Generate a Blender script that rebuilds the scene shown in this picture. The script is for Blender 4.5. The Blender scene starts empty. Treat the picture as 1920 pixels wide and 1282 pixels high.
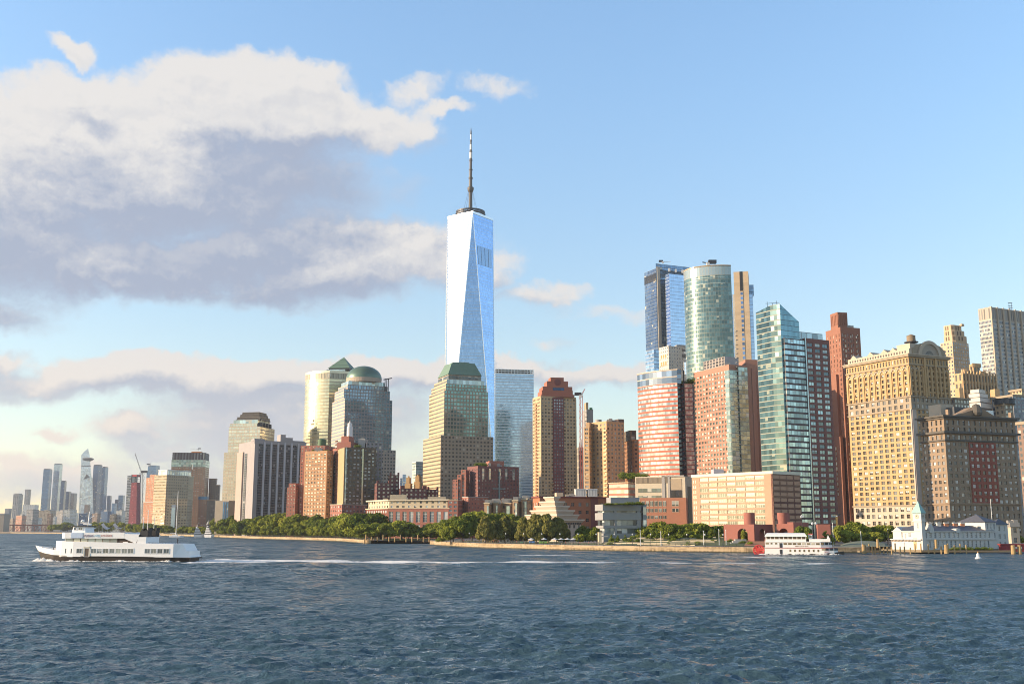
import bpy, math, random
import numpy as np
from math import sin, cos, tan, atan, atan2, asin, sqrt, pi, radians, degrees, floor, hypot
from mathutils import Vector, Matrix
random.seed(11)
RNG = np.random.default_rng(5)
S = bpy.context.scene
COL = S.collection
# ------------------------------------------------------------------ camera
F, HZ, CH = 2000.0, 990.0, 10.0          # focal length and horizon in photo pixels, eye height in metres
PIT = atan((HZ - 641) / F)
cam_d = bpy.data.cameras.new('camera')
cam_d.sensor_width = 36.0
cam_d.lens = F / 1920 * 36
cam_d.clip_start = 0.5
cam_d.clip_end = 40000
cam = bpy.data.objects.new('camera', cam_d)
COL.objects.link(cam)
cam.location = (0, 0, CH)
cam.rotation_euler = (pi / 2 + PIT, 0, 0)
S.camera = cam
# ------------------------------------------------------------------ light
SUN_AZ, SUN_EL = radians(-98.0), radians(15.0)      # azimuth from +Y towards +X
SUN_STR, SKY_STR, EXPO = 3.8, 0.15, 1.15
sd = bpy.data.lights.new('sun', 'SUN')
sd.energy = SUN_STR
sd.angle = radians(0.5)
sd.color = (1.0, 0.775, 0.54)
sun = bpy.data.objects.new('sun', sd)
COL.objects.link(sun)
SUNV = Vector((sin(SUN_AZ) * cos(SUN_EL), cos(SUN_AZ) * cos(SUN_EL), sin(SUN_EL)))
sun.rotation_euler = SUNV.to_track_quat('Z', 'Y').to_euler()
sun.location = SUNV * 500
S.view_settings.view_transform = 'Standard'
S.view_settings.look = 'None'
S.view_settings.gamma = 1
S.view_settings.use_curve_mapping = False
S.view_settings.exposure = EXPO
S.cycles.max_bounces = 6
S.cycles.diffuse_bounces = 2
S.cycles.glossy_bounces = 3
S.cycles.transmission_bounces = 3
S.cycles.volume_bounces = 0
S.cycles.transparent_max_bounces = 6
S.cycles.caustics_reflective = False
S.cycles.caustics_refractive = False
S.cycles.sample_clamp_indirect = 4
S.cycles.use_denoising = True
S.cycles.filter_width = 1.0


# ------------------------------------------------------------------ node helper
class G:
    def __init__(s, t):
        s.t = t

    def n(s, ty, **k):
        x = s.t.nodes.new(ty)
        for a, b in k.items():
            setattr(x, a, b)
        return x

    def put(s, sock, v):
        if v is None:
            return
        if isinstance(v, bpy.types.NodeSocket):
            s.t.links.new(v, sock)
        else:
            if isinstance(v, (tuple, list)) and len(v) == 3 and sock.type == 'RGBA':
                v = (*v, 1)
            sock.default_value = v

    def m(s, op, a, b=None, c=None, clamp=False):
        x = s.n('ShaderNodeMath', operation=op, use_clamp=clamp)
        for i, q in enumerate((a, b, c)):
            s.put(x.inputs[i], q)
        return x.outputs[0]

    def v(s, op, a, b=None, scale=None):
        x = s.n('ShaderNodeVectorMath', operation=op)
        s.put(x.inputs[0], a)
        s.put(x.inputs[1], b)
        if scale is not None:
            s.put(x.inputs['Scale'], scale)
        return x.outputs['Value'] if op in ('LENGTH', 'DOT_PRODUCT') else x.outputs[0]

    def mix(s, f, a, b, blend='MIX'):
        x = s.n('ShaderNodeMix', data_type='RGBA', blend_type=blend)
        s.put(x.inputs[0], f)
        s.put(x.inputs[6], a)
        s.put(x.inputs[7], b)
        return x.outputs[2]

    def fmix(s, f, a, b):
        x = s.n('ShaderNodeMix', data_type='FLOAT')
        s.put(x.inputs[0], f)
        s.put(x.inputs[2], a)
        s.put(x.inputs[3], b)
        return x.outputs[0]

    def noise(s, vec, scale, detail=3, rough=.5, dist=0, col=False):
        x = s.n('ShaderNodeTexNoise')
        s.put(x.inputs['Vector'], vec)
        s.put(x.inputs['Scale'], scale)
        s.put(x.inputs['Detail'], detail)
        s.put(x.inputs['Roughness'], rough)
        s.put(x.inputs['Distortion'], dist)
        return x.outputs['Color' if col else 0]

    def white(s, vec):
        x = s.n('ShaderNodeTexWhiteNoise', noise_dimensions='3D')
        s.put(x.inputs['Vector'], vec)
        return x.outputs['Value'], x.outputs['Color']

    def xyz(s, x, y, z=0.0):
        c = s.n('ShaderNodeCombineXYZ')
        for i, q in enumerate((x, y, z)):
            s.put(c.inputs[i], q)
        return c.outputs[0]

    def sep(s, v):
        c = s.n('ShaderNodeSeparateXYZ')
        s.put(c.inputs[0], v)
        return c.outputs

    def smooth(s, v, a, b, lo=0.0, hi=1.0):
        x = s.n('ShaderNodeMapRange', interpolation_type='SMOOTHSTEP')
        s.put(x.inputs['Value'], v)
        s.put(x.inputs['From Min'], a)
        s.put(x.inputs['From Max'], b)
        s.put(x.inputs['To Min'], lo)
        s.put(x.inputs['To Max'], hi)
        return x.outputs[0]


# ------------------------------------------------------------------ pixel <-> world
def den(Y):
    v = (641 - Y) / F
    return cos(PIT) - v * sin(PIT)


def K(X, Y):                                # x / y of the view ray through a photo pixel
    return (X - 960) / F / den(Y)


def Z(Y, D):                                # height seen at row Y on the vertical plane y = D
    v = (641 - Y) / F
    return CH + D / den(Y) * (sin(PIT) + v * cos(PIT))


def DW(Y, z=0.0):                           # distance at which row Y meets height z
    v = (641 - Y) / F
    return (z - CH) * den(Y) / (sin(PIT) + v * cos(PIT))


def azel(X, Y):
    u, v = (X - 960) / F, (641 - Y) / F
    d = Vector((u, cos(PIT) - v * sin(PIT), sin(PIT) + v * cos(PIT))).normalized()
    return degrees(atan2(d.x, d.y)), degrees(asin(d.z))


# ------------------------------------------------------------------ world: sky with clouds
W = bpy.data.worlds.new('World')
S.world = W
W.use_nodes = True
W.node_tree.nodes.clear()
g = G(W.node_tree)

CLOUDS = [  # photo pixel centre, radii, weight
    (330, 330, 470, 170, 1.0), (480, 215, 270, 112, 1.0), (165, 205, 150, 62, .8), (-60, 380, 330, 210, 1.0),
    (660, 468, 330, 92, 1.0), (330, 495, 560, 75, 1.0), (690, 235, 150, 58, .62), (880, 500, 110, 42, .6),
    (130, 95, 54, 28, .52), (-20, 590, 120, 40, .7), (830, 205, 70, 18, .36), (775, 160, 85, 32, .32),
    (925, 165, 70, 26, .27), (655, 318, 55, 28, .45),
    (1010, 545, 115, 32, .52), (1130, 575, 140, 20, .26),
    (430, 712, 520, 52, 1.0), (60, 708, 170, 42, .8), (800, 702, 380, 40, .85), (1120, 702, 190, 32, .6),
    (520, 790, 330, 115, .9), (255, 800, 95, 42, .8), (300, 835, 110, 40, .75), (105, 812, 60, 20, .5),
    (150, 900, 420, 60, .62), (600, 900, 380, 80, .7), (1030, 640, 60, 16, .3),
]


def cloud_group():
    t = bpy.data.node_groups.new('cloud_density', 'ShaderNodeTree')
    t.interface.new_socket('Vector', in_out='INPUT', socket_type='NodeSocketVector')
    t.interface.new_socket('Density', in_out='OUTPUT', socket_type='NodeSocketFloat')
    q = G(t)
    i, o = q.n('NodeGroupInput'), q.n('NodeGroupOutput')
    vec = i.outputs[0]
    wcol = q.noise(vec, .22, 2, .5, 0, True)
    warp = q.v('SCALE', q.v('SUBTRACT', wcol, (.5, .5, .5)), None, 3.4)
    wcol2 = q.noise(vec, .9, 4, .6, 0, True)
    warp2 = q.v('SCALE', q.v('SUBTRACT', wcol2, (.5, .5, .5)), None, 1.5)
    p = q.v('ADD', q.v('ADD', vec, warp), warp2)
    acc = None
    for X, Y, rx, ry, w in CLOUDS:
        a, e = azel(X, Y)
        k = degrees(1 / F)
        d = q.v('MULTIPLY', q.v('SUBTRACT', p, (a, e, 0)), (1 / (rx * k), 1 / (ry * k), 0))
        l2 = q.v('DOT_PRODUCT', d, d)
        f = q.m('MULTIPLY_ADD', l2, -w, w)
        acc = f if acc is None else q.m('SMOOTH_MAX', acc, f, .25)
    st = q.v('MULTIPLY', vec, (.55, 1.0, 1.0))
    fb = q.noise(q.v('ADD', st, warp2), .55, 9, .63)
    dn = q.m('ADD', acc, q.m('MULTIPLY', q.m('SUBTRACT', fb, .5), .85))
    t.links.new(dn, o.inputs[0])
    return t


CG = cloud_group()
tc = g.n('ShaderNodeTexCoord')
dx, dy, dz = g.sep(g.v('NORMALIZE', tc.outputs['Generated']))
az = g.m('DEGREES', g.m('ARCTAN2', dx, dy))
el = g.m('DEGREES', g.m('ARCSINE', dz))
q0 = g.xyz(az, el, 0.0)


def dens(off):
    n = g.n('ShaderNodeGroup')
    n.node_tree = CG
    g.put(n.inputs[0], g.v('ADD', q0, off))
    return n.outputs[0]


osc = g.smooth(el, 8.5, 13.0, .30, 1.0)
d0, d1, d2 = dens((0, 0, 0)), dens((-.35, .42, 0)), dens(g.xyz(g.m('MULTIPLY', osc, -1.3), g.m('MULTIPLY', osc, 3.4)))
sky = g.n('ShaderNodeTexSky', sky_type='NISHITA', sun_disc=False)
sky.sun_elevation = SUN_EL
sky.sun_rotation = SUN_AZ
sky.air_density = 1.0
sky.dust_density = .35
sky.ozone_density = 1.6
fine = g.m('SUBTRACT', d0, d1)
broad = g.m('SUBTRACT', d0, d2)
alpha = g.smooth(d0, -.04, g.smooth(broad, .1, .9, .80, .40))
lit = g.m('ADD', g.smooth(fine, -.25, .30, -.16, .26), g.smooth(broad, -.10, .80, 0, .85), clamp=True)
thin = g.smooth(d0, .15, .60, .30, 0)
lit = g.m('ADD', lit, thin, clamp=True)
low = g.smooth(el, 3.0, 11.0)
c_sh = g.mix(low, (1.84, 1.90, 2.04), (1.18, 1.38, 1.80))
c_li = g.mix(low, (2.85, 2.52, 2.18), (2.48, 2.42, 2.38))
ccol = g.mix(lit, c_sh, c_li)
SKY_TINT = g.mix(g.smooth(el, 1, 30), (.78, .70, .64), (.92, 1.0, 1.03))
SKY_TINT = g.mix(g.smooth(el, 28, 48), SKY_TINT, (.42, .47, .52))  # sky overhead, out of view, dimmed to deepen shade on the buildings
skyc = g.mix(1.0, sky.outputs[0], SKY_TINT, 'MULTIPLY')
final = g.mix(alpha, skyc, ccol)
bg = g.n('ShaderNodeBackground')
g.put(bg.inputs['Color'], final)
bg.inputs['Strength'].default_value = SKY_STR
wo = g.n('ShaderNodeOutputWorld')
W.node_tree.links.new(bg.outputs[0], wo.inputs[0])
# ------------------------------------------------------------------ materials
def mat(name):
    m = bpy.data.materials.new(name)
    m.use_nodes = True
    m.node_tree.nodes.clear()
    q = G(m.node_tree)
    b = q.n('ShaderNodeBsdfPrincipled')
    o = q.n('ShaderNodeOutputMaterial')
    q.t.links.new(b.outputs[0], o.inputs[0])
    return m, q, b


ALB = .82


def plain(name, c, rough=.8, metal=0.0, var=.25, scale=.25, fine=2.5, bump=0.0):
    m, q, b = mat(name)
    c = tuple(v * (ALB if metal < .3 else 1) for v in c)
    tc = q.n('ShaderNodeTexCoord')
    n1 = q.noise(tc.outputs['Object'], scale, 4, .6)
    n2 = q.noise(tc.outputs['Object'], fine, 3, .6)
    k = q.m('ADD', q.m('MULTIPLY', n1, var), q.m('MULTIPLY_ADD', n2, var * .8, 1 - var * .9))
    q.put(b.inputs['Base Color'], q.mix(1.0, c, q.xyz(k, k, k), 'MULTIPLY'))
    b.inputs['Roughness'].default_value = rough
    b.inputs['Metallic'].default_value = metal
    if bump:
        bp = q.n('ShaderNodeBump')
        bp.inputs['Strength'].default_value = bump
        q.put(bp.inputs['Height'], n2)
        q.put(b.inputs['Normal'], bp.outputs[0])
    return m


def skin(name, wall, glass, ww=.6, wh=.55, rough=.12, metal=.65, var=.5, blinds=.15, blind=(.5, .48, .4),
         tilt=.012, wr=.75, wmetal=0.0, cy=.5, floorvar=.12, gloss2=None, slab=None, slabh=.12, wvar=.22):
    """wall with a regular grid of windows; one UV unit is one bay by one storey"""
    m, q, b = mat(name)
    wall = tuple(v * ALB for v in wall)
    uv = q.n('ShaderNodeUVMap').outputs[0]
    u, v, _ = q.sep(uv)
    fu, fv = q.m('FRACT', u), q.m('FRACT', v)
    mu = q.m('LESS_THAN', q.m('ABSOLUTE', q.m('SUBTRACT', fu, .5)), ww / 2)
    mv = q.m('LESS_THAN', q.m('ABSOLUTE', q.m('SUBTRACT', fv, cy)), wh / 2)
    msk = q.m('MULTIPLY', mu, mv)
    cell = q.xyz(q.m('FLOOR', u), q.m('FLOOR', v), 0.0)
    r, rc = q.white(cell)
    r1, r2, r3 = q.sep(rc)
    rf, _ = q.white(q.xyz(3.7, q.m('FLOOR', v), 1.0))
    tc = q.n('ShaderNodeTexCoord')
    n1 = q.noise(tc.outputs['Object'], .06, 4, .6)
    n2 = q.noise(tc.outputs['Object'], .9, 3, .65)
    k = q.m('ADD', q.m('MULTIPLY', n1, wvar), q.m('MULTIPLY_ADD', n2, wvar, 1 - wvar))
    k = q.m('MULTIPLY', k, q.m('MULTIPLY_ADD', rf, floorvar, 1 - floorvar / 2))
    wc = q.mix(1.0, wall, q.xyz(k, k, k), 'MULTIPLY')
    if slab is not None:
        wc = q.mix(q.m('LESS_THAN', fv, slabh), wc, slab)
    lo = tuple(x * (1 - var) for x in glass)
    hi = tuple(min(1, x * (1 + var)) for x in glass)
    gc = q.mix(q.m('MULTIPLY', r1, q.m('MULTIPLY_ADD', rf, .5, .6)), lo, hi)
    bl = q.m('LESS_THAN', r2, blinds)
    blf = q.m('MULTIPLY', bl, q.m('GREATER_THAN', fv, q.m('MULTIPLY', r3, .8)))
    gc = q.mix(blf, gc, blind)
    q.put(b.inputs['Base Color'], q.mix(msk, wc, gc))
    q.put(b.inputs['Metallic'], q.fmix(msk, wmetal, q.m('MULTIPLY', q.m('SUBTRACT', 1.0, q.m('MULTIPLY', blf, .8)), metal)))
    q.put(b.inputs['Roughness'], q.fmix(msk, wr, q.m('MULTIPLY_ADD', r3, rough * .7, rough * .65)))
    if tilt:
        gm = q.n('ShaderNodeNewGeometry')
        d = q.v('SCALE', q.v('SUBTRACT', rc, (.5, .5, .5)), None, q.m('MULTIPLY', msk, tilt * 2))
        wob = q.v('SCALE', q.v('SUBTRACT', q.noise(tc.outputs['Object'], .12, 2, .5, 0, True), (.5, .5, .5)), None,
                  q.m('MULTIPLY', msk, tilt * 3))
        nn = q.v('NORMALIZE', q.v('ADD', q.v('ADD', gm.outputs['Normal'], d), wob))
        q.put(b.inputs['Normal'], nn)
    return m


def panes(name, dark=(.03, .035, .04), light=(.25, .3, .34), blind=(.62, .58, .48), bprob=.35, frame=(.3, .27, .22), mx=1, my=1,
          metal=.2, rough=.1):
    """one window: frame, sash bars, dark glass and now and then a drawn blind"""
    m, q, b = mat(name)
    uv = q.n('ShaderNodeUVMap').outputs[0]
    u, v, _ = q.sep(uv)
    at = q.n('ShaderNodeAttribute', attribute_name='rnd').outputs['Fac']
    oi = q.n('ShaderNodeObjectInfo')
    r0 = q.m('ADD', q.m('MULTIPLY', at, 91.7), q.m('MULTIPLY', oi.outputs['Random'], 53.3))
    r, rc = q.white(q.xyz(r0, 1.0, 2.0))
    r1, r2, r3 = q.sep(rc)

    def bars(c, n, w):
        x = q.m('MULTIPLY', c, float(n + 1))
        e = q.m('ABSOLUTE', q.m('SUBTRACT', q.m('FRACT', x), .5))
        return q.m('GREATER_THAN', e, .5 - w)
    fr = q.m('MAXIMUM', bars(u, mx, .08), bars(v, my, .05))
    gc = q.mix(q.m('POWER', r1, 2.6), dark, light)
    bl = q.m('MULTIPLY', q.m('LESS_THAN', r2, bprob), q.m('GREATER_THAN', v, q.m('MULTIPLY', r3, .9)))
    gc = q.mix(bl, gc, blind)
    q.put(b.inputs['Base Color'], q.mix(fr, gc, frame))
    nb = q.m('SUBTRACT', 1.0, q.m('MAXIMUM', q.m('MULTIPLY', bl, .75), fr))
    q.put(b.inputs['Metallic'], q.m('MULTIPLY', nb, metal))
    q.put(b.inputs['Roughness'], q.fmix(nb, .5, rough))
    gm = q.n('ShaderNodeNewGeometry')
    q.put(b.inputs['Normal'], q.v('NORMALIZE', q.v('ADD', gm.outputs['Normal'], q.v('SCALE', q.v('SUBTRACT', rc, (.5, .5, .5)), None, .05))))
    return m


# ------------------------------------------------------------------ objects
ORG = {}


def empty(name, label, cat, loc, group=None):
    o = bpy.data.objects.new(name, None)
    o.empty_display_size = 2
    COL.objects.link(o)
    o.location = loc
    ORG[o] = Vector(loc)
    tag(o, label, cat, group)
    return o


def tag(o, label=None, cat=None, group=None, kind=None):
    for k, v in (('label', label), ('category', cat), ('group', group), ('kind', kind)):
        if v:
            o[k] = v
    return o


class MB:
    def __init__(s):
        s.v, s.f, s.uv, s.mi, s.r = [], [], [], [], []

    def face(s, pts, uv=None, mi=0, r=0.0):
        i = len(s.v)
        s.v.extend([tuple(p) for p in pts])
        s.f.append(tuple(range(i, i + len(pts))))
        s.uv.extend(uv if uv else [(0.5, 0.5)] * len(pts))
        s.mi.append(mi)
        s.r.append(r)

    def mesh(s, name, mats, o=Vector((0, 0, 0)), smooth=False):
        me = bpy.data.meshes.new(name)
        me.from_pydata([(x - o.x, y - o.y, z - o.z) for x, y, z in s.v], [], s.f)
        l = me.uv_layers.new(name='UVMap')
        l.data.foreach_set('uv', np.array(s.uv, dtype=np.float32).ravel())
        if not isinstance(mats, (list, tuple)):
            mats = [mats]
        for m in mats:
            me.materials.append(m)
        me.polygons.foreach_set('material_index', s.mi)
        a = me.attributes.new('rnd', 'FLOAT', 'FACE')
        a.data.foreach_set('value', np.array(s.r, dtype=np.float32))
        if smooth:
            me.polygons.foreach_set('use_smooth', [True] * len(s.f))
        me.update()
        return me

    def build(s, name, mats, par=None, smooth=False, weld=False):
        o = ORG[par] if par else Vector((0, 0, 0))
        me = s.mesh(name, mats, o, smooth)
        if weld:
            import bmesh
            bm = bmesh.new()
            bm.from_mesh(me)
            bmesh.ops.remove_doubles(bm, verts=bm.verts, dist=.001)
            bm.to_mesh(me)
            bm.free()
        ob = bpy.data.objects.new(name, me)
        COL.objects.link(ob)
        if par:
            ob.parent = par
        ORG[ob] = o
        return ob

    # ---- shapes (polygons counter-clockwise from above)
    def walls(s, poly, z0, z1, bay=3.0, flo=3.5, top=None, mi=0, skip=(), cont=False, nf=None):
        n = len(poly)
        top = top or poly
        nf = nf or max(1, round((z1 - z0) / flo))
        u0 = 0
        for i in range(n):
            if i in skip:
                continue
            a, b = poly[i], poly[(i + 1) % n]
            c, d = top[(i + 1) % n], top[i]
            L = hypot(b[0] - a[0], b[1] - a[1])
            if cont:
                ua, ub = u0, u0 + L / bay
                u0 = ub
            else:
                nb = max(1, round(L / bay))
                off = random.randrange(500)
                ua, ub = off, off + nb
            s.face([(*a, z0), (*b, z0), (*c, z1), (*d, z1)], [(ua, 0), (ub, 0), (ub, nf), (ua, nf)], mi)

    def cap(s, poly, z, mi=0, down=False):
        p = [(*q, z) for q in poly]
        s.face(p[::-1] if down else p, None, mi)

    def prism(s, poly, z0, z1, mi=0, top=None, **k):
        s.walls(poly, z0, z1, mi=mi, top=top, **k)
        s.cap(top or poly, z1, mi)
        s.cap(poly, z0, mi, True)

    def box(s, x0, x1, y0, y1, z0, z1, mi=0):
        s.prism([(x0, y0), (x1, y0), (x1, y1), (x0, y1)], z0, z1, mi, bay=1e6, flo=1e6)

    def cyl(s, cx, cy, z0, z1, r0, r1=None, n=16, mi=0, caps=True, bay=1.0, flo=1.0):
        r1 = r0 if r1 is None else r1
        P = [(cx + r0 * cos(2 * pi * k / n), cy + r0 * sin(2 * pi * k / n)) for k in range(n)]
        Q = [(cx + r1 * cos(2 * pi * k / n), cy + r1 * sin(2 * pi * k / n)) for k in range(n)]
        s.walls(P, z0, z1, bay, flo, top=Q, mi=mi, cont=True)
        if caps:
            if r1 > .01:
                s.cap(Q, z1, mi)
            s.cap(P, z0, mi, True)

    def tube(s, p, q, r, r2=None, n=6, mi=0):
        p, q = Vector(p), Vector(q)
        r2 = r if r2 is None else r2
        d = (q - p).normalized()
        a = d.orthogonal().normalized()
        b = d.cross(a)
        A = [p + (a * cos(2 * pi * k / n) + b * sin(2 * pi * k / n)) * r for k in range(n)]
        B = [q + (a * cos(2 * pi * k / n) + b * sin(2 * pi * k / n)) * r2 for k in range(n)]
        for k in range(n):
            j = (k + 1) % n
            s.face([A[k], A[j], B[j], B[k]], None, mi)
        s.face(A[::-1], None, mi)
        s.face(B, None, mi)

    def lathe(s, cx, cy, prof, n=20, mi=0):
        for (r0, z0), (r1, z1) in zip(prof, prof[1:]):
            for k in range(n):
                a, b = 2 * pi * k / n, 2 * pi * (k + 1) / n
                pts = [(cx + r0 * cos(a), cy + r0 * sin(a), z0), (cx + r0 * cos(b), cy + r0 * sin(b), z0),
                       (cx + r1 * cos(b), cy + r1 * sin(b), z1), (cx + r1 * cos(a), cy + r1 * sin(a), z1)]
                if r1 < .001:
                    pts = pts[:3]
                elif r0 < .001:
                    pts = [pts[0], pts[2], pts[3]]
                s.face(pts, None, mi)


def off(poly, d):                           # grow (d > 0) or shrink a convex polygon
    n = len(poly)
    L = []
    for i in range(n):
        a, b = poly[i], poly[(i + 1) % n]
        l = hypot(b[0] - a[0], b[1] - a[1])
        nx, ny = (b[1] - a[1]) / l, -(b[0] - a[0]) / l
        L.append((a[0] + nx * d, a[1] + ny * d, (b[0] - a[0]) / l, (b[1] - a[1]) / l))
    out = []
    for i in range(n):
        x1, y1, u1, v1 = L[i - 1]
        x2, y2, u2, v2 = L[i]
        de = u1 * v2 - v1 * u2
        if abs(de) < 1e-6:
            out.append((x2, y2))
            continue
        t = ((x2 - x1) * v2 - (y2 - y1) * u2) / de
        out.append((x1 + u1 * t, y1 + v1 * t))
    return out


def corner(D, al, XL, XC, XR, Y):
    """footprint seen over a corner: corner at column XC and distance D, walls run to columns XL and XR at row Y"""
    al = radians(al)
    kl, kc, kr = K(XL, Y), K(XC, Y), K(XR, Y)
    cx = kc * D
    sl = (cx - kl * D) / (cos(al) + kl * sin(al))
    sr = (kr * D - cx) / (sin(al) - kr * cos(al))
    C = (cx, D)
    L = (cx - sl * cos(al), D + sl * sin(al))
    R = (cx + sr * sin(al), D + sr * cos(al))
    B = (L[0] + R[0] - cx, L[1] + R[1] - D)
    return [C, R, B, L]


def front(D, XL, XR, Y, depth, rot=0.0):
    """footprint seen from the front, its outline kept between the two columns; rot > 0 turns the front to the right"""
    kl, kr = K(XL, Y), K(XR, Y)
    a, b = kl, kr
    depth = min(depth, (kr - kl) * D * 2.2)
    for i in range(6):
        p = front_k(D, a, b, depth, rot)
        ks = [q[0] / q[1] for q in p]
        a, b = a + (kl - min(ks)), b + (kr - max(ks))
        if b - a < (kr - kl) * .45:
            depth *= .6
            a, b = kl, kr
    return front_k(D, a, b, depth, rot)


def front_k(D, kl, kr, depth, rot):
    r = radians(rot)
    xl = kl * D
    w = (kr * D - xl) / (cos(r) - kr * sin(r))
    A = (xl, D)
    Bq = (xl + w * cos(r), D + w * sin(r))
    n = (-sin(r) * depth, cos(r) * depth)
    return [A, Bq, (Bq[0] + n[0], Bq[1] + n[1]), (A[0] + n[0], A[1] + n[1])]


def lerp(a, b, t):
    return tuple(x + (y - x) * t for x, y in zip(a, b))


def cen(poly):
    return (sum(p[0] for p in poly) / len(poly), sum(p[1] for p in poly) / len(poly))


GZ = 2.4                                    # level of the made ground


def house(name, label, cat, poly, group=None, z=GZ):
    c = cen(poly)
    return empty(name, label, cat, (c[0], c[1], z), group)


def tower(root, poly, z0, z1, m, bay=3.0, flo=3.5, name='wall', roof=None, top=None, cont=False, par=True, nf=None):
    b = MB()
    b.walls(poly, z0, z1, bay, flo, top=top, cont=cont, nf=nf)
    w = b.build(name, m, root)
    r = MB()
    t = top or poly
    zz = z1 - (.7 if par and z1 - z0 > 4 else 0.002)
    r.cap(off(t, -.02), zz)
    r.build('roof', roof or M_ROOF, root)
    return w


def block(root, name, poly, z0, z1, m, bay=3.0, flo=3.5, top=None):
    b = MB()
    b.prism(poly, z0, z1, top=top, bay=bay, flo=flo)
    return b.build(name, m, root)


WIN_N = [0]


def wins(root, poly, z0, z1, wm, pm, bay=3.0, flo=3.3, ww=.5, wh=.55, dep=.35, edges=None, nmax=60, zmin=0, base=0.0,
         topm=0.0, mg=.0, roof=True, name='wall', single=None, bays=None, arch=False):
    """wall with real window recesses; the nearest panes are objects of their own, the rest one part"""
    n = len(poly)
    wb, rest = MB(), MB()
    cand = []
    if edges is None:
        edges = []
        for i in range(n):
            a, b = poly[i], poly[(i + 1) % n]
            nx, ny = b[1] - a[1], -(b[0] - a[0])
            mx, my = (a[0] + b[0]) / 2, (a[1] + b[1]) / 2
            if (nx * -mx + ny * -my) / hypot(nx, ny) / hypot(mx, my) > -.25:
                edges.append(i)
    for i in range(n):
        a, b = poly[i], poly[(i + 1) % n]
        L = hypot(b[0] - a[0], b[1] - a[1])
        if i not in edges or L < bay * .8:
            wb.face([(*a, z0), (*b, z0), (*b, z1), (*a, z1)])
            continue
        ux, uy = (b[0] - a[0]) / L, (b[1] - a[1]) / L
        nx, ny = uy, -ux
        nb = (bays or {}).get(i) or max(1, round((L - 2 * mg) / bay))
        zb, zt = z0 + base, z1 - topm
        nf = max(1, round((zt - zb) / flo))
        bw, fh = (L - 2 * mg) / nb, (zt - zb) / nf
        w, h = bw * ww, fh * wh

        def P(s_, z, d=0.0):
            return (a[0] + ux * s_ - nx * d, a[1] + uy * s_ - ny * d, z)

        def Q(s0, s1, za, zc, d=0.0):
            wb.face([P(s0, za, d), P(s1, za, d), P(s1, zc, d), P(s0, zc, d)])
        zl = z0
        for f in range(nf):
            w0 = zb + f * fh + (fh - h) * .5
            w1 = w0 + h
            Q(0, L, zl, w0)
            sl = 0.0
            for c in range(nb):
                s0 = mg + c * bw + (bw - w) / 2
                s1 = s0 + w
                Q(sl, s0, w0, w1)
                sl = s1
                wb.face([P(s0, w0), P(s0, w0, dep), P(s0, w1, dep), P(s0, w1)])
                wb.face([P(s1, w0, dep), P(s1, w0), P(s1, w1), P(s1, w1, dep)])
                wb.face([P(s0, w0), P(s1, w0), P(s1, w0, dep), P(s0, w0, dep)])
                wb.face([P(s0, w1, dep), P(s1, w1, dep), P(s1, w1), P(s0, w1)])
                m_ = ((s0 + s1) / 2, (w0 + w1) / 2)
                vis = (nx * -a[0] + ny * -a[1]) / hypot(*a) > .12 and w0 > zmin
                cand.append((hypot(*P(m_[0], 0)[:2]) - (0 if vis else -1e6), i, (s0, s1, w0, w1), P(m_[0], m_[1], dep), (ux, uy), w, h))
            Q(sl, L, w0, w1)
            zl = w1
        Q(0, L, zl, z1)
    wob = wb.build(name, wm, root)
    if roof:
        r = MB()
        r.cap(off(poly, -.02), z1 - .5)
        r.build('roof', M_ROOF, root)
        if name == 'wall':
            cc = cen(poly)
            for k in range(4):
                a = lerp(lerp(poly[0], poly[1], random.uniform(.12, .85)), cc, random.uniform(.35, .8))
                s0, s1, hh = random.uniform(1, 2.6), random.uniform(1, 2.2), random.uniform(1.2, 3.2)
                q = MB()
                q.box(a[0] - s0, a[0] + s0, a[1] - s1, a[1] + s1, z1 - .5, z1 + hh)
                q.build('roof_unit', M_UNIT, root)
    cand.sort(key=lambda c: c[0])
    proto = {}
    o = ORG[root]
    for k, (dd, i, ss, ctr, (ux, uy), w, h) in enumerate(cand):
        nx, ny = uy, -ux
        if k < nmax and dd < 1e6:
            key = (i, round(w, 3), round(h, 3))
            if key not in proto:
                q = MB()
                t = .06
                hw, hh = w / 2, h / 2
                q.face([(-hw, -t, -hh), (hw, -t, -hh), (hw, -t, hh), (-hw, -t, hh)], [(0, 0), (1, 0), (1, 1), (0, 1)])
                q.face([(hw, 0, -hh), (-hw, 0, -hh), (-hw, 0, hh), (hw, 0, hh)])
                q.face([(-hw, -t, hh), (hw, -t, hh), (hw, 0, hh), (-hw, 0, hh)])
                q.face([(-hw, 0, -hh), (hw, 0, -hh), (hw, -t, -hh), (-hw, -t, -hh)])
                proto[key] = q.mesh('window', pm)
            ob = bpy.data.objects.new('window', proto[key])
            COL.objects.link(ob)
            ob.parent = root
            ob.location = Vector(ctr) - o
            ob.rotation_euler = (0, 0, atan2(uy, ux))
            WIN_N[0] += 1
        else:
            hw, hh = w / 2, h / 2
            c = Vector(ctr)
            U = Vector((ux, uy, 0))
            nn = Vector((nx, ny, 0)) * .04
            rest.face([c - U * hw + nn - Vector((0, 0, hh)), c + U * hw + nn - Vector((0, 0, hh)),
                       c + U * hw + nn + Vector((0, 0, hh)), c - U * hw + nn + Vector((0, 0, hh))],
                      [(0, 0), (1, 0), (1, 1), (0, 1)], 0, random.random())
    if rest.f:
        tag(rest.build('glazing', pm, root), kind='stuff')
    return wob


def boxpx(D, XL, XR, Yt, Yb, depth, rot=0.0):
    """footprint plus heights of a box given by its photo outline"""
    return front(D, XL, XR, (Yt + Yb) / 2, depth, rot), Z(Yb, D), Z(Yt, D)


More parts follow.
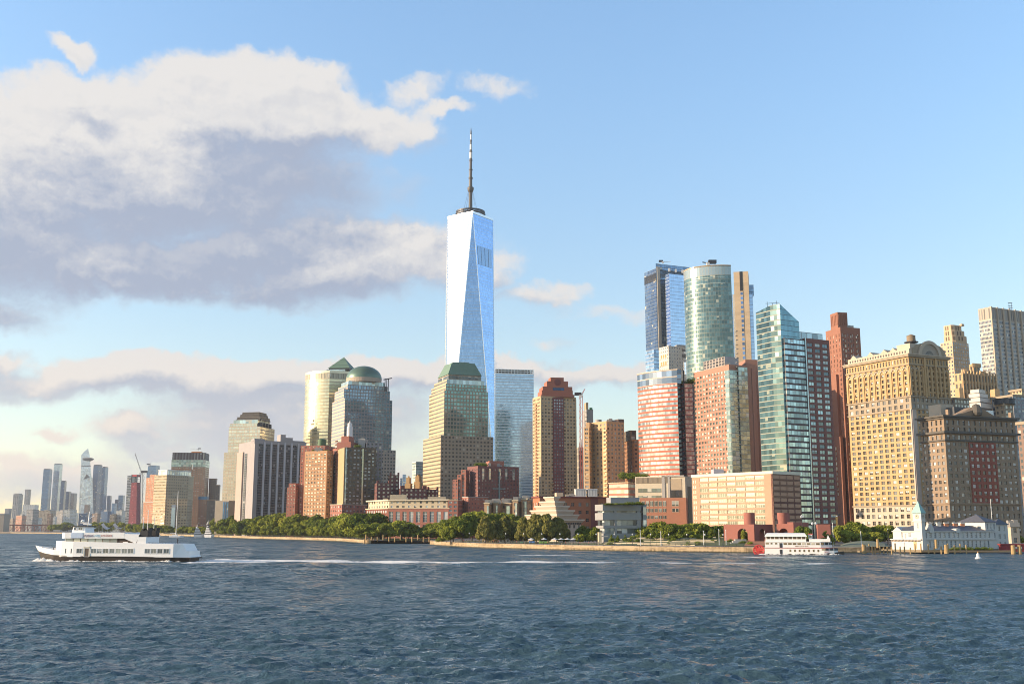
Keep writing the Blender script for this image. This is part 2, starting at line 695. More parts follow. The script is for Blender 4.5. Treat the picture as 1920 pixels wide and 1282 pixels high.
def font_text(par, name, txt, size, loc, rot, m, extrude=.01, align='CENTER'):
    cu = bpy.data.curves.new(name, 'FONT')
    cu.body = txt
    cu.size = size
    cu.extrude = extrude
    cu.align_x = align
    cu.align_y = 'CENTER'
    tmp = bpy.data.objects.new(name, cu)
    COL.objects.link(tmp)
    dg = bpy.context.evaluated_depsgraph_get()
    me = bpy.data.meshes.new_from_object(tmp.evaluated_get(dg))
    bpy.data.objects.remove(tmp)
    me.materials.clear()
    me.materials.append(m)
    ob = bpy.data.objects.new(name, me)
    COL.objects.link(ob)
    ob.parent = par
    ob.location = loc
    ob.rotation_euler = rot
    return ob


M_UNIT = plain('roof_unit_grey', (.36, .34, .31), .7)
M_ROOF = plain('roofing', (.16, .15, .14), .9)
# ------------------------------------------------------------------ water
def wave_set(n=110, seed=3):
    r = np.random.default_rng(seed)
    lam = np.exp(r.uniform(np.log(.85), np.log(13.0), n))
    th = radians(258) + r.normal(0, .45, n)          # wind blowing from the right towards the viewer's left
    k = 2 * np.pi / lam
    amp = .0195 * lam ** .62 * np.where(lam > 7, .62, 1.0)
    amp *= r.uniform(.6, 1.3, n) * .62
    return k * np.cos(th), k * np.sin(th), k, amp, r.uniform(0, 2 * np.pi, n), lam


WSET = wave_set()


def wave_z(x, y, dy):
    z = np.zeros_like(x)
    gst = .75 + .5 * np.sin(x * .021 + 1.3 * np.sin(y * .011)) * np.sin(y * .017 + .8 * np.sin(x * .013 + 2))
    for kx, ky, k, a, ph, lam in zip(*WSET):
        fade = np.clip((lam / np.maximum(dy, 1e-3) - 1.8) / 1.6, 0, 1)
        s = np.sin(kx * x + ky * y + ph)
        z += a * fade * (1.35 * (1 - np.abs(s)) ** 1.0 - .5 if lam < 5 else s + .18 * np.cos(2 * (kx * x + ky * y + ph)))
    return z * gst


def water_mat():
    m, q, b = mat('harbour_water')
    tc = q.n('ShaderNodeTexCoord')
    P = tc.outputs['Object']
    st = q.v('MULTIPLY', P, (.75, 1.45, 1.0))
    h1 = q.noise(st, .55, 4, .62, .3)
    h2 = q.noise(st, 2.6, 3, .6, .4)
    big = q.noise(q.v('MULTIPLY', P, (.012, .02, 1)), 1.0, 3, .55)
    gm = q.n('ShaderNodeNewGeometry')
    dist = q.v('LENGTH', q.v('MULTIPLY', gm.outputs['Position'], (1, 1, 0)))
    far = q.smooth(dist, 120, 900)
    bp = q.n('ShaderNodeBump')
    bp.inputs['Distance'].default_value = 1.0
    q.put(bp.inputs['Strength'], q.fmix(far, .8, 1.0))
    q.put(bp.inputs['Height'], q.m('ADD', q.m('MULTIPLY', h1, q.fmix(far, .55, .55)), q.m('MULTIPLY', h2, .10)))
    rip = q.v('SUBTRACT', q.noise(q.v('MULTIPLY', P, (.8, 1.1, 1)), 1.0, 4, .65, 0, True), (.5, .5, .5))
    gust = q.v('SUBTRACT', q.noise(q.v('MULTIPLY', P, (.16, .05, 1)), 1.0, 4, .62, .5, True), (.5, .5, .5))
    rip = q.v('MULTIPLY', q.v('SCALE', rip, None, q.smooth(dist, 50, 380, .65, 2.2)), (1, 1, 0))
    gust = q.v('MULTIPLY', q.v('SCALE', gust, None, q.smooth(dist, 50, 380, .35, 2.0)), (.6, 1, 0))
    gust = q.v('ADD', gust, q.xyz(0.0, q.smooth(dist, 40, 230, -.07, -.26), 0.0))
    q.put(b.inputs['Normal'], q.v('NORMALIZE', q.v('ADD', q.v('ADD', bp.outputs[0], rip), gust)))
    at = q.n('ShaderNodeAttribute', attribute_name='foam').outputs['Fac']
    fn = q.noise(q.v('MULTIPLY', P, (.5, 1.0, 1.0)), .9, 5, .7)
    fo = q.smooth(q.m('ADD', at, q.m('MULTIPLY', q.m('SUBTRACT', fn, .5), 1.1)), .42, .62)
    fo = q.m('MULTIPLY', fo, q.m('GREATER_THAN', at, .02))
    deep = q.mix(big, (.030, .062, .078), (.058, .106, .132))
    q.put(b.inputs['Base Color'], q.mix(fo, deep, (.80, .78, .74)))
    q.put(b.inputs['Roughness'], q.fmix(fo, q.fmix(far, .12, .30), .8))
    b.inputs['IOR'].default_value = 1.333
    return m


M_WATER = water_mat()


def water():
    y, ys = -30.0, []
    while y < 7600:
        ys.append(y)
        y += 1.2 if y < 45 else min(max(.32, y * y / 10670 / 3.2), 160)
    ys = np.array(ys)
    nc = 1150
    tt = np.tan(np.linspace(radians(-41), radians(41), nc))
    X = (ys[:, None] + 85) * tt[None, :]
    Y = np.repeat(ys[:, None], nc, 1)
    dy = np.gradient(ys)[:, None] * np.ones((1, nc))
    dxs = (ys[:, None] + 85) * (tt[nc // 2 + 1] - tt[nc // 2]) * np.ones((1, nc))
    Zz = wave_z(X, Y, np.maximum(dy * .8, dxs))
    # foam: the ferry's wake, its bow wave and the older wash further right
    foam = np.zeros_like(X)
    sx, sy = K(372, 1050) * 336, 338.0
    ex, ey = K(1450, 1056) * 318, 318.0
    t = (X - sx) / (ex - sx)
    yc = sy + (ey - sy) * np.clip(t, 0, 1.4) + 4 * np.sin(X * .07) + 2.5 * np.sin(X * .19 + 1) + 1.5 * np.sin(X * .43)
    w = np.maximum(5, 17 - 9 * np.clip(t, 0, 1) + 4 * np.sin(X * .11) + 3 * np.sin(X * .31))
    on = (t > -.0) & (t < 1.25)
    streng = (.62 * np.exp(-np.clip(t, 0, 9) * 1.6) + .46) * (.90 + .20 * np.sin(X * .23) * np.sin(X * .071 + 2)) + .5 * np.exp(-((t - .05) / .10) ** 2)
    foam = np.where(on, streng * np.exp(-((Y - yc) / w) ** 2), 0)
    t2 = (X - K(880, 1042) * 395) / (K(1450, 1042) * 395 - K(880, 1042) * 395)
    foam = np.maximum(foam, np.where((t2 > 0) & (t2 < 1.15), .62 * np.clip(.6 + .8 * np.sin(X * .12) * np.sin(X * .045 + 1), 0, 1) * np.exp(-((Y - 414 + 26 * t2 - 4 * np.sin(X * .05) - 2 * np.sin(X * .21)) / 9) ** 2), 0))
    rr = np.random.default_rng(4)
    crest = Zz > np.percentile(Zz[(ys < 400) & (ys > 70)], 99.6)
    foam = np.maximum(foam, np.where(crest & (Y < 420) & (Y > 110) & (np.sin(X * .08 + 2) * np.sin(Y * .06) > .45), .42, 0))
    nr = len(ys)
    co = np.stack([X, Y, Zz], -1).reshape(-1, 3).astype(np.float32)
    idx = np.arange(nr * nc).reshape(nr, nc)
    qd = np.stack([idx[:-1, :-1], idx[:-1, 1:], idx[1:, 1:], idx[1:, :-1]], -1).reshape(-1, 4)
    me = bpy.data.meshes.new('water')
    me.vertices.add(len(co))
    me.vertices.foreach_set('co', co.ravel())
    me.loops.add(qd.size)
    me.loops.foreach_set('vertex_index', qd.ravel().astype(np.int32))
    me.polygons.add(len(qd))
    me.polygons.foreach_set('loop_start', np.arange(0, qd.size, 4, dtype=np.int32))
    me.polygons.foreach_set('loop_total', np.full(len(qd), 4, dtype=np.int32))
    me.polygons.foreach_set('use_smooth', np.ones(len(qd), dtype=bool))
    me.materials.append(M_WATER)
    a = me.attributes.new('foam', 'FLOAT', 'POINT')
    a.data.foreach_set('value', foam.ravel().astype(np.float32))
    me.update()
    me.validate()
    ob = bpy.data.objects.new('water', me)
    COL.objects.link(ob)
    tag(ob, 'choppy dark blue harbour water with a pale ferry wake', None, None, 'structure')
    b = MB()
    b.face([(-7800, -900, -.8), (7800, -900, -.8), (7800, 7800, -.8), (-7800, 7800, -.8)])
    tag(b.build('open_water', M_WATER), 'open harbour water beyond the view', None, None, 'structure')


water()

# ------------------------------------------------------------------ made ground and sea walls


def wall_mat():
    m, q, b = mat('sea_wall_stone')
    P = q.n('ShaderNodeTexCoord').outputs['Object']
    st = q.noise(q.v('MULTIPLY', P, (.9, .9, .12)), 1.0, 4, .7)
    bg = q.noise(q.v('MULTIPLY', P, (.05, .05, .4)), 1.0, 3, .6)
    bl = q.noise(q.v('MULTIPLY', P, (.35, .35, 1.6)), 1.0, 1, .5)
    c = q.mix(q.smooth(st, .3, .7), (.16, .11, .055), (.46, .33, .18))
    c = q.mix(q.smooth(bg, .35, .65), c, (.44, .33, .20))
    c = q.mix(q.m('MULTIPLY', q.smooth(bl, .55, .62), .5), c, (.16, .11, .07))
    z = q.sep(P)[2]
    edge = q.m('ADD', z, q.m('MULTIPLY', st, .8))
    c = q.mix(q.smooth(edge, .55, 1.15), (.035, .035, .02), c)
    q.put(b.inputs['Base Color'], c)
    b.inputs['Roughness'].default_value = .85
    return m


M_STONE = wall_mat()
M_PAVE = plain('paving', (.34, .32, .29), .85)
M_DIRT = plain('city_ground', (.20, .19, .17), .9)
M_LAWN = plain('lawn_grass', (.09, .13, .03), .95, var=.5, scale=.2, fine=1.5)


def pxy(X, Y):
    D = DW(Y)
    return (K(X, Y) * D, D)


SHORE = [pxy(*p) for p in [(-260, 999), (20, 999.5), (238, 1001.5), (244, 1003.5), (300, 1004), (400, 1006.5), (470, 1009.5), (560, 1012), (640, 1014.5), (692, 1019)]]
SHORE += [(SHORE[-1][0] + 1, 735), (K(808, 1018) * 735, 735)]
SHORE += [pxy(*p) for p in [(807, 1021), (850, 1024), (900, 1026.5), (1060, 1031), (1200, 1033.5), (1400, 1036), (1440, 1036.3), (1620, 1036.3), (1640, 1033), (2100, 1033), (2500, 1033)]]


def tri_ngon(name, pts, z, m):
    import bmesh
    bm = bmesh.new()
    f = bm.faces.new([bm.verts.new((x, y, z)) for x, y in pts])
    if f.normal.z < 0 or True:
        f.normal_update()
        if f.normal.z < 0:
            f.normal_flip()
    bmesh.ops.triangulate(bm, faces=[f])
    me = bpy.data.meshes.new(name)
    bm.to_mesh(me)
    bm.free()
    me.materials.append(m)
    ob = bpy.data.objects.new(name, me)
    COL.objects.link(ob)
    return ob


LAND = SHORE + [(7300, 460), (7300, 7500), (-6800, 7500), (-6800, SHORE[0][1])]
tag(tri_ngon('ground', LAND, GZ - .12, M_DIRT), 'paved city ground behind the waterfront', None, None, 'structure')
b = MB()
for p, q in zip(SHORE, SHORE[1:]):
    l = hypot(q[0] - p[0], q[1] - p[1])
    ux, uy = (q[0] - p[0]) / l, (q[1] - p[1]) / l
    nx, ny = uy, -ux
    b.prism([(p[0] + nx * .4, p[1] + ny * .4), (q[0] + nx * .4, q[1] + ny * .4), (q[0] - nx * 1.2, q[1] - ny * 1.2), (p[0] - nx * 1.2, p[1] - ny * 1.2)],
            -2.5, GZ - .05)
sw = b.build('seawall', M_STONE)
tag(sw, 'low tan stone sea wall along the waterfront', None, None, 'structure')


def shore_strip(i0, i1, w, name, m, dz, start=1.2):
    pts, back = [], []
    for i in range(i0, i1 + 1):
        a = SHORE[max(i - 1, i0)]
        c = SHORE[min(i + 1, i1)]
        l = hypot(c[0] - a[0], c[1] - a[1])
        nx, ny = -(c[1] - a[1]) / l, (c[0] - a[0]) / l
        pts.append((SHORE[i][0] + nx * start, SHORE[i][1] + ny * start))
        back.append((SHORE[i][0] + nx * w, SHORE[i][1] + ny * w))
    bb = MB()
    for k in range(len(pts) - 1):
        bb.face([(*pts[k], GZ + dz), (*pts[k + 1], GZ + dz), (*back[k + 1], GZ + dz), (*back[k], GZ + dz)])
    o = bb.build(name, m)
    tag(o, None, None, None, 'structure')
    return o


shore_strip(2, 9, 12, 'promenade', M_PAVE, -.06)
shore_strip(12, 19, 14, 'promenade', M_PAVE, -.06)
shore_strip(2, 9, 60, 'lawn', M_LAWN, -.05, 12.1)
shore_strip(12, 15, 60, 'lawn', M_LAWN, -.05, 14.1)
# ------------------------------------------------------------------ trees
def leaf_mat(name, a, b_, tr=.35):
    m = bpy.data.materials.new(name)
    m.use_nodes = True
    m.node_tree.nodes.clear()
    q = G(m.node_tree)
    at = q.n('ShaderNodeAttribute', attribute_name='rnd').outputs['Fac']
    oi = q.n('ShaderNodeObjectInfo').outputs['Random']
    tc = q.n('ShaderNodeTexCoord')
    n1 = q.noise(tc.outputs['Object'], .35, 2, .5)
    f = q.m('ADD', q.m('MULTIPLY', at, .40), q.m('ADD', q.m('MULTIPLY', oi, .75), q.m('MULTIPLY_ADD', n1, .9, -.36)), clamp=True)
    c = q.mix(f, a, b_)
    d = q.n('ShaderNodeBsdfDiffuse')
    t = q.n('ShaderNodeBsdfTranslucent')
    q.put(d.inputs[0], c)
    q.put(t.inputs[0], c)
    mx = q.n('ShaderNodeMixShader')
    mx.inputs[0].default_value = tr
    q.t.links.new(d.outputs[0], mx.inputs[1])
    q.t.links.new(t.outputs[0], mx.inputs[2])
    o = q.n('ShaderNodeOutputMaterial')
    q.t.links.new(mx.outputs[0], o.inputs[0])
    return m


M_LEAF = leaf_mat('broad_leaves', (.055, .098, .020), (.32, .34, .055), .28)
M_WILLOW = leaf_mat('willow_leaves', (.09, .105, .026), (.27, .25, .075), .3)
M_YOUNG = leaf_mat('young_leaves', (.09, .14, .026), (.27, .31, .055), .3)
M_BARK = plain('bark', (.09, .07, .05), .9)


def crown_mesh(name, kind, seed, nleaf, m):
    r = np.random.default_rng(seed)
    lobes = []
    if kind == 'round':
        for k in range(26):
            a, h = r.uniform(0, 2 * pi), r.uniform(0, 1)
            rad = (.30 + .16 * r.random()) * sin(pi * (.18 + .66 * h))
            lobes.append((cos(a) * rad, sin(a) * rad, .28 + .58 * h, r.uniform(.12, .21)))
        lobes.append((0, 0, .6, .28))
    elif kind == 'willow':
        for k in range(30):
            a, h = r.uniform(0, 2 * pi), r.uniform(0, 1)
            rad = (.24 + .06 * r.random()) * (sin(pi * (.30 + .66 * h)) ** .8) * .95
            lobes.append((cos(a) * rad, sin(a) * rad, .20 + .66 * h, r.uniform(.10, .17)))
        lobes.append((0, 0, .5, .25))
    elif kind == 'slim':
        for k in range(16):
            a, h = r.uniform(0, 2 * pi), r.uniform(0, 1)
            rad = .13 * (1 - h * .8)
            lobes.append((cos(a) * rad, sin(a) * rad, .2 + .72 * h, .13 * (1.1 - h * .8)))
    else:
        for k in range(14):
            a, h = r.uniform(0, 2 * pi), r.uniform(0, 1)
            rad = .40 * r.random() ** .5
            lobes.append((cos(a) * rad, sin(a) * rad, .2 + .4 * h, r.uniform(.2, .32)))
    lobes = np.array(lobes)
    li = r.choice(len(lobes), nleaf, p=lobes[:, 3] ** 2 / (lobes[:, 3] ** 2).sum())
    d = r.normal(size=(nleaf, 3))
    d /= np.linalg.norm(d, axis=1)[:, None]
    rad = lobes[li, 3] * r.uniform(.62, 1.06, nleaf)
    p = lobes[li, :3] + d * rad[:, None] * np.array([1, 1, .85])
    s = r.uniform(.018, .040, nleaf) * (1.0 if kind != 'slim' else .75)
    nrm = d + r.normal(size=(nleaf, 3)) * .55
    nrm /= np.linalg.norm(nrm, axis=1)[:, None]
    up = r.normal(size=(nleaf, 3))
    if kind == 'willow':
        up = up * .35 + np.array([0, 0, 1.0])
    u = np.cross(nrm, up)
    u /= np.linalg.norm(u, axis=1)[:, None] + 1e-9
    v = np.cross(nrm, u)
    asp = 1.9 if kind == 'willow' else 1.15
    u, v = u * s[:, None], v * (s * asp)[:, None]
    co = np.stack([p - u - v * .6, p + u * .8 - v, p + u + v * .7, p - u * .7 + v], 1).reshape(-1, 3).astype(np.float32)
    me = bpy.data.meshes.new(name)
    me.vertices.add(len(co))
    me.vertices.foreach_set('co', co.ravel())
    me.loops.add(len(co))
    me.loops.foreach_set('vertex_index', np.arange(len(co), dtype=np.int32))
    me.polygons.add(nleaf)
    me.polygons.foreach_set('loop_start', np.arange(0, len(co), 4, dtype=np.int32))
    me.polygons.foreach_set('loop_total', np.full(nleaf, 4, dtype=np.int32))
    a = me.attributes.new('rnd', 'FLOAT', 'FACE')
    a.data.foreach_set('value', r.random(nleaf).astype(np.float32))
    me.materials.append(m)
    me.update()
    return me


def trunk_mesh(name, kind, seed):
    r = random.Random(seed)
    b = MB()
    h = .34 if kind in ('round', 'willow') else .8 if kind == 'slim' else .2
    rr = .022 if kind in ('round', 'willow') else .012
    b.tube((0, 0, -.03), (0.01, 0, h), rr, rr * .7, 7)
    for k in range(7 if kind != 'slim' else 4):
        a = k * 2.4 + r.random()
        z = h * r.uniform(.7, 1.0)
        e = (cos(a) * .24, sin(a) * .24, z + r.uniform(.2, .42))
        if kind == 'slim':
            e = (cos(a) * .08, sin(a) * .08, z + .1)
        b.tube((0.01, 0, z * .96), e, rr * .55, rr * .15, 5)
    return b.mesh(name, M_BARK)


TP = {}
for kind, m, ns, nl in (('round', M_LEAF, 5, 5200), ('willow', M_WILLOW, 3, 5600), ('slim', M_YOUNG, 3, 1300), ('bush', M_YOUNG, 2, 1100)):
    TP[kind] = [(trunk_mesh('trunk', kind, 40 + k), crown_mesh('crown', kind, 70 + k * 7 + len(kind), nl, m)) for k in range(ns)]
NT = [0]


def tree(x, y, h, kind, label, group=None, wid=1.0, z=GZ, name=None, parent=None):
    r = empty(name or {'round': 'broadleaf_tree', 'willow': 'willow_tree', 'slim': 'young_tree', 'bush': 'shrub'}[kind], label,
              'shrub' if kind == 'bush' else 'tree', (x, y, z), group)
    NT[0] += 1
    tm, cm = random.choice(TP[kind])
    r.rotation_euler = (0, 0, random.uniform(0, 6.28))
    for nm, me in (('trunk', tm), ('crown', cm)):
        o = bpy.data.objects.new(nm, me)
        COL.objects.link(o)
        o.parent = r
        o.scale = (h * wid, h * wid, h)
    return r


def tpx(X, Yt, D, kind, label, group=None, wid=1.0, z=GZ):
    """tree whose top shows at row Yt and column X, standing at distance D"""
    return tree(K(X, 1000) * D, D, Z(Yt, D) - z, kind, label, group, wid, z)


def shore_d(X):                             # distance of the sea wall in a photo column
    k = K(X, 1010)
    best = None
    for p, q in zip(SHORE, SHORE[1:]):
        a, c = p[0] - k * p[1], q[0] - k * q[1]
        if a * c <= 0 and a != c:
            t = a / (a - c)
            d = p[1] + (q[1] - p[1]) * t
            best = d if best is None else min(best, d)
    return best


# the belt of trees on the esplanade, below the apartment towers
def tree_top(X, tab):
    for (x0, y0), (x1, y1) in zip(tab, tab[1:]):
        if x0 <= X <= x1:
            return y0 + (y1 - y0) * (X - x0) / (x1 - x0)
    return tab[-1][1]


BACK = [(405, 978), (430, 968), (455, 978), (480, 968), (520, 962), (560, 966), (585, 971), (620, 972), (650, 966), (680, 962), (705, 968), (730, 974), (760, 978), (800, 982), (830, 976)]
FRONT = [(405, 990), (440, 983), (490, 981), (540, 980), (600, 982), (650, 979), (700, 972), (720, 970), (760, 980), (815, 985)]
GR = [(405, 500, 'in front of the grey striped slab tower'), (500, 562, 'between grey slab and orange brick tower'),
      (562, 625, 'in front of the orange brick tower'), (625, 690, 'before the low wing of the dark olive tower'),
      (690, 760, 'over the dark dock below the terrace block'), (760, 840, 'right of the dark dock, below the terrace block')]
for a, c, wh in GR:
    n = max(3, int((c - a) / 15.5))
    for k in range(n):
        X = a + (c - a) * (k + .5) / n + random.uniform(-3, 3)
        D = (shore_d(X) if X < 690 else 740) + random.uniform(34, 48)
        tpx(X, tree_top(X, BACK) - 1 + random.uniform(-6, 8), D, 'round', 'tall green tree of the back row ' + wh, 'back row of trees ' + wh, random.uniform(1.0, 1.25))
    n = max(3, int((c - a) / 13))
    for k in range(n):
        X = a + (c - a) * (k + .5) / n + random.uniform(-2, 2)
        D = (shore_d(X) if X < 690 else 737) + random.uniform(8, 20)
        tpx(X, tree_top(X, FRONT) + 1 + random.uniform(-6, 9), D, 'round', 'leafy green tree on the waterside ' + wh, 'waterside trees ' + wh, random.uniform(1.1, 1.45))
# low, wide understorey bushes close the belt
for k in range(26):
    X = 410 + k * 10.8 + random.uniform(-3, 3)
    D = shore_d(X) + random.uniform(22, 30)
    tpx(X, 994 + random.uniform(-3, 3), D, 'bush', 'low bush under the trees along the long sea wall', 'bushes under the esplanade trees', random.uniform(1.2, 1.7))
# the point with big trees
for X, Yt, D, wd in ((866, 962, 640, 1.05), (885, 955, 660, 1.2), (905, 958, 668, 1.2), (930, 962, 680, 1.1), (952, 960, 680, 1.1), (985, 968, 650, 1.0)):
    tpx(X, Yt, D, 'round', 'dark green round tree behind the pale willows on the point', 'dark trees on the point', wd)
for X, Yt, D, wd in ((838, 984, 606, .9), (850, 974, 612, 1.0), (868, 972, 606, .95), (845, 990, 604, 1.1)):
    tpx(X, Yt, D, 'round', 'bushy dark tree at the left end of the low point', 'bushy trees at the left end of the point', wd)
tpx(828, 1003, 610, 'bush', 'small green bush at the tip of the low point', None, 1.5)
tpx(822, 1008, 612, 'bush', 'tiny bush on the very edge of the sea wall at the low point', None, 1.5)
for X, Yt, D, wd, lb in ((910, 966, 570, .95, 'pale green willow above the cream trailer'), (946, 966, 572, 1.05, 'pale olive willow right of the cream trailer'),
                         (981, 968, 560, .8, 'pale olive willow left of the blue container'), (1006, 962, 556, .95, 'tall pale willow above the blue container'),
                         (1024, 962, 554, .9, 'pale willow above the green container'), (1044, 967, 556, .95, 'darker willow in front of the stepped stone museum')):
    tpx(X, Yt, D, 'willow', lb, None, wd)
for X, Yt, D in ((928, 975, 590), (962, 974, 592), (992, 972, 580), (1056, 978, 560)):
    tpx(X, Yt, D, 'willow', 'shaded willow tucked between the front willows', 'willows of the second row', .9)
# trees by the museum and the terraced park
for X, Yt, D, lb in ((1098, 985, 560, 'small spreading tree right of the stepped stone museum'), (1112, 988, 556, 'small tree against the left side of the grey concrete pavilion'),
                     (1086, 1000, 540, 'little dark tree at the foot of the stepped museum')):
    tpx(X, Yt, D, 'round', lb, None, 1.1)
for X, Yt in ((1146, 1000), (1158, 1002), (1172, 1001), (1183, 1003), (1196, 1006)):
    tpx(X, Yt, 512, 'slim', 'slender young tree in front of the grey concrete pavilion', 'young trees before the grey pavilion', 1.4, GZ + 1.2)
for X, Yt, k, wd in ((1222, 989, 'slim', 1.2), (1231, 988, 'slim', 1.2), (1292, 980, 'slim', 1.3), (1274, 990, 'slim', 1.2), (1253, 1000, 'bush', 1.1), (1312, 1000, 'bush', 1.2), (1322, 996, 'slim', 1.3),
                     (1333, 988, 'slim', 1.3), (1350, 992, 'slim', 1.2), (1362, 996, 'slim', 1.3), (1377, 990, 'slim', 1.3)):
    tpx(X, Yt, 520, k, 'young light green tree in the terraced park before the orange brick wing', 'young trees in the terraced park', wd * 1.3, GZ + 2.2)
for X, Yt in ((1214, 985), (1240, 978), (1258, 980), (1284, 983), (1300, 978), (1318, 980), (1342, 983), (1356, 985)):
    tpx(X, Yt, 548, 'round', 'dark shaded tree at the foot of the pale hotel wing', 'dark trees behind the terraced park', 1.25)
tpx(1257, 981, 528, 'round', 'dark red brown tree before the orange brick corner', None, .9)
for X, Yt in ((1394, 992), (1434, 990)):
    tpx(X, Yt, 520, 'round', 'green tree seen through a brick arch', 'trees seen through the brick arches', 1.1)
tpx(1506, 985, 470, 'round', 'pale feathery tree behind the paddle boat bow', None, .9)
for X, Yt, wd in ((1548, 993, .9), (1558, 1000, .9)):
    tpx(X, Yt, 470, 'slim', 'young tree beside the bow of the white paddle boat', 'young trees beside the paddle boat', 1.6)
for X, Yt, D, wd in ((1582, 984, 530, 1.1), (1598, 978, 540, 1.2), (1614, 982, 540, 1.1), (1632, 985, 545, 1.1), (1650, 984, 545, 1.2), (1664, 983, 540, 1.1), (1677, 987, 540, 1.0), (1589, 993, 505, 1.2), (1611, 996, 505, 1.2), (1640, 996, 505, 1.2)):
    tpx(X, Yt, D, 'round', 'green park tree at the foot of the tall golden office block', 'park trees left of the white pier building', wd)
tpx(1902, 1000, 520, 'round', 'green tree right of the white pier building', None, 1.2)
tpx(1914, 1004, 520, 'round', 'low tree at the far right edge beside the red barge', None, 1.2)
# far left trees
for k in range(20):
    X = 240 + k * 8.6 + random.uniform(-2, 2)
    D = (shore_d(X) or 1500) + random.uniform(18, 60)
    tpx(X, 985 + random.uniform(-4, 5) - (3 if X < 300 else 0), D, 'round', 'distant green tree behind the yacht basin', 'trees behind the yacht basin', 1.3)
for k in range(5):
    tpx(98 + k * 7, 979 + random.uniform(-3, 5), 2400, 'round', 'distant green tree on the far left shore', 'trees on the far left shore', 1.3)
for k in range(6):
    tpx(178 + k * 9, 980 + random.uniform(-3, 2), 1850, 'round', 'distant tree above the white tent roofs', 'trees behind the white tents', 1.3)
for X, Y0, Yt, D, lb in ((1178, 895, 880, 700, 'roof garden tree left of the beige school'), (1190, 893, 882, 700, 'roof garden tree beside the beige school'), (1204, 893, 884, 720, 'small roof tree behind the beige school')):
    tree(K(X, Y0) * D, D, Z(Yt, D) - Z(Y0 + 6, D), 'bush', lb, None, 1.6, Z(Y0 + 6, D))
# ------------------------------------------------------------------ materials for buildings
M_STEEL = plain('dark_steel', (.05, .05, .055), .5, .4)
M_WHITE = plain('white_paint', (.80, .80, .78), .5, var=.1)
M_CONC = plain('concrete', (.42, .40, .37), .85)
M_COPPER = plain('green_copper', (.17, .27, .19), .6, var=.35, scale=.08, fine=.6)
M_DCOP = plain('dark_green_copper', (.12, .20, .15), .55, var=.3, scale=.1)
M_TANKW = plain('tank_wood', (.30, .22, .14), .9)
M_BLACK = plain('black_paint', (.02, .02, .022), .5)
M_REDST = plain('red_steel', (.55, .10, .07), .5)
M_ORANGE = plain('orange_steel', (.60, .20, .05), .6)


def sk_far(n, c, gl, **k):
    d = dict(ww=.86, wh=.8, metal=.5, rough=.2, var=.35, blinds=.05, tilt=.006)
    d.update(k)
    return skin(n, c, gl, **d)


F_BLUE = sk_far('far_blue_glass', (.13, .20, .28), (.10, .22, .38), metal=.35)
F_NAVY = sk_far('far_navy_glass', (.03, .07, .13), (.03, .09, .20), metal=.3)
F_PALE = sk_far('far_pale_glass', (.45, .50, .55), (.45, .55, .64), metal=.75)
F_GREY = skin('far_grey_facade', (.34, .33, .33), (.12, .15, .19), .55, .6)
F_TAN = skin('far_tan_facade', (.46, .38, .29), (.12, .12, .12), .5, .5)
F_BROWN = skin('far_brown_facade', (.26, .17, .13), (.12, .13, .14), .5, .55)
F_BRICK = skin('far_brick_facade', (.40, .17, .11), (.22, .24, .25), .5, .5)
F_SALMON = skin('far_salmon_facade', (.62, .28, .18), (.30, .32, .33), .45, .5)
F_WHITE = skin('far_white_facade', (.62, .62, .60), (.25, .3, .34), .6, .5)


def fbox(name, label, XL, XR, Yt, Yb, D, depth, m, bay=5, flo=4, rot=0, group='distant towers and blocks up the river', cat='building', top=None):
    poly = front(D, XL, XR, (Yt + Yb) / 2, depth, rot)
    r = house(name, label, cat, poly, group)
    tower(r, poly, GZ, Z(Yt, D), m, bay, flo, top=top)
    return r, poly


# ------------------------------------------------------------------ far left: towers several kilometres up the river
DF = 5200
r, p = fbox('shaft_building', 'windowless tan ventilation block at the far left edge of the shore', -6, 18, 964, 998, 2500, 30, plain('vent_stone', (.40, .33, .26), .85), 8, 30)
block(r, 'roof_slab', off(p, 1), Z(964, 2500), Z(962, 2500), M_CONC)
fbox('far_block', 'small dark flat block just right of the ventilation block', 8, 21, 953, 990, 4800, 30, F_GREY)
r, p = fbox('flared_tower', 'grey tower with a flared right side, leftmost tall one by the river', 22.5, 41, 926, 992, 4500, 40, F_GREY, 9, 5)
block(r, 'plant_room', off(p, -3), Z(926, 4500), Z(924.5, 4500), M_CONC)
r, p = fbox('box_tower', 'pale grey box shaped tower standing on a thin shaft', 46, 57.5, 917, 944, DF, 30, F_GREY, 7, 5)
r, p = fbox('slim_tower', 'pale base block under the grey box shaped tower', 41, 71, 946, 992, 4700, 40, F_WHITE, 7, 5)
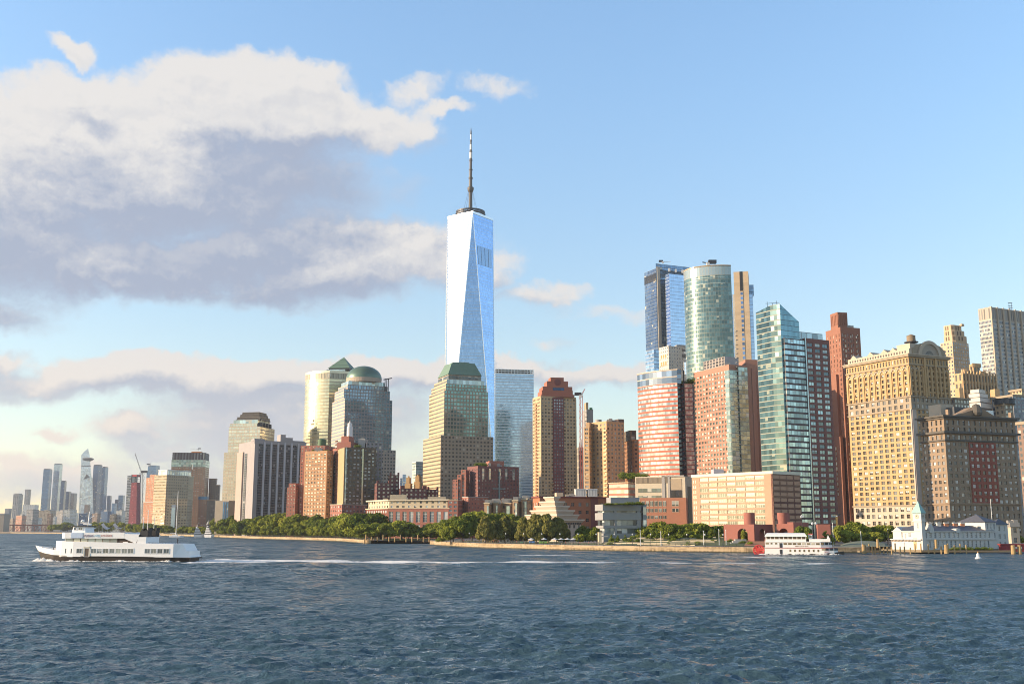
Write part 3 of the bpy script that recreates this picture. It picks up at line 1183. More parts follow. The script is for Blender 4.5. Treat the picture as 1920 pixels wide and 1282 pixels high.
for XL, XR, Yt, m, lb in ((77, 95, 880, F_BLUE, 'blue glass tower with dark crown, left one of the two slim river towers'), (96.5, 114, 870, F_PALE, 'tall pale glass tower with a flat top left of the pointed tower'),
                          (111, 122.5, 902, F_NAVY, 'dark navy tower pressed against the tall pale flat topped tower'), (121, 132, 921, F_NAVY, 'dark navy block between the grey block and the stepped slim towers'),
                          (130.5, 143, 924, F_GREY, 'grey glass block left of the pointed tower'), (171, 189, 872, F_NAVY, 'broad dark blue tower right of the pointed tower'),
                          (188, 200, 876, F_BLUE, 'blue wing with light edge on the right of the broad dark tower'), (199, 208, 929, F_NAVY, 'short navy tower right of the broad dark pair'),
                          (208, 218.5, 943, F_BLUE, 'low blue block between two short towers'), (220, 233, 928, F_BLUE, 'short blue tower left of the red wrapped tower'),
                          (214, 224, 936, F_NAVY, 'narrow navy block touching the short blue tower')):
    D = DF + random.uniform(-150, 150)
    poly = front(D, XL, XR, (Yt + 990) / 2, 45, random.uniform(-8, 12))
    r = house('far_tower', lb, 'tower', poly, 'distant towers and blocks up the river')
    top = [lerp(q, cen(poly), .06) for q in poly]
    tower(r, poly, GZ, Z(Yt, D), m, 6, 5, top=top)
    if Yt < 905:
        block(r, 'crown', off(top, -1.5), Z(Yt, D), Z(Yt - 1.5, D), M_STEEL)
# the pointed tower with its observation deck
D = 5180


def px3(X, Y, D):
    return (K(X, Y) * D, D, Z(Y, D))


r = empty('pointed_tower', 'pale blue faceted tower with slanted tip and jutting sky deck', 'tower', (K(161, 990) * D, D, GZ))
b = MB()
outl = [(146, 992), (149, 930), (152, 880), (152.5, 853), (158, 846), (165, 840.5), (168, 852), (171, 890), (176, 930), (180, 992)]
fr = [px3(x, y, D) for x, y in outl]
bk = [(x - 19, y + 45, z - (z > 300) * 12) for x, y, z in fr]
cut = 4
for i in range(len(fr) - 1):
    b.face([fr[i], fr[i + 1], bk[i + 1], bk[i]][::-1], [(0, 0), (12, 0), (12, 14), (0, 14)])
for (l0, l1, r0, r1) in ((0, 1, 9, 8), (1, 2, 8, 7), (2, 3, 7, 6)):
    zz = fr[l0][2]
    b.face([fr[l0], fr[r0], fr[r1], fr[l1]], [(0, fr[l0][2] / 5), (14, fr[r0][2] / 5), (14, fr[r1][2] / 5), (0, fr[l1][2] / 5)])
    b.face([bk[l0], bk[l1], bk[r1], bk[r0]], [(0, 0), (0, 20), (14, 20), (14, 0)])
b.face([fr[3], fr[6], fr[5], fr[4]], [(0, 60), (14, 60), (10, 75), (5, 70)])
b.face([bk[3], bk[4], bk[5], bk[6]])
b.build('wall', sk_far('pointed_glass', (.45, .50, .56), (.42, .52, .66), metal=.8, rough=.12), r)
b = MB()
pts = [px3(155, 858.5, D - 6), px3(170, 857.5, D - 14), px3(176, 859.5, D - 6), px3(170, 862.5, D - 2), px3(157, 861, D - 2)]
low = [(x, y, z - 5) for x, y, z in pts]
b.face(pts)
b.face(low[::-1])
for i in range(5):
    j = (i + 1) % 5
    b.face([low[i], low[j], pts[j], pts[i]])
b.build('sky_deck', M_STEEL, r)
b = MB()
for Y in (873, 931):
    xl, xr = (152.5, 170) if Y < 900 else (150, 175.5)
    a, c = px3(xl, Y, D - 2), px3(xr, Y, D - 2)
    b.box(a[0], c[0], D - 2, D + 1, a[2] - 2, a[2] + 2)
b.build('louvre_band', M_STEEL, r)
r = empty('gabled_tower', 'pale tower with dark triangular gable in front of the pointed tower', 'tower', (K(163, 990) * 5050, 5050, GZ))
b = MB()
D = 5050
fr = [px3(x, y, D) for x, y in ((149.5, 992), (155, 905), (163, 889), (173.5, 895), (176, 992))]
bk = [(x - 17, y + 40, z) for x, y, z in fr]
b.face([fr[0], fr[4], fr[3], fr[2], fr[1]], [(0, 0), (10, 0), (9, 40), (5, 44), (2, 38)])
for i in range(5):
    j = (i + 1) % 5
    b.face([fr[j], fr[i], bk[i], bk[j]], [(0, 0), (8, 0), (8, 20), (0, 20)])
b.build('wall', F_PALE, r)
b = MB()
gb = [px3(x, y, D - 1.5) for x, y in ((156.5, 898.5), (168, 894.5), (162.5, 888.5))]
b.face(gb)
b.build('gable', M_STEEL, r)
b = MB()
fbox('bell_roof_block', 'small dark block with rounded top at the foot of the gabled tower', 157, 168, 946, 992, 4600, 30, F_BROWN)
# low city in front of them
LOWS = [(18, 30, 972, 'far_tan', 'small orange tan house left of the salmon block'), (29, 53, 966, 'far_salmon', 'long low salmon brick block on the far shore'),
        (52, 78, 970, 'far_white', 'low white and blue shed on the far shore'), (49, 72, 955, 'far_grey', 'white ribbed block with leaning piers on the far shore'),
        (71, 104, 957, 'far_tan', 'wide tan block with flat roof on the far shore'), (88, 99, 962, 'far_brown', 'brown block among the tan blocks of the far shore'),
        (98, 106, 968, 'far_white', 'little white house on the far shore'), (104, 128, 958, 'far_grey', 'grey mixed block behind the ferry bow'),
        (118, 143, 955, 'far_white', 'pale block with a bright roof behind the ferry wheelhouse'), (129, 146, 961, 'far_pale', 'pale green glass block behind the ferry wheelhouse'),
        (147, 172, 962, 'far_navy', 'dark block right of the ferry mast'), (172, 191, 962, 'far_brown', 'brown block above the white tents'), (188, 208, 958, 'far_navy', 'dark block with light band above the white tents'),
        (205, 219, 964, 'far_tan', 'cream block left of the red wrapped tower'), (217, 236, 957, 'far_white', 'white block left of the red wrapped tower')]
for XL, XR, Yt, mm, lb in LOWS:
    D = random.uniform(2650, 3600)
    m = bpy.data.materials.get(mm + '_facade') or bpy.data.materials.get(mm + '_glass')
    r, p = fbox('river_block', lb, XL, XR, Yt, 992, D, 40, m, 4, 3.6, random.uniform(-25, 5), 'low blocks on the far shore')
    q = [lerp(a, cen(p), .6) for a in p]
    block(r, 'plant_room', q, Z(Yt, D), Z(Yt - random.uniform(1, 2.4), D), M_CONC)
# pier shed with red steel trusses
D = 2560
r = empty('pier_shed', 'long dark red open pier shed on the far shore', 'pier shed', (K(65, 990) * D, D, GZ))
b = MB()
for k in range(15):
    X = 19 + k * 6.6
    a = px3(X, 986, D)
    b.tube((a[0], D, .4), (a[0], D, a[2]), .8)
    c = px3(X + 6.6, 986, D)
    b.tube((a[0], D, 3.5), (c[0], D, a[2]), .6)
b.build('truss', plain('oxide_red', (.22, .07, .06), .8), r)
b = MB()
a, c = px3(18, 985.5, D), px3(118, 985.5, D)
b.box(a[0], c[0], D - 2, D + 30, a[2], a[2] + 3.2)
b.build('roof', plain('dark_red_roof', (.16, .06, .05), .8), r)
b = MB()
b.box(a[0], c[0], D - 1, D + 28, -1, 2.9)
b.build('deck', M_CONC, r)
r = empty('barge', 'low dark barge moored on the far left shore', 'barge', (K(104, 997) * 2350, 2350, 0))
b = MB()
a, c = K(82, 997) * 2350, K(136, 997) * 2350
b.prism([(a + 3, 2350), (c - 3, 2350), (c, 2362), (a, 2362)], -.5, 3.4, top=[(a, 2349), (c, 2349), (c, 2363), (a, 2363)])
b.build('hull', M_BLACK, r)
b = MB()
b.box(a + 20, a + 34, 2352, 2360, 3.4, 7)
b.build('cabin', M_CONC, r)

# ------------------------------------------------------------------ towers around the river bend, left of the grey slab
D = 2600
fbox('grey_block_tower', 'grey banded tower half hidden behind the red wrapped tower', 236, 254, 891, 992, 2750, 35, skin('banded_grey', (.45, .45, .45), (.12, .14, .17), 1.0, .5), 4, 4, 0, None, 'tower')
r = empty('wrapped_tower', 'tapering tower under construction wrapped in dark red netting', 'tower', (K(253, 990) * D, D, GZ))
M_NET = skin('red_netting', (.19, .022, .035), (.25, .035, .045), .5, .8, metal=0, rough=.8, var=.4, blinds=.05, blind=(.5, .2, .2), tilt=0)
lo, hi = front(D, 240, 264.5, 985, 32, -14), front(D, 246.5, 263, 905, 24, -14)
tower(r, lo, GZ, Z(904, D), M_NET, 3, 4, top=hi)
b = MB()
for k in range(4):
    for q in hi:
        z = Z(904, D) + k * 4.6
        b.prism([(q[0] - 1, q[1] - 1), (q[0] + 1, q[1] - 1), (q[0] + 1, q[1] + 1), (q[0] - 1, q[1] + 1)], z, z + 4.6)
    b.prism(off(hi, -.5), z + 4.0, z + 4.6)
b.build('open_frame', M_STEEL, r)
b = MB()
z = Z(893, D)
b.prism(off(hi, .4), z, z + 4)
b.build('top_netting', plain('bright_net', (.5, .05, .06), .8), r)


def luff_crane(name, label, X, Yb, Yp, Xt, Yt, D, m, group=None, w=1.6):
    base, piv, tip = px3(X, Yb, D), px3(X, Yp, D), px3(Xt, Yt, D)
    r = empty(name, label, 'crane', base, group)
    b = MB()
    for sx, sy in ((-1, -1), (1, -1), (1, 1), (-1, 1)):
        b.tube((base[0] + sx * w / 2, base[1] + sy * w / 2, base[2]), (piv[0] + sx * w / 2, piv[1] + sy * w / 2, piv[2]), w * .12, n=4)
    h = piv[2] - base[2]
    n = max(3, int(h / (w * 1.5)))
    for k in range(n):
        z0, z1 = base[2] + h * k / n, base[2] + h * (k + 1) / n
        s = 1 if k % 2 else -1
        b.tube((base[0] - s * w / 2, base[1] - w / 2, z0), (base[0] + s * w / 2, base[1] - w / 2, z1), w * .08, n=4)
        b.tube((base[0] - w / 2, base[1] + s * w / 2, z0), (base[0] - w / 2, base[1] - s * w / 2, z1), w * .08, n=4)
    b.build('mast', m, r)
    b = MB()
    d = Vector(tip) - Vector(piv)
    u = d.normalized()
    nn = Vector((-u.z, 0, u.x)) * w * .55
    for o in (nn * .5, nn * -.5):
        b.tube(Vector(piv) + o, Vector(tip) + o * .3, w * .13, w * .08, 4)
    n = 12
    for k in range(n):
        s = .5 if k % 2 else -.5
        b.tube(Vector(piv) + d * (k / n) + nn * s, Vector(piv) + d * ((k + 1) / n) - nn * s, w * .07, n=4)
    b.build('jib', m, r)
    b = MB()
    sgn = -1 if d.x > 0 else 1
    b.box(*sorted((piv[0], piv[0] + sgn * w * 3.2)), piv[1] - w, piv[1] + w, piv[2], piv[2] + w * 1.3)
    b.build('machinery', M_STEEL, r)
    b = MB()
    b.box(piv[0] - w, piv[0] + w * .3, piv[1] - w * 1.4, piv[1] - w * .6, piv[2] - w * 1.2, piv[2])
    b.build('cab', M_WHITE, r)
    return r


luff_crane('tower_crane', 'dark luffing crane leaning left beside the red wrapped tower', 265.5, 985, 886, 253, 849.5, 2560, plain('grey_steel', (.25, .25, .26), .6), None, 4)
r, p = fbox('blue_slab_tower', 'plain blue glass tower behind the crane and the salmon block', 272, 296, 884, 992, 4800, 50, F_BLUE, 6, 5, 0, None, 'tower')
block(r, 'upper_block', [lerp(p[0], p[1], .1), p[1], p[2], lerp(p[3], p[2], .1)], Z(884, 4800), Z(872, 4800), F_BLUE, 6, 5)
luff_crane('tower_crane', 'tiny dark crane on top of the plain blue glass tower', 281, 874, 871, 282.5, 868, 4780, M_STEEL, None, 4)
D = 1950
M_SALM = skin('salmon_brick', (.66, .27, .15), (.45, .42, .36), .45, .5, blinds=.3)
p = corner(D, 20, 272, 291, 297, 940)
r = house('salmon_tower', 'salmon brick apartment building left of the broad tan office block', 'building', p)
tower(r, p, GZ, Z(895, D), M_SALM, 3, 3)
p2 = corner(D - 30, 20, 268, 288, 294, 960)
tower(r, p2, GZ, Z(940, D - 30), M_SALM, 3, 3, 'wing')
block(r, 'cornice', off(p2, .6), Z(942, D - 30), Z(939.5, D - 30), plain('cream_trim', (.7, .62, .5), .8))
block(r, 'penthouse', off(p, -4), Z(895, D), Z(889, D), M_SALM)
# broad tan office block
D = 1650
M_TANB = skin('tan_office', (.50, .37, .23), (.10, .10, .11), .42, .42, blinds=.08)
M_TANR = skin('tan_ribbon', (.62, .50, .33), (.13, .12, .10), 1.0, .42, blinds=.0)
p = corner(D, 35, 286, 308, 354, 940)
p = corner(D, 32, 287, 310, 369, 940)
r = house('tan_office_block', 'broad tan office block with pale glass crown and chamfered corners', 'building', p)
C, R_, B_, L_ = p
cA, cB = lerp(R_, C, .30), lerp(R_, B_, .35)
poly = [C, cA, cB, B_, L_]
b = MB()
b.walls(poly, GZ, Z(890, D), 4.2, 4.4, skip=(4,))
b.walls(poly, GZ, Z(890, D), 4.2, 4.4, mi=1, skip=(0, 1, 2, 3))
b.cap(poly, Z(890, D))
b.build('wall', [M_TANB, M_TANR], r)
q = off(poly, -4)
block(r, 'glass_crown', q, Z(890, D), Z(881, D), skin('crown_glass', (.65, .66, .64), (.55, .62, .64), .7, .8, metal=.6), 5, 8)
block(r, 'crown_rim', off(q, .6), Z(881, D), Z(880, D), M_WHITE)
f = front(D - 26, 312, 356, 960, 22, 5)
tower(r, f, GZ, Z(935, D - 26), M_TANB, 4.2, 4.4, 'front_wing')
b = MB()
w0, w1 = lerp(f[0], f[1], .25), lerp(f[0], f[1], .45)
b.box(w0[0], w1[0], f[0][1] - .5, f[0][1] + .7, GZ, Z(946, D - 26))
b.build('glass_bay', F_PALE, r)
b = MB()
t = px3(361, 880, D + 20)
b.tube((t[0], t[1], t[2]), (t[0], t[1], Z(867, D)), .5)
b.build('mast', M_WHITE, r)
# tall brick tower with glass storeys and dark crown
D = 1830
M_RB = skin('red_brown_brick', (.36, .17, .10), (.40, .38, .33), .5, .5, blinds=.25)
p = corner(D, 40, 320, 340, 391, 900)
p = front(D, 320, 391, 900, 40, 6)
r = house('glass_topped_tower', 'brown brick tower with pale glass storeys under a dark louvred crown', 'tower', p)
tower(r, p, GZ, Z(875, D), M_RB, 4, 3.6, roof=M_ROOF)
block(r, 'glass_storeys', off(p, .3), Z(875, D), Z(861.5, D), skin('pale_green_glass', (.42, .46, .42), (.40, .50, .46), .85, .8, metal=.5), 4, 4)
block(r, 'crown', off(p, -.6), Z(861.5, D), Z(848, D), skin('dark_louvres', (.10, .075, .07), (.25, .23, .22), .35, .9, metal=.2, rough=.5), 5, 30)
b = MB()
c = cen(p)
b.box(c[0] + 2, c[0] + 18, c[1] - 6, c[1] + 6, Z(848, D), Z(845, D))
b.build('plant_room', M_ORANGE, r)
luff_crane('roof_crane', 'small maintenance crane on the dark louvred crown', 372, 845, 841.5, 358, 841.2, D + 10, M_WHITE, None, 1.2)
D = 1780
p = front(D, 372, 391, 940, 30, 10)
r = house('brick_wing_tower', 'narrow dark brick tower with a green glass band, right of the tan block', 'building', p)
tower(r, p, GZ, Z(936, D), M_RB, 4, 3.6)
block(r, 'glass_band', off(p, .4), Z(936, D), Z(943, D) * 0 + Z(930, D), F_BLUE, 4, 4)
for XL, XR, Yt, D, lb in ((390, 405.5, 898, 1900, 'dark maroon brick block behind the narrow brick tower'), (400, 412, 910, 1860, 'dark brick block with a pale top edge left of the stepped ziggurat tower'),
                          (388, 405, 938, 1700, 'dark shadowed brick block beside the stepped ziggurat tower base')):
    p = front(D, XL, XR, 940, 25, 12)
    r = house('brick_block', lb, 'building', p, 'dark brick blocks left of the ziggurat tower')
    tower(r, p, GZ, Z(Yt, D), F_BROWN, 3.5, 3.4)
    block(r, 'parapet', off(p, .4), Z(Yt, D), Z(Yt - 1.5, D), M_RB)
# white tents and stepped white pavilion
M_TENT = plain('tent_fabric', (.8, .8, .78), .7, var=.05)
for X in (176, 202, 224):
    D = 1700
    a = px3(X, 990, D)
    r = empty('marquee', 'white swooping tent roof behind the ferry, ' + {176: 'nearest the wheelhouse', 202: 'middle one of three', 224: 'beside the white stepped pavilion'}[X], 'tent', (a[0], D, GZ), 'white tents behind the ferry')
    b = MB()
    n = 12
    for k in range(n):
        x0, x1 = a[0] - 9 + 18 * k / n, a[0] - 9 + 18 * (k + 1) / n
        f = lambda x: Z(992, D) + 7.5 * abs((x - a[0]) / 9) ** 1.6 * (1.0 if x < a[0] else .7)
        b.face([(x0, D - 5, f(x0)), (x1, D - 5, f(x1)), (x1, D + 5, f(x1) + 2.5), (x0, D + 5, f(x0) + 2.5)])
        b.face([(x0, D - 5, f(x0) - .5), (x0, D + 5, f(x0) + 2), (x1, D + 5, f(x1) + 2), (x1, D - 5, f(x1) - .5)])
    b.build('roof', M_TENT, r)
    b = MB()
    for s in (-8, 0, 8):
        b.tube((a[0] + s, D, GZ), (a[0] + s, D, f(a[0] + s) + 1), .3)
    b.build('pole', M_WHITE, r)
D = 1640
p = front(D, 208, 234, 998, 20)
r = house('white_pavilion', 'white stepped pavilion with tiered roofs behind the ferry', 'building', p)
for k in range(4):
    block(r, 'tier', off(p, -k * 2.2), GZ + k * 2.6, GZ + k * 2.6 + 2.2, skin('tier_white', (.75, .74, .7), (.1, .1, .1), .8, .3) if k == 0 else bpy.data.materials['tier_white'], 3, 2.2)
# ================================================================== middle of the skyline
def bx(b, p0, p1, t0, t1, d0, d1, z0, z1, mi=0):
    """box along the wall p0>p1 between fractions t0..t1, from d0 in front (negative) to d1 behind"""
    l = hypot(p1[0] - p0[0], p1[1] - p0[1])
    nx, ny = (p1[1] - p0[1]) / l, -(p1[0] - p0[0]) / l
    a, c = lerp(p0, p1, t0), lerp(p0, p1, t1)
    b.prism([(a[0] - nx * d0, a[1] - ny * d0), (c[0] - nx * d0, c[1] - ny * d0), (c[0] - nx * d1, c[1] - ny * d1), (a[0] - nx * d1, a[1] - ny * d1)], z0, z1, mi)


# ---- ziggurat tower
D = 1290
M_ZIG = skin('warm_stone_grid', (.60, .50, .36), (.47, .46, .38), .62, .62, metal=.45, blinds=.25, var=.25)
M_ZIGU = skin('pale_glass_grid', (.62, .52, .38), (.53, .53, .45), .82, .72, metal=.5, blinds=.15, var=.2)
p = front(D, 418, 512, 900, 45, -12)
r = house('ziggurat_tower', 'pale stone and glass tower topped by dark stepped ziggurat roof', 'tower', p)
tower(r, p, GZ, Z(848, D), M_ZIG, 3.4, 3.8)
q = [lerp(p[0], p[1], .12), p[1], p[2], lerp(p[3], p[2], .12)]
q = front(D + 2, 428, 514, 830, 41, -12)
tower(r, q, Z(848, D), Z(800, D), M_ZIGU, 3.4, 3.8, 'upper_wall')
q2 = off(q, -4)
q2 = [lerp(q[0], q[1], .03), lerp(q[0], q[1], .9), lerp(q[3], q[2], .9), lerp(q[3], q[2], .03)]
tower(r, q2, Z(800, D), Z(794, D), M_ZIGU, 3.4, 3.8, 'upper_wall')
q3 = front(D + 6, 438, 506, 790, 34, -12)
M_CYAN = skin('pale_cyan_glass', (.5, .56, .55), (.50, .60, .60), .93, .9, metal=.6)
block(r, 'glass_storey', q3, Z(794, D), Z(786.5, D), M_CYAN, 4, 5)
M_ZR = plain('dark_bronze_roof', (.075, .065, .05), .5, .3)
for k, (xl, xr, y0, y1) in enumerate(((443, 508, 786.5, 780.5), (449, 504, 780.5, 775), (453, 501, 775, 770.5))):
    lo = front(D + 8 + k * 3, xl, xr, 780, 30 - 4 * k, -12)
    block(r, 'roof_step', lo, Z(y0, D), Z(y1, D) - .8, M_ZR, top=[lerp(a, cen(lo), .07) for a in lo])
    block(r, 'roof_step_rim', [lerp(a, cen(lo), .05) for a in lo], Z(y1, D) - .8, Z(y1, D), plain('bronze_rim', (.14, .12, .10), .5, .3))
b = MB()
for k in range(4):
    c = lerp(q[1], q[2], .08 + .2 * k)
    b.box(c[0] - 4, c[0] + 1, c[1] - 1, c[1] + 3, Z(800, D), Z(800, D) + 5)
b.build('steel_frame', M_STEEL, r)
p = front(D - 40, 403, 445, 960, 40, -10)
tower(r, p, GZ, Z(938, D - 40), plain('warm_stone', (.50, .42, .32), .85), 4, 4, 'podium')
w = [lerp(p[0], p[1], .55), p[1]]
b = MB()
l = hypot(w[1][0] - w[0][0], w[1][1] - w[0][1])
for k in range(3):
    bx(b, w[0], w[1], .05 + k * .32, .27 + k * .32, -.2, .3, Z(975, D), Z(942, D))
b.build('glazing', bpy.data.materials['far_blue_glass'], r)

# ---- grey slab
D = 1125
M_SLW = plain('grey_concrete_panel', (.42, .38, .365), .85)
M_SLG = skin('grey_slab_window', (.16, .155, .16), (.03, .04, .05), .84, .66, metal=.35, blinds=.08, var=.7, blind=(.3, .3, .3))
p = corner(D, 57, 446, 476, 573, 880)
C, R_, B_, L_ = p
r = house('grey_slab_tower', 'wide grey apartment slab with pale vertical piers and blank pinkish end', 'tower', p)
zt = Z(826, D)
b = MB()
b.walls(p, GZ, zt, 1e6, 1e6)
b.cap(p, zt)
b.build('wall', M_SLW, r)
n = 7
for k in range(n):
    t0 = .075 + k * .132
    b = MB()
    bx(b, C, R_, t0, t0 + .082, -.12, .5, GZ + 6, zt - 3)
    # replace plain faces with a window grid on the front of this strip
    m2 = MB()
    l = hypot(R_[0] - C[0], R_[1] - C[1])
    nx, ny = (R_[1] - C[1]) / l, -(R_[0] - C[0]) / l
    a, c = lerp(C, R_, t0), lerp(C, R_, t0 + .082)
    o = random.randrange(300)
    m2.face([(a[0] + nx * .2, a[1] + ny * .2, GZ + 6), (c[0] + nx * .2, c[1] + ny * .2, GZ + 6), (c[0] + nx * .2, c[1] + ny * .2, zt - 3), (a[0] + nx * .2, a[1] + ny * .2, zt - 3)],
            [(o, 0), (o + 3, 0), (o + 3, 34), (o, 34)])
    m2.build('window_strip', M_SLG, r)
for k in range(n):
    t0 = .157 + k * .132
    if t0 > 1:
        continue
    b = MB()
    bx(b, C, R_, t0 + .01, min(t0 + .042, 1), -.9, .1, GZ, zt - 1)
    b.build('pier', plain('pale_pier', (.62, .59, .60), .8) if k == 0 else bpy.data.materials['pale_pier'], r)
b = MB()
bx(b, L_, C, 0, .36, -1.6, .2, GZ, zt - 10)
b.build('end_bay', plain('pinkish_concrete', (.52, .40, .33), .85), r)
m2 = MB()
a, c = lerp(L_, C, .42), lerp(L_, C, .56)
m2.face([(a[0] - .3, a[1] - .3, GZ + 6), (c[0] - .3, c[1] - .3, GZ + 6), (c[0] - .3, c[1] - .3, zt - 12), (a[0] - .3, a[1] - .3, zt - 12)], [(0, 0), (1, 0), (1, 32), (0, 32)])
m2.build('window_strip', M_SLG, r)
b = MB()
bx(b, C, R_, -.01, 1.0, -.3, .3, zt - 3, zt + .6)
b.build('roof_band', M_SLW, r)
for t0, t1, h in ((.0, .2, 2.5), (.50, .60, 8), (.60, .74, 5), (.74, .98, 2)):
    b = MB()
    bx(b, C, R_, t0, t1, 2, 12, zt - .5, zt + h)
    b.build('plant_room', M_SLW, r)

# ---- golden curved glass tower
D = 1330
zt = Z(690, D)
pts = []
for k in range(15):
    t = k / 14
    a = radians(188 + 62 * t)                      # outward direction of the curved front
    pts.append((cos(a), sin(a)))
xl, xr = K(563.5, 800) * D, K(617, 800) * D
cx = [q[0] for q in pts]
sc = (xr - xl) / (max(cx) - min(cx))
poly = [(xl + (q[0] - min(cx)) * sc, D + 20 + (q[1] - pts[0][1]) * sc * .62) for q in pts]
y_end = poly[-1][1]
poly = poly + [(K(652, 800) * D, y_end + 8), (K(652, 800) * D + 6, y_end + 52), (xl + 8, D + 60)]
M_GOLD = skin('golden_curtain_glass', (.50, .42, .27), (.60, .53, .36), 1.0, .62, metal=.85, rough=.17, tilt=.006, blinds=0, var=.18, wr=.35, wmetal=.5, floorvar=.3)
r = house('golden_glass_tower', 'tall glass tower with curved front glowing golden in the low sun', 'tower', poly)
tower(r, poly, GZ, zt - 14, M_GOLD, 3, 4.2, cont=True, par=False)
block(r, 'parapet_grille', poly, zt - 14, zt - 7, skin('gold_grille', (.65, .58, .42), (.35, .32, .24), .6, .9, metal=.5, rough=.3), 2, 7)
block(r, 'parapet', off(poly, .3), zt - 7, zt - 4, plain('gold_band', (.72, .66, .48), .35, .5))
b = MB()
b.cap(off(poly, .2), zt - 3.9)
b.build('roof', M_ROOF, r)

# ---- pyramid roofed tower
D = 1345
M_PYR = skin('cream_glass_grid', (.62, .54, .40), (.58, .60, .52), .66, .68, metal=.5, blinds=.2, var=.2)
p = front(D, 603, 662, 780, 50, -6)
r = house('pyramid_tower', 'cream gridded tower with green copper pyramid roof behind the dome', 'tower', p)
tower(r, p, GZ, Z(712, D), M_PYR, 3.2, 3.9)
q = front(D + 3, 612, 664, 700, 46, -6)
block(r, 'glass_storeys', q, Z(712, D), Z(692, D), M_CYAN, 4, 4)
q = front(D + 5, 615, 672, 690, 44, -6)
block(r, 'attic', off(q, -1), Z(692, D), Z(689, D), M_STEEL)
b = MB()
ap = (K(645, 668) * (D + 24), D + 24, Z(668.5, D + 20))
z = Z(689, D)
for i in range(4):
    b.face([(*q[i], z), (*q[(i + 1) % 4], z), ap], [(0, 0), (1, 0), (.5, 1)])
b.cap(q, z, down=True)
rf = b.build('pyramid_roof', M_COPPER, r)
b = MB()
for k in (.25, .5, .72):
    pr = [lerp((*a, z), ap, k) for a in q]
    pr2 = [lerp((*a, z), ap, k + .02) for a in q]
    for i in range(4):
        j = (i + 1) % 4
        b.face([(x, y - .4, zz + .2) for x, y, zz in (pr[i], pr[j], pr2[j], pr2[i])])
b.build('roof_seam', M_DCOP, rf)

# ---- domed tower
D = 1225
M_DG = skin('blue_glass_grid', (.34, .28, .25), (.20, .28, .36), .74, .70, metal=.72, rough=.07, blinds=.05, var=.25, tilt=.002)
M_DL = skin('pink_stone_ribbon', (.62, .47, .36), (.30, .30, .30), 1.0, .42, metal=.4, blinds=0, var=.2)
M_DS = skin('pink_stone_window', (.48, .38, .30), (.07, .08, .09), .52, .5, metal=.4, blinds=.08)


def two(root, poly, z0, z1, mf, ml, bay, flo, name='wall'):
    """left wall (edge 3) in one pattern, the others in another"""
    b = MB()
    b.walls(poly, z0, z1, bay, flo, skip=(3,))
    b.walls(poly, z0, z1, bay, flo, mi=1, skip=(0, 1, 2))
    b.cap(off(poly, -.02), z1 - .1)
    return b.build(name, [mf, ml], root)


AL = 64
p = corner(D, AL, 622.5, 646, 735, 780)
r = house('domed_tower', 'blue glass and pink stone tower under round green copper dome', 'tower', p)
two(r, p, Z(843, D), Z(746, D), M_DG, M_DL, 3.3, 3.9)
p1 = corner(D + 3, AL, 627.5, 645, 731, 740)
two(r, p1, Z(746, D), Z(728, D), M_DG, M_DL, 3.3, 3.9, 'upper_wall')
p2 = corner(D + 6, AL, 634, 652, 727, 725)
two(r, p2, Z(728, D), Z(719, D), M_DG, M_DL, 3.3, 3.9, 'upper_wall')
p3 = corner(D + 9, AL, 640, 654, 722, 715)
block(r, 'glass_storey', p3, Z(719, D), Z(711.5, D), M_CYAN, 4, 5)
c = cen(p3)
b = MB()
rad = (K(713, 700) - K(647, 700)) * (c[1]) / 2
z = Z(711.5, D)
b.cyl(c[0] + 1, c[1], z, z + 5, rad * .98, rad, 40)
b.build('drum', plain('drum_stone', (.52, .42, .32), .8), r)
b = MB()
hh = Z(686.5, c[1]) - z - 5
b.lathe(c[0] + 1, c[1], [(rad * cos(t), z + 5 + hh * sin(t)) for t in [pi / 2 * k / 14 for k in range(15)]], 48)
b.build('dome', plain('dome_copper', (.12, .19, .14), .42, .35, var=.3, scale=.08), r, smooth=True, weld=True)
lo = corner(D - 12, AL, 612, 640, 741, 900)
two(r, lo, GZ, Z(842, D), M_DS, M_DL, 3.6, 3.9, 'base_wall')
b = MB()
s = p2[1]
for k in range(3):
    b.tube((s[0] - 3 + k * 2, s[1] - 2, Z(728, D)), (s[0] - 3 + k * 2, s[1] - 2, Z(704, D)), .5)
b.tube((s[0] - 5, s[1] - 2, Z(706, D)), (s[0] + 5, s[1] - 2, Z(703, D)), .6)
b.build('maintenance_rig', M_STEEL, r)

# ---- orange brick tower
D = 985
M_OB = plain('orange_brick', (.52, .29, .15), .85, var=.3)
M_RBK = plain('red_brick', (.42, .165, .115), .85, var=.3)
PW = panes('warm_pane', (.05, .05, .05), (.55, .5, .4), (.75, .68, .5), .6, (.5, .4, .28))
p = front(D, 570, 624, 900, 9, -30)
r = house('orange_brick_tower', 'orange brick apartment tower between red wings with green roof tank', 'tower', p)
wins(r, p, GZ, Z(846, D), M_OB, PW, 3.4, 3.1, .62, .5, .3, nmax=70, zmin=14, topm=2.0, mg=.8)
pb = front(D + 10, 562, 626, 900, 24, -12)
wins(r, pb, GZ, Z(834, D), M_RBK, PW, 3.6, 3.1, .4, .45, .3, nmax=0, name='rear_wing')
pl = front(D + 6, 537, 563, 950, 20, -12)
wins(r, pl, GZ, Z(913, D), M_RBK, PW, 3.2, 3.1, .4, .45, .3, nmax=10, zmin=14, name='low_wing')
pl = front(D + 9, 540, 560, 950, 14, -12)
wins(r, pl, Z(913, D) - .5, Z(905, D), M_RBK, PW, 3.2, 3.1, .4, .45, .3, nmax=0, name='low_wing')
c = (K(604, 830) * (D + 12), D + 12)
t = empty('roof_tank', 'round green tank on top of the orange brick tower', 'water tank', (c[0], c[1], Z(846, D) - .4))
b = MB()
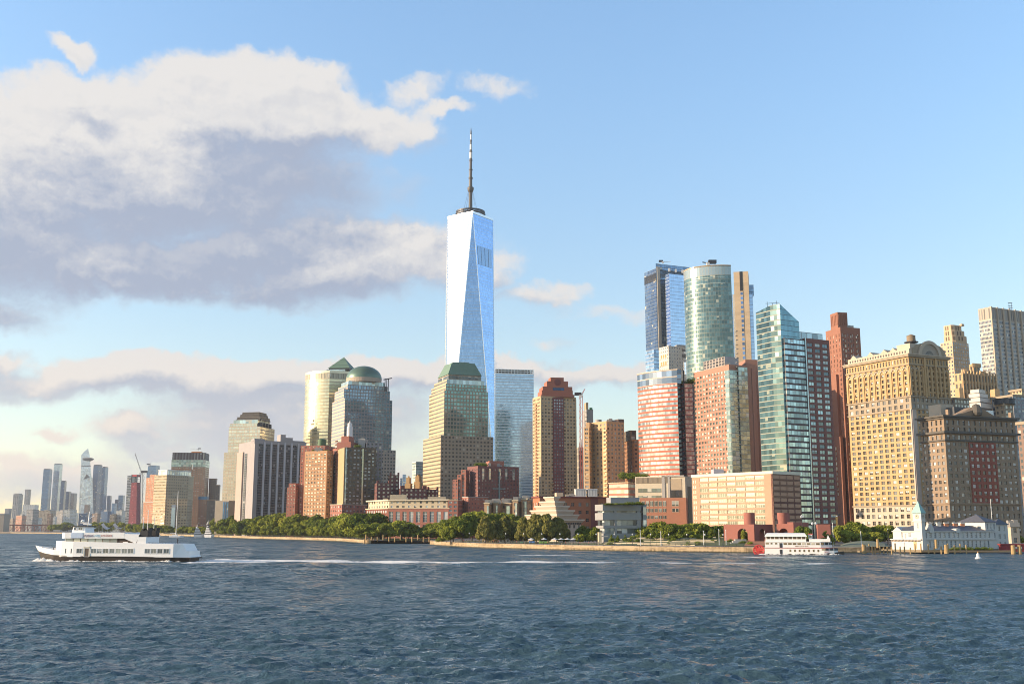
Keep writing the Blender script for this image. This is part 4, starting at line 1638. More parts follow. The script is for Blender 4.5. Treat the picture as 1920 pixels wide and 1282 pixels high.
b.cyl(c[0], c[1], Z(840, D), Z(822, D), 4.0, n=24)
b.cyl(c[0], c[1], Z(822, D), Z(820, D), 4.0, 1.0, n=24)
b.build('tank', plain('green_tank', (.07, .15, .06), .6), t)
b = MB()
for a in range(4):
    b.tube((c[0] + 3 * cos(a * 1.57), c[1] + 3 * sin(a * 1.57), Z(846, D) - .4), (c[0] + 3 * cos(a * 1.57), c[1] + 3 * sin(a * 1.57), Z(840, D)), .35)
b.build('stand', M_STEEL, t)
for k in range(4):
    tree(K(590 + k * 8, 850) * (D + 3), D + 3 + k, 3.2, 'bush', 'low green planting along the roof edge of the orange brick tower', 'roof planting on the orange brick tower', 1.6, Z(846, D) - .4)

# ---- olive brown tower
D = 955
M_OL = plain('olive_brick', (.165, .125, .075), .85, var=.25)
PO = panes('cool_pane', (.03, .035, .04), (.50, .54, .57), (.62, .62, .60), .35, (.25, .22, .18), metal=.45)
p = corner(D, 66, 620, 646, 704, 880)
C, R_, B_, L_ = p
r = house('olive_brick_tower', 'dark olive brick tower with red side wing and small white roof lantern', 'tower', p)
zt = Z(838, D)
wins(r, p, GZ, zt, M_OL, PO, 3.5, 3.1, .58, .5, .35, edges=[0], nmax=70, zmin=16, topm=1.2, mg=.6)
b = MB()
bx(b, L_, C, 0, .55, -1.0, .0, GZ, zt + .8)
b.build('red_wing', M_RBK, r)
b = MB()
bx(b, L_, C, .55, 1.0, -.6, .0, GZ, zt - .5)
b.build('tan_bay', plain('tan_brick', (.52, .38, .20), .85), r)
M_BALC = skin('balcony_stack', (.55, .30, .18), (.06, .05, .05), .7, .6, metal=0, rough=.6, blinds=.1, tilt=0)
for t0, t1 in ((.12, .2), (.32, .40)):
    m2 = MB()
    a, c = lerp(L_, C, t0), lerp(L_, C, t1)
    l = hypot(C[0] - L_[0], C[1] - L_[1])
    nx, ny = (C[1] - L_[1]) / l * 1.12, -(C[0] - L_[0]) / l * 1.12
    m2.face([(a[0] + nx, a[1] + ny, GZ + 4), (c[0] + nx, c[1] + ny, GZ + 4), (c[0] + nx, c[1] + ny, zt - 1), (a[0] + nx, a[1] + ny, zt - 1)], [(0, 0), (1, 0), (1, 27), (0, 27)])
    m2.build('window_strip', M_SLG, r)
b = MB()
for k in range(26):
    z = GZ + 8 + k * 3.1
    bx(b, L_, C, .42, .54, -2.0, -.9, z, z + 1.0)
tag(b.build('balconies', plain('balcony_dark', (.16, .09, .06), .8), r), kind='stuff')
b = MB()
bx(b, C, R_, .02, .06, -.5, .2, GZ + 14, zt)
b.build('corner_glass', M_CYAN, r)
b = MB()
bx(b, C, R_, .555, .60, -.6, .2, GZ + 14, zt - 1)
b.build('glass_stair', plain('pale_glass_strip', (.62, .60, .40), .25, .5), r)
q = front(D + 16, 632, 672, 830, 18, -14)
block(r, 'penthouse', q, zt - .5, Z(826, D), M_RBK)
q2 = front(D + 20, 640, 664, 820, 12, -14)
block(r, 'penthouse', q2, Z(826, D), Z(814, D), M_RBK)
c = (K(656, 800) * (D + 26), D + 26)
b = MB()
b.cyl(c[0], c[1], Z(815, D), Z(795, D), 2.7, n=16)
b.cyl(c[0], c[1], Z(795, D), Z(788, D), 2.1, n=16)
b.cyl(c[0], c[1], Z(788, D), Z(782, D), .7, .1, n=8)
b.build('lantern', M_WHITE, r)
q = front(D + 22, 672, 690, 820, 12, -5)
block(r, 'plant_room', q, zt - .5, Z(818, D), M_CONC)
pr = front(D + 18, 684, 716, 880, 22, 10)
tower(r, pr, GZ, Z(826, D), skin('grey_rear_wing', (.34, .31, .31), (.05, .06, .07), .5, .55), 4, 3.3, 'rear_wing')
pl = corner(D - 40, 45, 619, 641, 687, 960)
wins(r, pl, GZ, Z(946, D - 40), M_RBK, PO, 3.6, 3.3, .5, .45, .35, nmax=24, zmin=7, name='low_wing')
block(r, 'low_wing_cornice', off(pl, .35), Z(946, D - 40), Z(944.6, D - 40), plain('cream_cornice', (.62, .52, .40), .8))
tree(K(670, 838) * (D + 6), D + 6, 4, 'bush', 'round shrub on the roof of the dark olive tower', None, 1.7, zt - .5)

# ---- cream and brick terrace block
D = 845
M_CR = plain('cream_render', (.68, .56, .38), .85)
p = corner(D, 55, 686, 727, 842, 955)
C, R_, B_, L_ = p
R_ = (K(842, 955) * (D - 10), D - 10)
L_ = (K(686, 955) * (D + 34), D + 34)
B_ = (R_[0] - 3, D + 30)
p = [C, R_, B_, L_]
r = house('terrace_block', 'long low block, cream top storeys above red brick with tall windows', 'building', p)
zm, zt = Z(953.5, D), Z(937.5, D)
PT = panes('terrace_pane', (.10, .12, .13), (.42, .45, .46), (.55, .55, .5), .3, (.62, .60, .55), 1, 3)
wins(r, p, GZ, zm, M_RBK, PT, 5.4, 11.2, .62, .80, .5, edges=[0], nmax=40, base=1.0, roof=False, topm=1.2)
b = MB()
b.face([(*L_, GZ), (*C, GZ), (*C, zm), (*L_, zm)])
m2 = MB()
pf = [L_, C]
b.build('side_wall', M_RBK, r)
wins(r, off(p, -1.2), zm, zt, M_CR, PO, 4.6, 3.6, .42, .5, .4, edges=[0, 3], nmax=44, name='upper_wall')
b = MB()
for f in range(2):
    for k in range(9):
        bx(b, L_, C, .06 + k * .105, .06 + k * .105 + .05, -.08, .3, zm - 3.2 - 4 * f, zm - 1.3 - 4 * f)
tag(b.build('side_glazing', PO, r), kind='stuff')
block(r, 'string_course', off(p, .3), zm - .01, zm + .7, M_CR)
block(r, 'cornice', off(p, .1), zt - .5, zt + .6, plain('pale_cornice', (.72, .62, .46), .8))
q = front(D + 12, 731, 763, 930, 12, 4)
block(r, 'penthouse', q, zt - .4, Z(926, D), M_CR)
q = front(D + 14, 718, 727, 935, 8, 4)
block(r, 'penthouse', q, zt - .4, Z(933, D), M_CR)
q = front(D + 12, 802, 836, 932, 12, 4)
block(r, 'penthouse', q, zt - .4, Z(930, D), M_CR)
pr = front(D - 10, 840, 868, 955, 22, -8)
wins(r, pr, GZ, Z(938, D), M_RBK, PT, 4.2, 3.4, .62, .5, .5, nmax=24, zmin=6, name='brick_wing')
block(r, 'brick_wing_parapet', off(pr, .25), Z(938, D), Z(936.5, D), M_CR)

# ---- dark maroon buildings behind the terrace block
M_MAR = skin('maroon_brick', (.17, .065, .055), (.22, .23, .24), .4, .45, blinds=.2)
for XL, XR, Yt, D, d, lb in ((702, 732, 905, 930, 25, 'dark maroon brick building right of the olive tower'), (727, 748, 890, 960, 18, 'narrow maroon block with raised corners behind the terrace block'),
                             (745, 800, 915, 925, 25, 'long low maroon building behind the terrace block penthouse'), (796, 822, 917, 935, 20, 'flat dark block with a window ribbon left of the stepped maroon block')):
    p = front(D, XL, XR, 930, d, 12)
    r = house('maroon_building', lb, 'building', p, 'dark maroon buildings behind the terrace block')
    tower(r, p, GZ, Z(Yt, D), M_MAR, 3.6, 3.4)
    b = MB()
    bx(b, p[0], p[1], .0, .16, -.2, 4, Z(Yt, D) - .5, Z(Yt, D) + 2.2)
    b.build('corner_parapet', plain('maroon_trim', (.20, .075, .06), .85) if XL == 702 else bpy.data.materials['maroon_trim'], r)
    b = MB()
    bx(b, p[0], p[1], .84, 1, -.2, 4, Z(Yt, D) - .5, Z(Yt, D) + 2.2)
    b.build('corner_parapet', bpy.data.materials['maroon_trim'], r)
# small distant blocks in the gap
for XL, XR, Yt, D, m, lb in ((749.5, 755, 896, 4300, F_NAVY, 'thin blue distant tower in the gap, left one of two'), (754, 761, 889, 4500, F_BLUE, 'thin blue distant tower in the gap, right one of two')):
    fbox('gap_tower', lb, XL, XR, Yt, 990, D, 30, m, 6, 5)
D = 1500
p = corner(D, 60, 773, 780, 797, 880)
r = house('ribbon_glass_block', 'white and green ribbon glass block peeking out left of the copper mastaba tower', 'building', p)
tower(r, p, GZ, Z(866, D), skin('ribbon_green', (.66, .64, .56), (.30, .38, .36), 1.0, .5, metal=.4), 4, 4)
block(r, 'parapet', off(p, .3), Z(866, D), Z(865, D), M_WHITE)
D = 1100
M_ROUNDT = plain('orange_stone', (.60, .38, .17), .85)
for X0, X1, Yt, lb in ((760, 772, 892, 'left of the two orange stone stepped turrets in the gap'), (777, 792, 889, 'right and taller of the two orange stone turrets in the gap')):
    p = front(D, X0 + 1.5, X1 - 1.5, 910, 12, -10)
    r = house('stepped_turret', lb, 'building', p)
    tower(r, off(p, 1.2), GZ, Z(Yt + 14, D), M_ROUNDT, 3, 3.4)
    block(r, 'upper_stage', p, Z(Yt + 14, D), Z(Yt + 3, D), M_ROUNDT)
    block(r, 'top_stage', off(p, -1.2), Z(Yt + 3, D), Z(Yt, D), M_ROUNDT)

# ---- copper mastaba tower
D = 1060
M_MG = skin('teal_glass_grid', (.40, .33, .23), (.17, .30, .28), .70, .66, metal=.62, rough=.08, blinds=.08, var=.3, tilt=.002)
M_ML = skin('tan_stone_ribbon', (.60, .455, .28), (.24, .20, .14), 1.0, .36, metal=.3, blinds=.0, var=.2)
M_MS = skin('tan_stone_window', (.42, .335, .235), (.07, .08, .08), .5, .48, metal=.4, blinds=.1)
AL = 68
p = corner(D, AL, 805, 833, 915, 750)
r = house('mastaba_tower', 'tan stone and teal glass tower with flat topped green copper roof', 'tower', p)
zm = Z(818, D)
two(r, p, zm, Z(731, D), M_MG, M_ML, 3.4, 3.8)
p1 = corner(D + 3, AL, 809, 836, 912, 725)
two(r, p1, Z(731, D), Z(718, D), M_MG, M_ML, 3.4, 3.8, 'upper_wall')
p2 = corner(D + 6, AL, 814, 838, 908, 715)
two(r, p2, Z(718, D), Z(709, D), M_CYAN, M_ML, 3.4, 3.8, 'upper_wall')
p3 = corner(D + 9, AL, 822, 841, 902, 700)
block(r, 'attic', p3, Z(709, D), Z(699.5, D), skin('attic_band', (.40, .33, .24), (.10, .11, .11), .92, .6), 3.4, 4)
block(r, 'copper_roof', off(p3, .6), Z(699, D), Z(678.5, D + 14), M_COPPER, top=[lerp(a, cen(p3), .30) for a in p3])
b = MB()
c = cen(p3)
q = [lerp(a, cen(p3), .55) for a in p3]
b.prism(q, Z(678.5, D + 14), Z(678.5, D + 14) + 1.2)
b.build('roof_hatch', M_DCOP, r)
lo = corner(D - 14, AL, 793, 826, 925, 870)
two(r, lo, GZ, zm, M_MS, M_ML, 3.8, 3.8, 'base_wall')
b = MB()
bx(b, p[0], p[1], .10, .94, -.35, .3, zm - .5, zm + .5)
b.build('string_course', plain('pale_ledge', (.55, .46, .34), .8), r)

# ---- stepped maroon brick block
D = 895
M_MB = plain('plum_brick', (.23, .10, .085), .85, var=.3)
PM = panes('plum_pane', (.03, .03, .035), (.34, .36, .36), (.45, .44, .42), .3, (.2, .14, .12))
p = corner(D, 62, 876, 896, 973, 900)
C, R_, B_, L_ = p
r = house('stepped_brick_block', 'stepped plum brick apartment block with pink sunlit left setbacks', 'building', p)
zt = Z(873, D)
wins(r, p, GZ, zt, M_MB, PM, 2.9, 3.0, .42, .45, .3, edges=[0, 3], nmax=80, zmin=18, topm=1.5)
q = front(D + 12, 911, 945, 870, 16, 12)
block(r, 'penthouse', q, zt - .5, Z(862, D), plain('pink_brick', (.42, .17, .12), .85))
M_PK = bpy.data.materials['pink_brick']
for XL, XR, Yt in ((864, 880, 880), (857, 871, 889), (848.5, 866, 898)):
    p_ = front(D + 4, XL, XR, 920, 22, -16)
    wins(r, p_, GZ, Z(Yt, D), M_PK, PM, 3.0, 3.0, .42, .45, .3, nmax=8, zmin=20, name='setback')
b = MB()
for t in (.10, .26, .5, .66, .84):
    bx(b, C, R_, t, t + .05, -.25, .2, zt - 11, zt - 2)
b.build('tall_bay', M_CYAN, r)
b = MB()
bx(b, C, R_, .50, .53, -.7, .2, GZ + 12, zt - 4)
bx(b, C, R_, .36, .66, -.7, .2, zt - 19, zt - 18.2)
b.build('cross_mullion', plain('teal_steel', (.22, .30, .30), .5, .3), r)
pl = corner(D - 45, 50, 867, 878, 915, 950)
wins(r, pl, GZ, Z(932, D - 45), M_PK, PM, 3.0, 3.1, .4, .4, .3, nmax=12, zmin=14, name='low_wing')
block(r, 'low_wing_cornice', off(pl, .3), Z(932, D - 45), Z(930.6, D - 45), M_CONC)
pl = front(D - 30, 940, 1002, 950, 20, 6)
tower(r, pl, GZ, Z(933, D - 30), skin('dark_link', (.14, .10, .09), (.12, .14, .15), .6, .5), 3.5, 3.4, 'link_wing')
for k in range(4):
    tree(K(893 + k * 5, 870) * (D + 6), D + 6, 4.2, 'bush', 'dark green planting on the roof of the stepped plum brick block', 'roof planting on the plum brick block', 1.5, zt - .5)

# ---- the tall tapering glass tower with the spire
D = 1350
cxx, cyy = K(880, 700) * (D + 30), D + 30
r = empty('spire_tower', 'tallest tower, tapering faceted mirror glass with a long mast', 'tower', (cxx, cyy, GZ))
A0 = radians(37)
hw = 30.5
tp, bt = [], []
for k in range(4):
    a = A0 + k * pi / 2
    # top corner k lies on the middle of base edge k
    dxy = ((cos(a) - sin(a)) / sqrt(2), -(sin(a) + cos(a)) / sqrt(2)) if False else None
for k in range(4):
    ang = atan2(-(sin(A0) + cos(A0)), cos(A0) - sin(A0)) * 1.0
    # near corner points towards the viewer, slightly right of the centre line
    ang = atan2(-(sin(A0) + cos(A0)) / sqrt(2), (sin(A0) - cos(A0)) / sqrt(2) * -1) + k * pi / 2
    tp.append((cxx + hw * cos(ang), cyy + hw * sin(ang)))
    ang2 = ang + pi / 4
    bt.append((cxx + hw * sqrt(2) * cos(ang2), cyy + hw * sqrt(2) * sin(ang2)))
zb, zt = GZ + 57, Z(400, D)
M_1W = skin('mirror_facade', (.60, .66, .72), (.36, .50, .70), .96, .88, rough=.055, metal=.93, var=.14, blinds=0, tilt=.0012, wr=.3, wmetal=.6, floorvar=.3, wvar=.05)
b = MB()
H = (zt - zb) / 4.2


def tri(a, c, e, flat_low):
    """facet with a level edge a-c and an apex e"""
    l = hypot(c[0] - a[0], c[1] - a[1])
    t = ((e[0] - a[0]) * (c[0] - a[0]) + (e[1] - a[1]) * (c[1] - a[1])) / l
    o = random.randrange(50) * 20
    v0, v1 = (0, H) if flat_low else (H, 0)
    P = [(*a, zb if flat_low else zt), (*c, zb if flat_low else zt), (*e, zt if flat_low else zb)]
    U = [(o, v0), (o + l / 1.5, v0), (o + t / 1.5, v1)]
    return (P, U) if flat_low else (P[::-1], U[::-1])


for k in range(4):
    j = (k + 1) % 4
    # bt[k] sits between tp[k] and tp[j]
    P, U = tri(tp[k], tp[j], bt[k], False)
    b.face(P, U)
    P, U = tri(bt[k], bt[j], tp[j], True)
    b.face(P, U)
b.build('facade', M_1W, r)
b = MB()
b.walls(bt, GZ, zb, 1.5, 4)
b.build('podium', M_1W, r)
M_EDGE = plain('bright_steel_edge', (.85, .85, .84), .3, .6, var=.05)
for k in range(4):
    j = (k + 1) % 4
    for e in (tp[k], tp[j]):
        b = MB()
        b.tube((*bt[k], zb), (*e, zt), .55, n=6)
        b.build('edge_trim', M_EDGE, r)
b = MB()
b.prism(off(tp, .35), zt, zt + 3.0)
b.build('parapet', M_EDGE, r)
b = MB()
b.cap(off(tp, -.1), zt + 3.05)
b.build('roof', plain('gold_roof', (.5, .33, .12), .7), r)
# louvred plant storeys on the two visible full facets
M_LV = skin('plant_louvres', (.55, .62, .70), (.22, .36, .52), .62, 1.0, rough=.25, metal=.85, var=.15, blinds=0, tilt=0, wmetal=.8, wr=.3)
for k in (3, 0):
    a3, c3, e3 = Vector((*tp[k], zt)), Vector((*tp[(k + 1) % 4], zt)), Vector((*bt[k], zb))
    nrm = (a3 - e3).cross(c3 - e3).normalized()
    if nrm.y > 0:
        nrm = -nrm
    f0, f1 = (zt - Z(459, D)) / (zt - zb), (zt - Z(494, D)) / (zt - zb)
    for s in range(4):
        s0, s1 = .10 + s * .205, .10 + s * .205 + .185
        b = MB()
        pts = []
        for f, u in ((f1, s0), (f1, s1), (f0, s1), (f0, s0)):
            l, q = a3.lerp(e3, f), c3.lerp(e3, f)
            pts.append(l.lerp(q, u) + nrm * .3)
        if (pts[1] - pts[0]).cross(pts[3] - pts[0]).dot(nrm) < 0:
            pts = [pts[1], pts[0], pts[3], pts[2]]
        b.face(pts, [(0, 0), (4, 0), (4, 1), (0, 1)])
        b.build('louvre_panel', M_LV, r)
# communications ring and mast
for z0, rr in ((Z(395.5, D), 19.8), (Z(391, D), 20.2), (Z(386.5, D), 19.6)):
    b = MB()
    n = 40
    for s in range(n):
        a, c = 2 * pi * s / n, 2 * pi * (s + 1) / n
        b.prism([(cxx + rr * cos(a), cyy + rr * sin(a)), (cxx + rr * cos(c), cyy + rr * sin(c)), (cxx + (rr - 1.6) * cos(c), cyy + (rr - 1.6) * sin(c)), (cxx + (rr - 1.6) * cos(a), cyy + (rr - 1.6) * sin(a))], z0 - 1.1, z0 + 1.1)
    b.build('broadcast_ring', M_STEEL, r)
b = MB()
for s in range(18):
    a = 2 * pi * s / 18
    b.tube((cxx + 18.6 * cos(a), cyy + 18.6 * sin(a), zt + 2), (cxx + 18.6 * cos(a), cyy + 18.6 * sin(a), Z(386.5, D)), .5)
    if s % 2 == 0:
        b.tube((cxx + 18.6 * cos(a), cyy + 18.6 * sin(a), zt + 3), (cxx + 8 * cos(a), cyy + 8 * sin(a), zt + 3.4), .35)
b.build('ring_frame', M_STEEL, r)
dd = cyy
Zs = lambda Y: Z(Y, dd)
b = MB()
prof = [(2.7, zt + 2), (2.4, Zs(362)), (4.0, Zs(357)), (4.3, Zs(355)), (4.3, Zs(352)), (2.3, Zs(350)), (2.1, Zs(336)), (3.0, Zs(335)), (3.0, Zs(333.5)), (2.0, Zs(333)), (1.9, Zs(320)),
        (2.7, Zs(319.5)), (2.7, Zs(318)), (1.8, Zs(317.5)), (1.7, Zs(302)), (2.4, Zs(301.5)), (2.4, Zs(300)), (1.5, Zs(299.5)), (1.4, Zs(286)), (2.0, Zs(285)), (2.0, Zs(283.5)), (1.1, Zs(283)), (1.0, Zs(266)), (1.5, Zs(265.5)), (1.5, Zs(264)), (.8, Zs(263.5)), (.7, Zs(252)), (1.0, Zs(251)), (.8, Zs(246)), (.05, Zs(239))]
b.lathe(cxx, cyy, prof, 14)
b.build('mast', plain('mast_steel', (.10, .09, .08), .5, .4), r)
for y0, y1, rr in ((297, 286, 1.9), (281, 271, 1.5), (262, 253, 1.1)):
    b = MB()
    b.cyl(cxx, cyy, Zs(y0), Zs(y1), rr, n=12)
    b.build('radome', M_WHITE, r)
for s in range(6):
    a = 2 * pi * s / 6 + .3
    b = MB()
    b.tube((cxx + 12 * cos(a), cyy + 12 * sin(a), zt + 2), (cxx + 2 * cos(a), cyy + 2 * sin(a), Zs(353)), .16, n=4)
    b.build('guy_cable', M_STEEL, r)

# ---- flat blue glass tower right of the spire tower
D = 1470
M_7 = skin('banded_blue_glass', (.72, .76, .82), (.42, .54, .68), 1.0, .66, metal=.85, rough=.07, var=.15, blinds=0, tilt=.0015, wr=.3, wmetal=.5, floorvar=.25)
p = corner(D, 80, 923, 928.5, 1001, 800)
r = house('banded_glass_tower', 'flat blue glass tower with white horizontal bands right of the spire tower', 'tower', p)
tower(r, p, GZ, Z(700, D), M_7, 3, 3.9)
b = MB()
for zz in (Z(700, D), Z(696, D), Z(692.5, D)):
    b.prism(p, zz, zz + .9)
for t in [k / 12 for k in range(13)]:
    q = lerp(p[0], p[1], t)
    b.tube((q[0], q[1] + .5, Z(700, D)), (q[0], q[1] + .5, Z(692, D)), .4, n=4)
b.build('crown_frame', M_EDGE, r)
b = MB()
b.prism(off(p, -3), Z(700, D) - .5, Z(694, D))
b.build('plant_room', M_STEEL, r)

# ---- red crowned tower
D = 930
M_RG = plain('tan_granite', (.66, .47, .27), .8, var=.25)
M_RC = plain('red_granite', (.42, .16, .10), .8, var=.25)
M_MARN = plain('maroon_granite', (.24, .085, .07), .8)
PR = panes('bronze_pane', (.03, .028, .025), (.34, .33, .30), (.5, .46, .38), .25, (.3, .24, .16))
p = corner(D, 70, 999, 1014, 1081, 850)
C, R_, B_, L_ = p
r = house('red_crowned_tower', 'tan and maroon apartment tower with stepped red crown and round opening', 'tower', p)
zt = Z(742, D)
wins(r, p, GZ, zt, M_RG, PR, 3.0, 3.05, .52, .5, .35, edges=[0, 3], nmax=90, zmin=30, topm=1.0, mg=.4)
b = MB()
bx(b, C, R_, .34, .64, -.9, .2, GZ + 12, zt - .6)
ctr = b.build('centre_bay', M_MARN, r)
m2 = MB()
l = hypot(R_[0] - C[0], R_[1] - C[1])
nx, ny = (R_[1] - C[1]) / l, -(R_[0] - C[0]) / l
a, c = lerp(C, R_, .35), lerp(C, R_, .63)
m2.face([(a[0] + nx, a[1] + ny, GZ + 14), (c[0] + nx, c[1] + ny, GZ + 14), (c[0] + nx, c[1] + ny, zt - 2), (a[0] + nx, a[1] + ny, zt - 2)], [(0, 0), (4, 0), (4, 40), (0, 40)])
m2.build('window_grid', skin('maroon_window', (.24, .075, .065), (.28, .33, .36), .5, .5, metal=.4, blinds=.15), r)
b = MB()
for k in range(12):
    z = GZ + 12 + k * 3.05
    for t0 in (.255, .645):
        bx(b, C, R_, t0, t0 + .085, -1.7, .1, z, z + .9)
tag(b.build('balconies', M_RG, r), kind='stuff')
for t in (.0, .97):
    b = MB()
    bx(b, C, R_, t, t + .03, -.7, .2, GZ, zt - 1.5)
    b.build('corner_pier', M_RG, r)
b = MB()
for k in range(int((zt - GZ - 14) / 3.05)):
    z = GZ + 10 + k * 3.05
    bx(b, L_, C, .34, .56, -.8, .1, z, z + 1.9)
tag(b.build('side_bay', plain('side_balcony', (.50, .26, .14), .8), r), kind='stuff')
st = [(1006, 1077, 742, 738), (1008, 1074, 738, 730), (1011, 1073, 730, 722.5), (1020, 1065, 722.5, 712), (1028, 1057, 712, 704.5)]
for k, (xl, xr, y0, y1) in enumerate(st):
    q = front(D + 3 + k * 1.6, xl, xr, y1, 26 - 3.5 * k, 8)
    block(r, 'crown_step', q, Z(y0, D) - .3, Z(y1, D), M_RC)
    if k == 2:
        b = MB()
        bx(b, q[0], q[1], .34, .72, -.15, .3, Z(729.5, D), Z(724.5, D))
        b.build('crown_window', F_NAVY, r)
    if k == 3:
        c0 = lerp(q[0], q[1], .5)
        b = MB()
        n = 20
        cz = Z(714, D)
        b.face([(c0[0] + 2.6 * cos(2 * pi * s / n), c0[1] - .35 + 2.6 * cos(2 * pi * s / n) * .14, cz + 2.6 * sin(2 * pi * s / n)) for s in range(n)])
        for s in range(n):
            a, e = 2 * pi * s / n, 2 * pi * (s + 1) / n
            b.face([(c0[0] + 3.1 * cos(t), c0[1] - .3 + 3.1 * cos(t) * .14, cz + 3.1 * sin(t)) for t in (a, e)] + [(c0[0] + 2.6 * cos(t), c0[1] - .36 + 2.6 * cos(t) * .14, cz + 2.6 * sin(t)) for t in (e, a)])
        b.build('round_opening', M_MARN, r)
# ---- crane, slender gothic tower and raw concrete core
luff_crane('tower_crane', 'red and white tower crane behind the red crowned tower', 1090, 925, 741, 1096.5, 729, 1000, plain('crane_red', (.62, .12, .08), .5), None, 2.0)
D = 1150
p = front(D, 1081, 1097, 880, 14, 6)
r = house('gothic_tower', 'slender pale gothic tower squeezed behind the crane mast', 'tower', p)
tower(r, p, GZ, Z(838, D), skin('gothic_stone', (.50, .42, .30), (.10, .09, .08), .4, .8, blinds=.05), 2.4, 7)
for k in range(3):
    q = lerp(p[0], p[1], .15 + .35 * k)
    b = MB()
    b.cyl(q[0], q[1] + .5, Z(845, D), Z(828 - (k == 1) * 6, D), .9, .1, n=6)
    b.build('pinnacle', M_CONC, r)
D = 990
p = front(D, 1093, 1112, 770, 16, 8)
r = house('concrete_core', 'raw concrete core under construction with green netting and scaffold', 'building', p)
block(r, 'core', p, GZ, Z(767, D), M_CONC)
block(r, 'upper_core', front(D + 2, 1095.5, 1103, 760, 8, 8), Z(767, D), Z(754, D), plain('formwork', (.55, .40, .22), .8))
b = MB()
bx(b, p[0], p[1], .45, .9, -.3, .2, Z(768, D), Z(764, D))
b.build('green_netting', plain('green_net', (.06, .28, .10), .8), r)
b = MB()
for k in range(8):
    z = Z(830, D) + k * 4
    bx(b, p[0], p[1], -.25, .1, -1.6, .2, z, z + .35)
bx(b, p[0], p[1], -.25, -.22, -1.6, -1.3, GZ, Z(790, D))
b.build('scaffold', M_STEEL, r)

# ---- orange tan apartment block
D = 835
M_OT = plain('orange_tan_brick', (.66, .42, .215), .85, var=.25)
PB = panes('orange_pane', (.04, .04, .045), (.34, .38, .42), (.6, .5, .35), .25, (.45, .30, .16))
p = corner(D, 52, 1110, 1138, 1171, 850)
C, R_, B_, L_ = p
r = house('orange_tan_block', 'orange tan apartment block with bay windows and brick orange rear wing', 'building', p)
zt = Z(789, D)
wins(r, p, GZ, zt, M_OT, PB, 3.9, 3.15, .46, .5, .35, edges=[0, 3], nmax=80, zmin=20, topm=1.2)
q = front(D + 14, 1152, 1170, 790, 12, 20)
block(r, 'plant_room', q, zt - .5, Z(782, D), plain('brown_plant', (.18, .12, .09), .8))
b = MB()
for k in range(int((zt - GZ - 13) / 3.15)):
    z = GZ + 10 + k * 3.15
    bx(b, L_, C, .82, 1.02, -1.0, .3, z, z + 1.25)
tag(b.build('bay_aprons', plain('cream_apron', (.78, .60, .34), .8), r), kind='stuff')
pw = front(D + 4, 1095, 1116, 850, 26, -18)
wins(r, pw, GZ, Z(800, D), M_OT, PB, 3.4, 3.15, .6, .5, .35, nmax=20, zmin=20, name='left_wing')
pk = front(D + 8, 1099, 1112, 800, 12, -18)
block(r, 'stepped_gable', pk, Z(800, D) - .4, Z(790, D), M_OT)
b = MB()
b.cyl(K(1122, 790) * (D + 14), D + 14, zt - .5, Z(787, D) + 1.5, 2.6, n=16)
b.build('roof_tank', M_CONC, r)
pr = front(D + 14, 1170, 1200, 870, 24, 10)
wins(r, pr, GZ, Z(821, D), plain('rust_brick', (.58, .29, .135), .85), PB, 6.5, 3.15, .30, .5, .35, nmax=16, zmin=20, name='rear_wing')
block(r, 'rear_wing_balcony_strip', [lerp(pr[0], pr[1], .0), lerp(pr[0], pr[1], .32), lerp(pr[3], pr[2], .32), pr[3]], Z(821, D) * 0 + GZ, Z(823, D), M_BALC, 4, 3.15)
q = front(D + 16, 1168, 1193, 815, 20, 10)
tower(r, q, Z(821, D) - .5, Z(803, D), skin('rear_penthouse', (.20, .15, .10), (.15, .16, .16), .5, .6), 4, 3.3, 'rear_penthouse')
p = front(900, 1198, 1207, 900, 12, 0)
r = house('dark_sliver_block', 'thin dark glass sliver left of the red banded curved tower', 'building', p)
tower(r, p, GZ, Z(842, 900), F_NAVY, 3, 3.3)
block(r, 'base_wing', front(896, 1197, 1208, 930, 8, 0), GZ, Z(878, 896), M_CONC)
# ================================================================== right part of the skyline
# ---- pair of glass towers at the back
D = 1240
M_NT = skin('navy_tower_glass', (.16, .20, .25), (.22, .31, .42), .93, .86, metal=.75, rough=.08, var=.3, blinds=.03, tilt=.006)
M_PT = skin('pale_blue_glass', (.52, .60, .70), (.46, .58, .74), .96, .9, metal=.88, rough=.08, var=.08, blinds=0, tilt=.004)
p = corner(D, 66, 1210, 1232, 1310, 600)
C, R_, B_, L_ = p
r = house('navy_glass_tower', 'tall navy glass tower with a louvred crown, left one of the back group', 'tower', p)
b = MB()
b.walls(p, GZ, Z(503, D), 3, 4.2, skip=(0,))
b.walls(p, GZ, Z(494, D), 3, 4.2, skip=(1, 2, 3))
b.cap(p, Z(503, D) - 2)
b.build('wall', M_NT, r)
b = MB()
for k in range(9):
    z = Z(518, D) + k * 1.05
    bx(b, C, R_, .10, 1.0, -.5, .2, z, z + .5)
    bx(b, L_, C, .0, 1.0, -.5, .2, z - 5, z - 4.5)
tag(b.build('crown_louvres', M_STEEL, r), kind='stuff')
b = MB()
bx(b, C, R_, .02, .09, -1.0, .5, GZ, Z(500, D))
b.build('stone_pier', plain('pale_pier_stone', (.56, .50, .42), .7), r)
q = corner(D - 14, 66, 1249, 1257, 1300, 600)
tower(r, q, GZ, Z(513, D - 14), M_PT, 3, 4.2, 'front_slab')
b = MB()
for t in (.02, .3, .6, .9):
    qq = lerp(q[0], q[1], t)
    b.box(qq[0] - 1, qq[0] + 1, qq[1] + .5, qq[1] + 2, Z(514, D), Z(508, D))
b.build('crown_post', M_WHITE, r)
p5 = corner(D - 40, 60, 1210, 1226, 1262, 660)
r2 = house('stepped_glass_block', 'lower blue glass block stepping out left of the white stone block', 'building', p5)
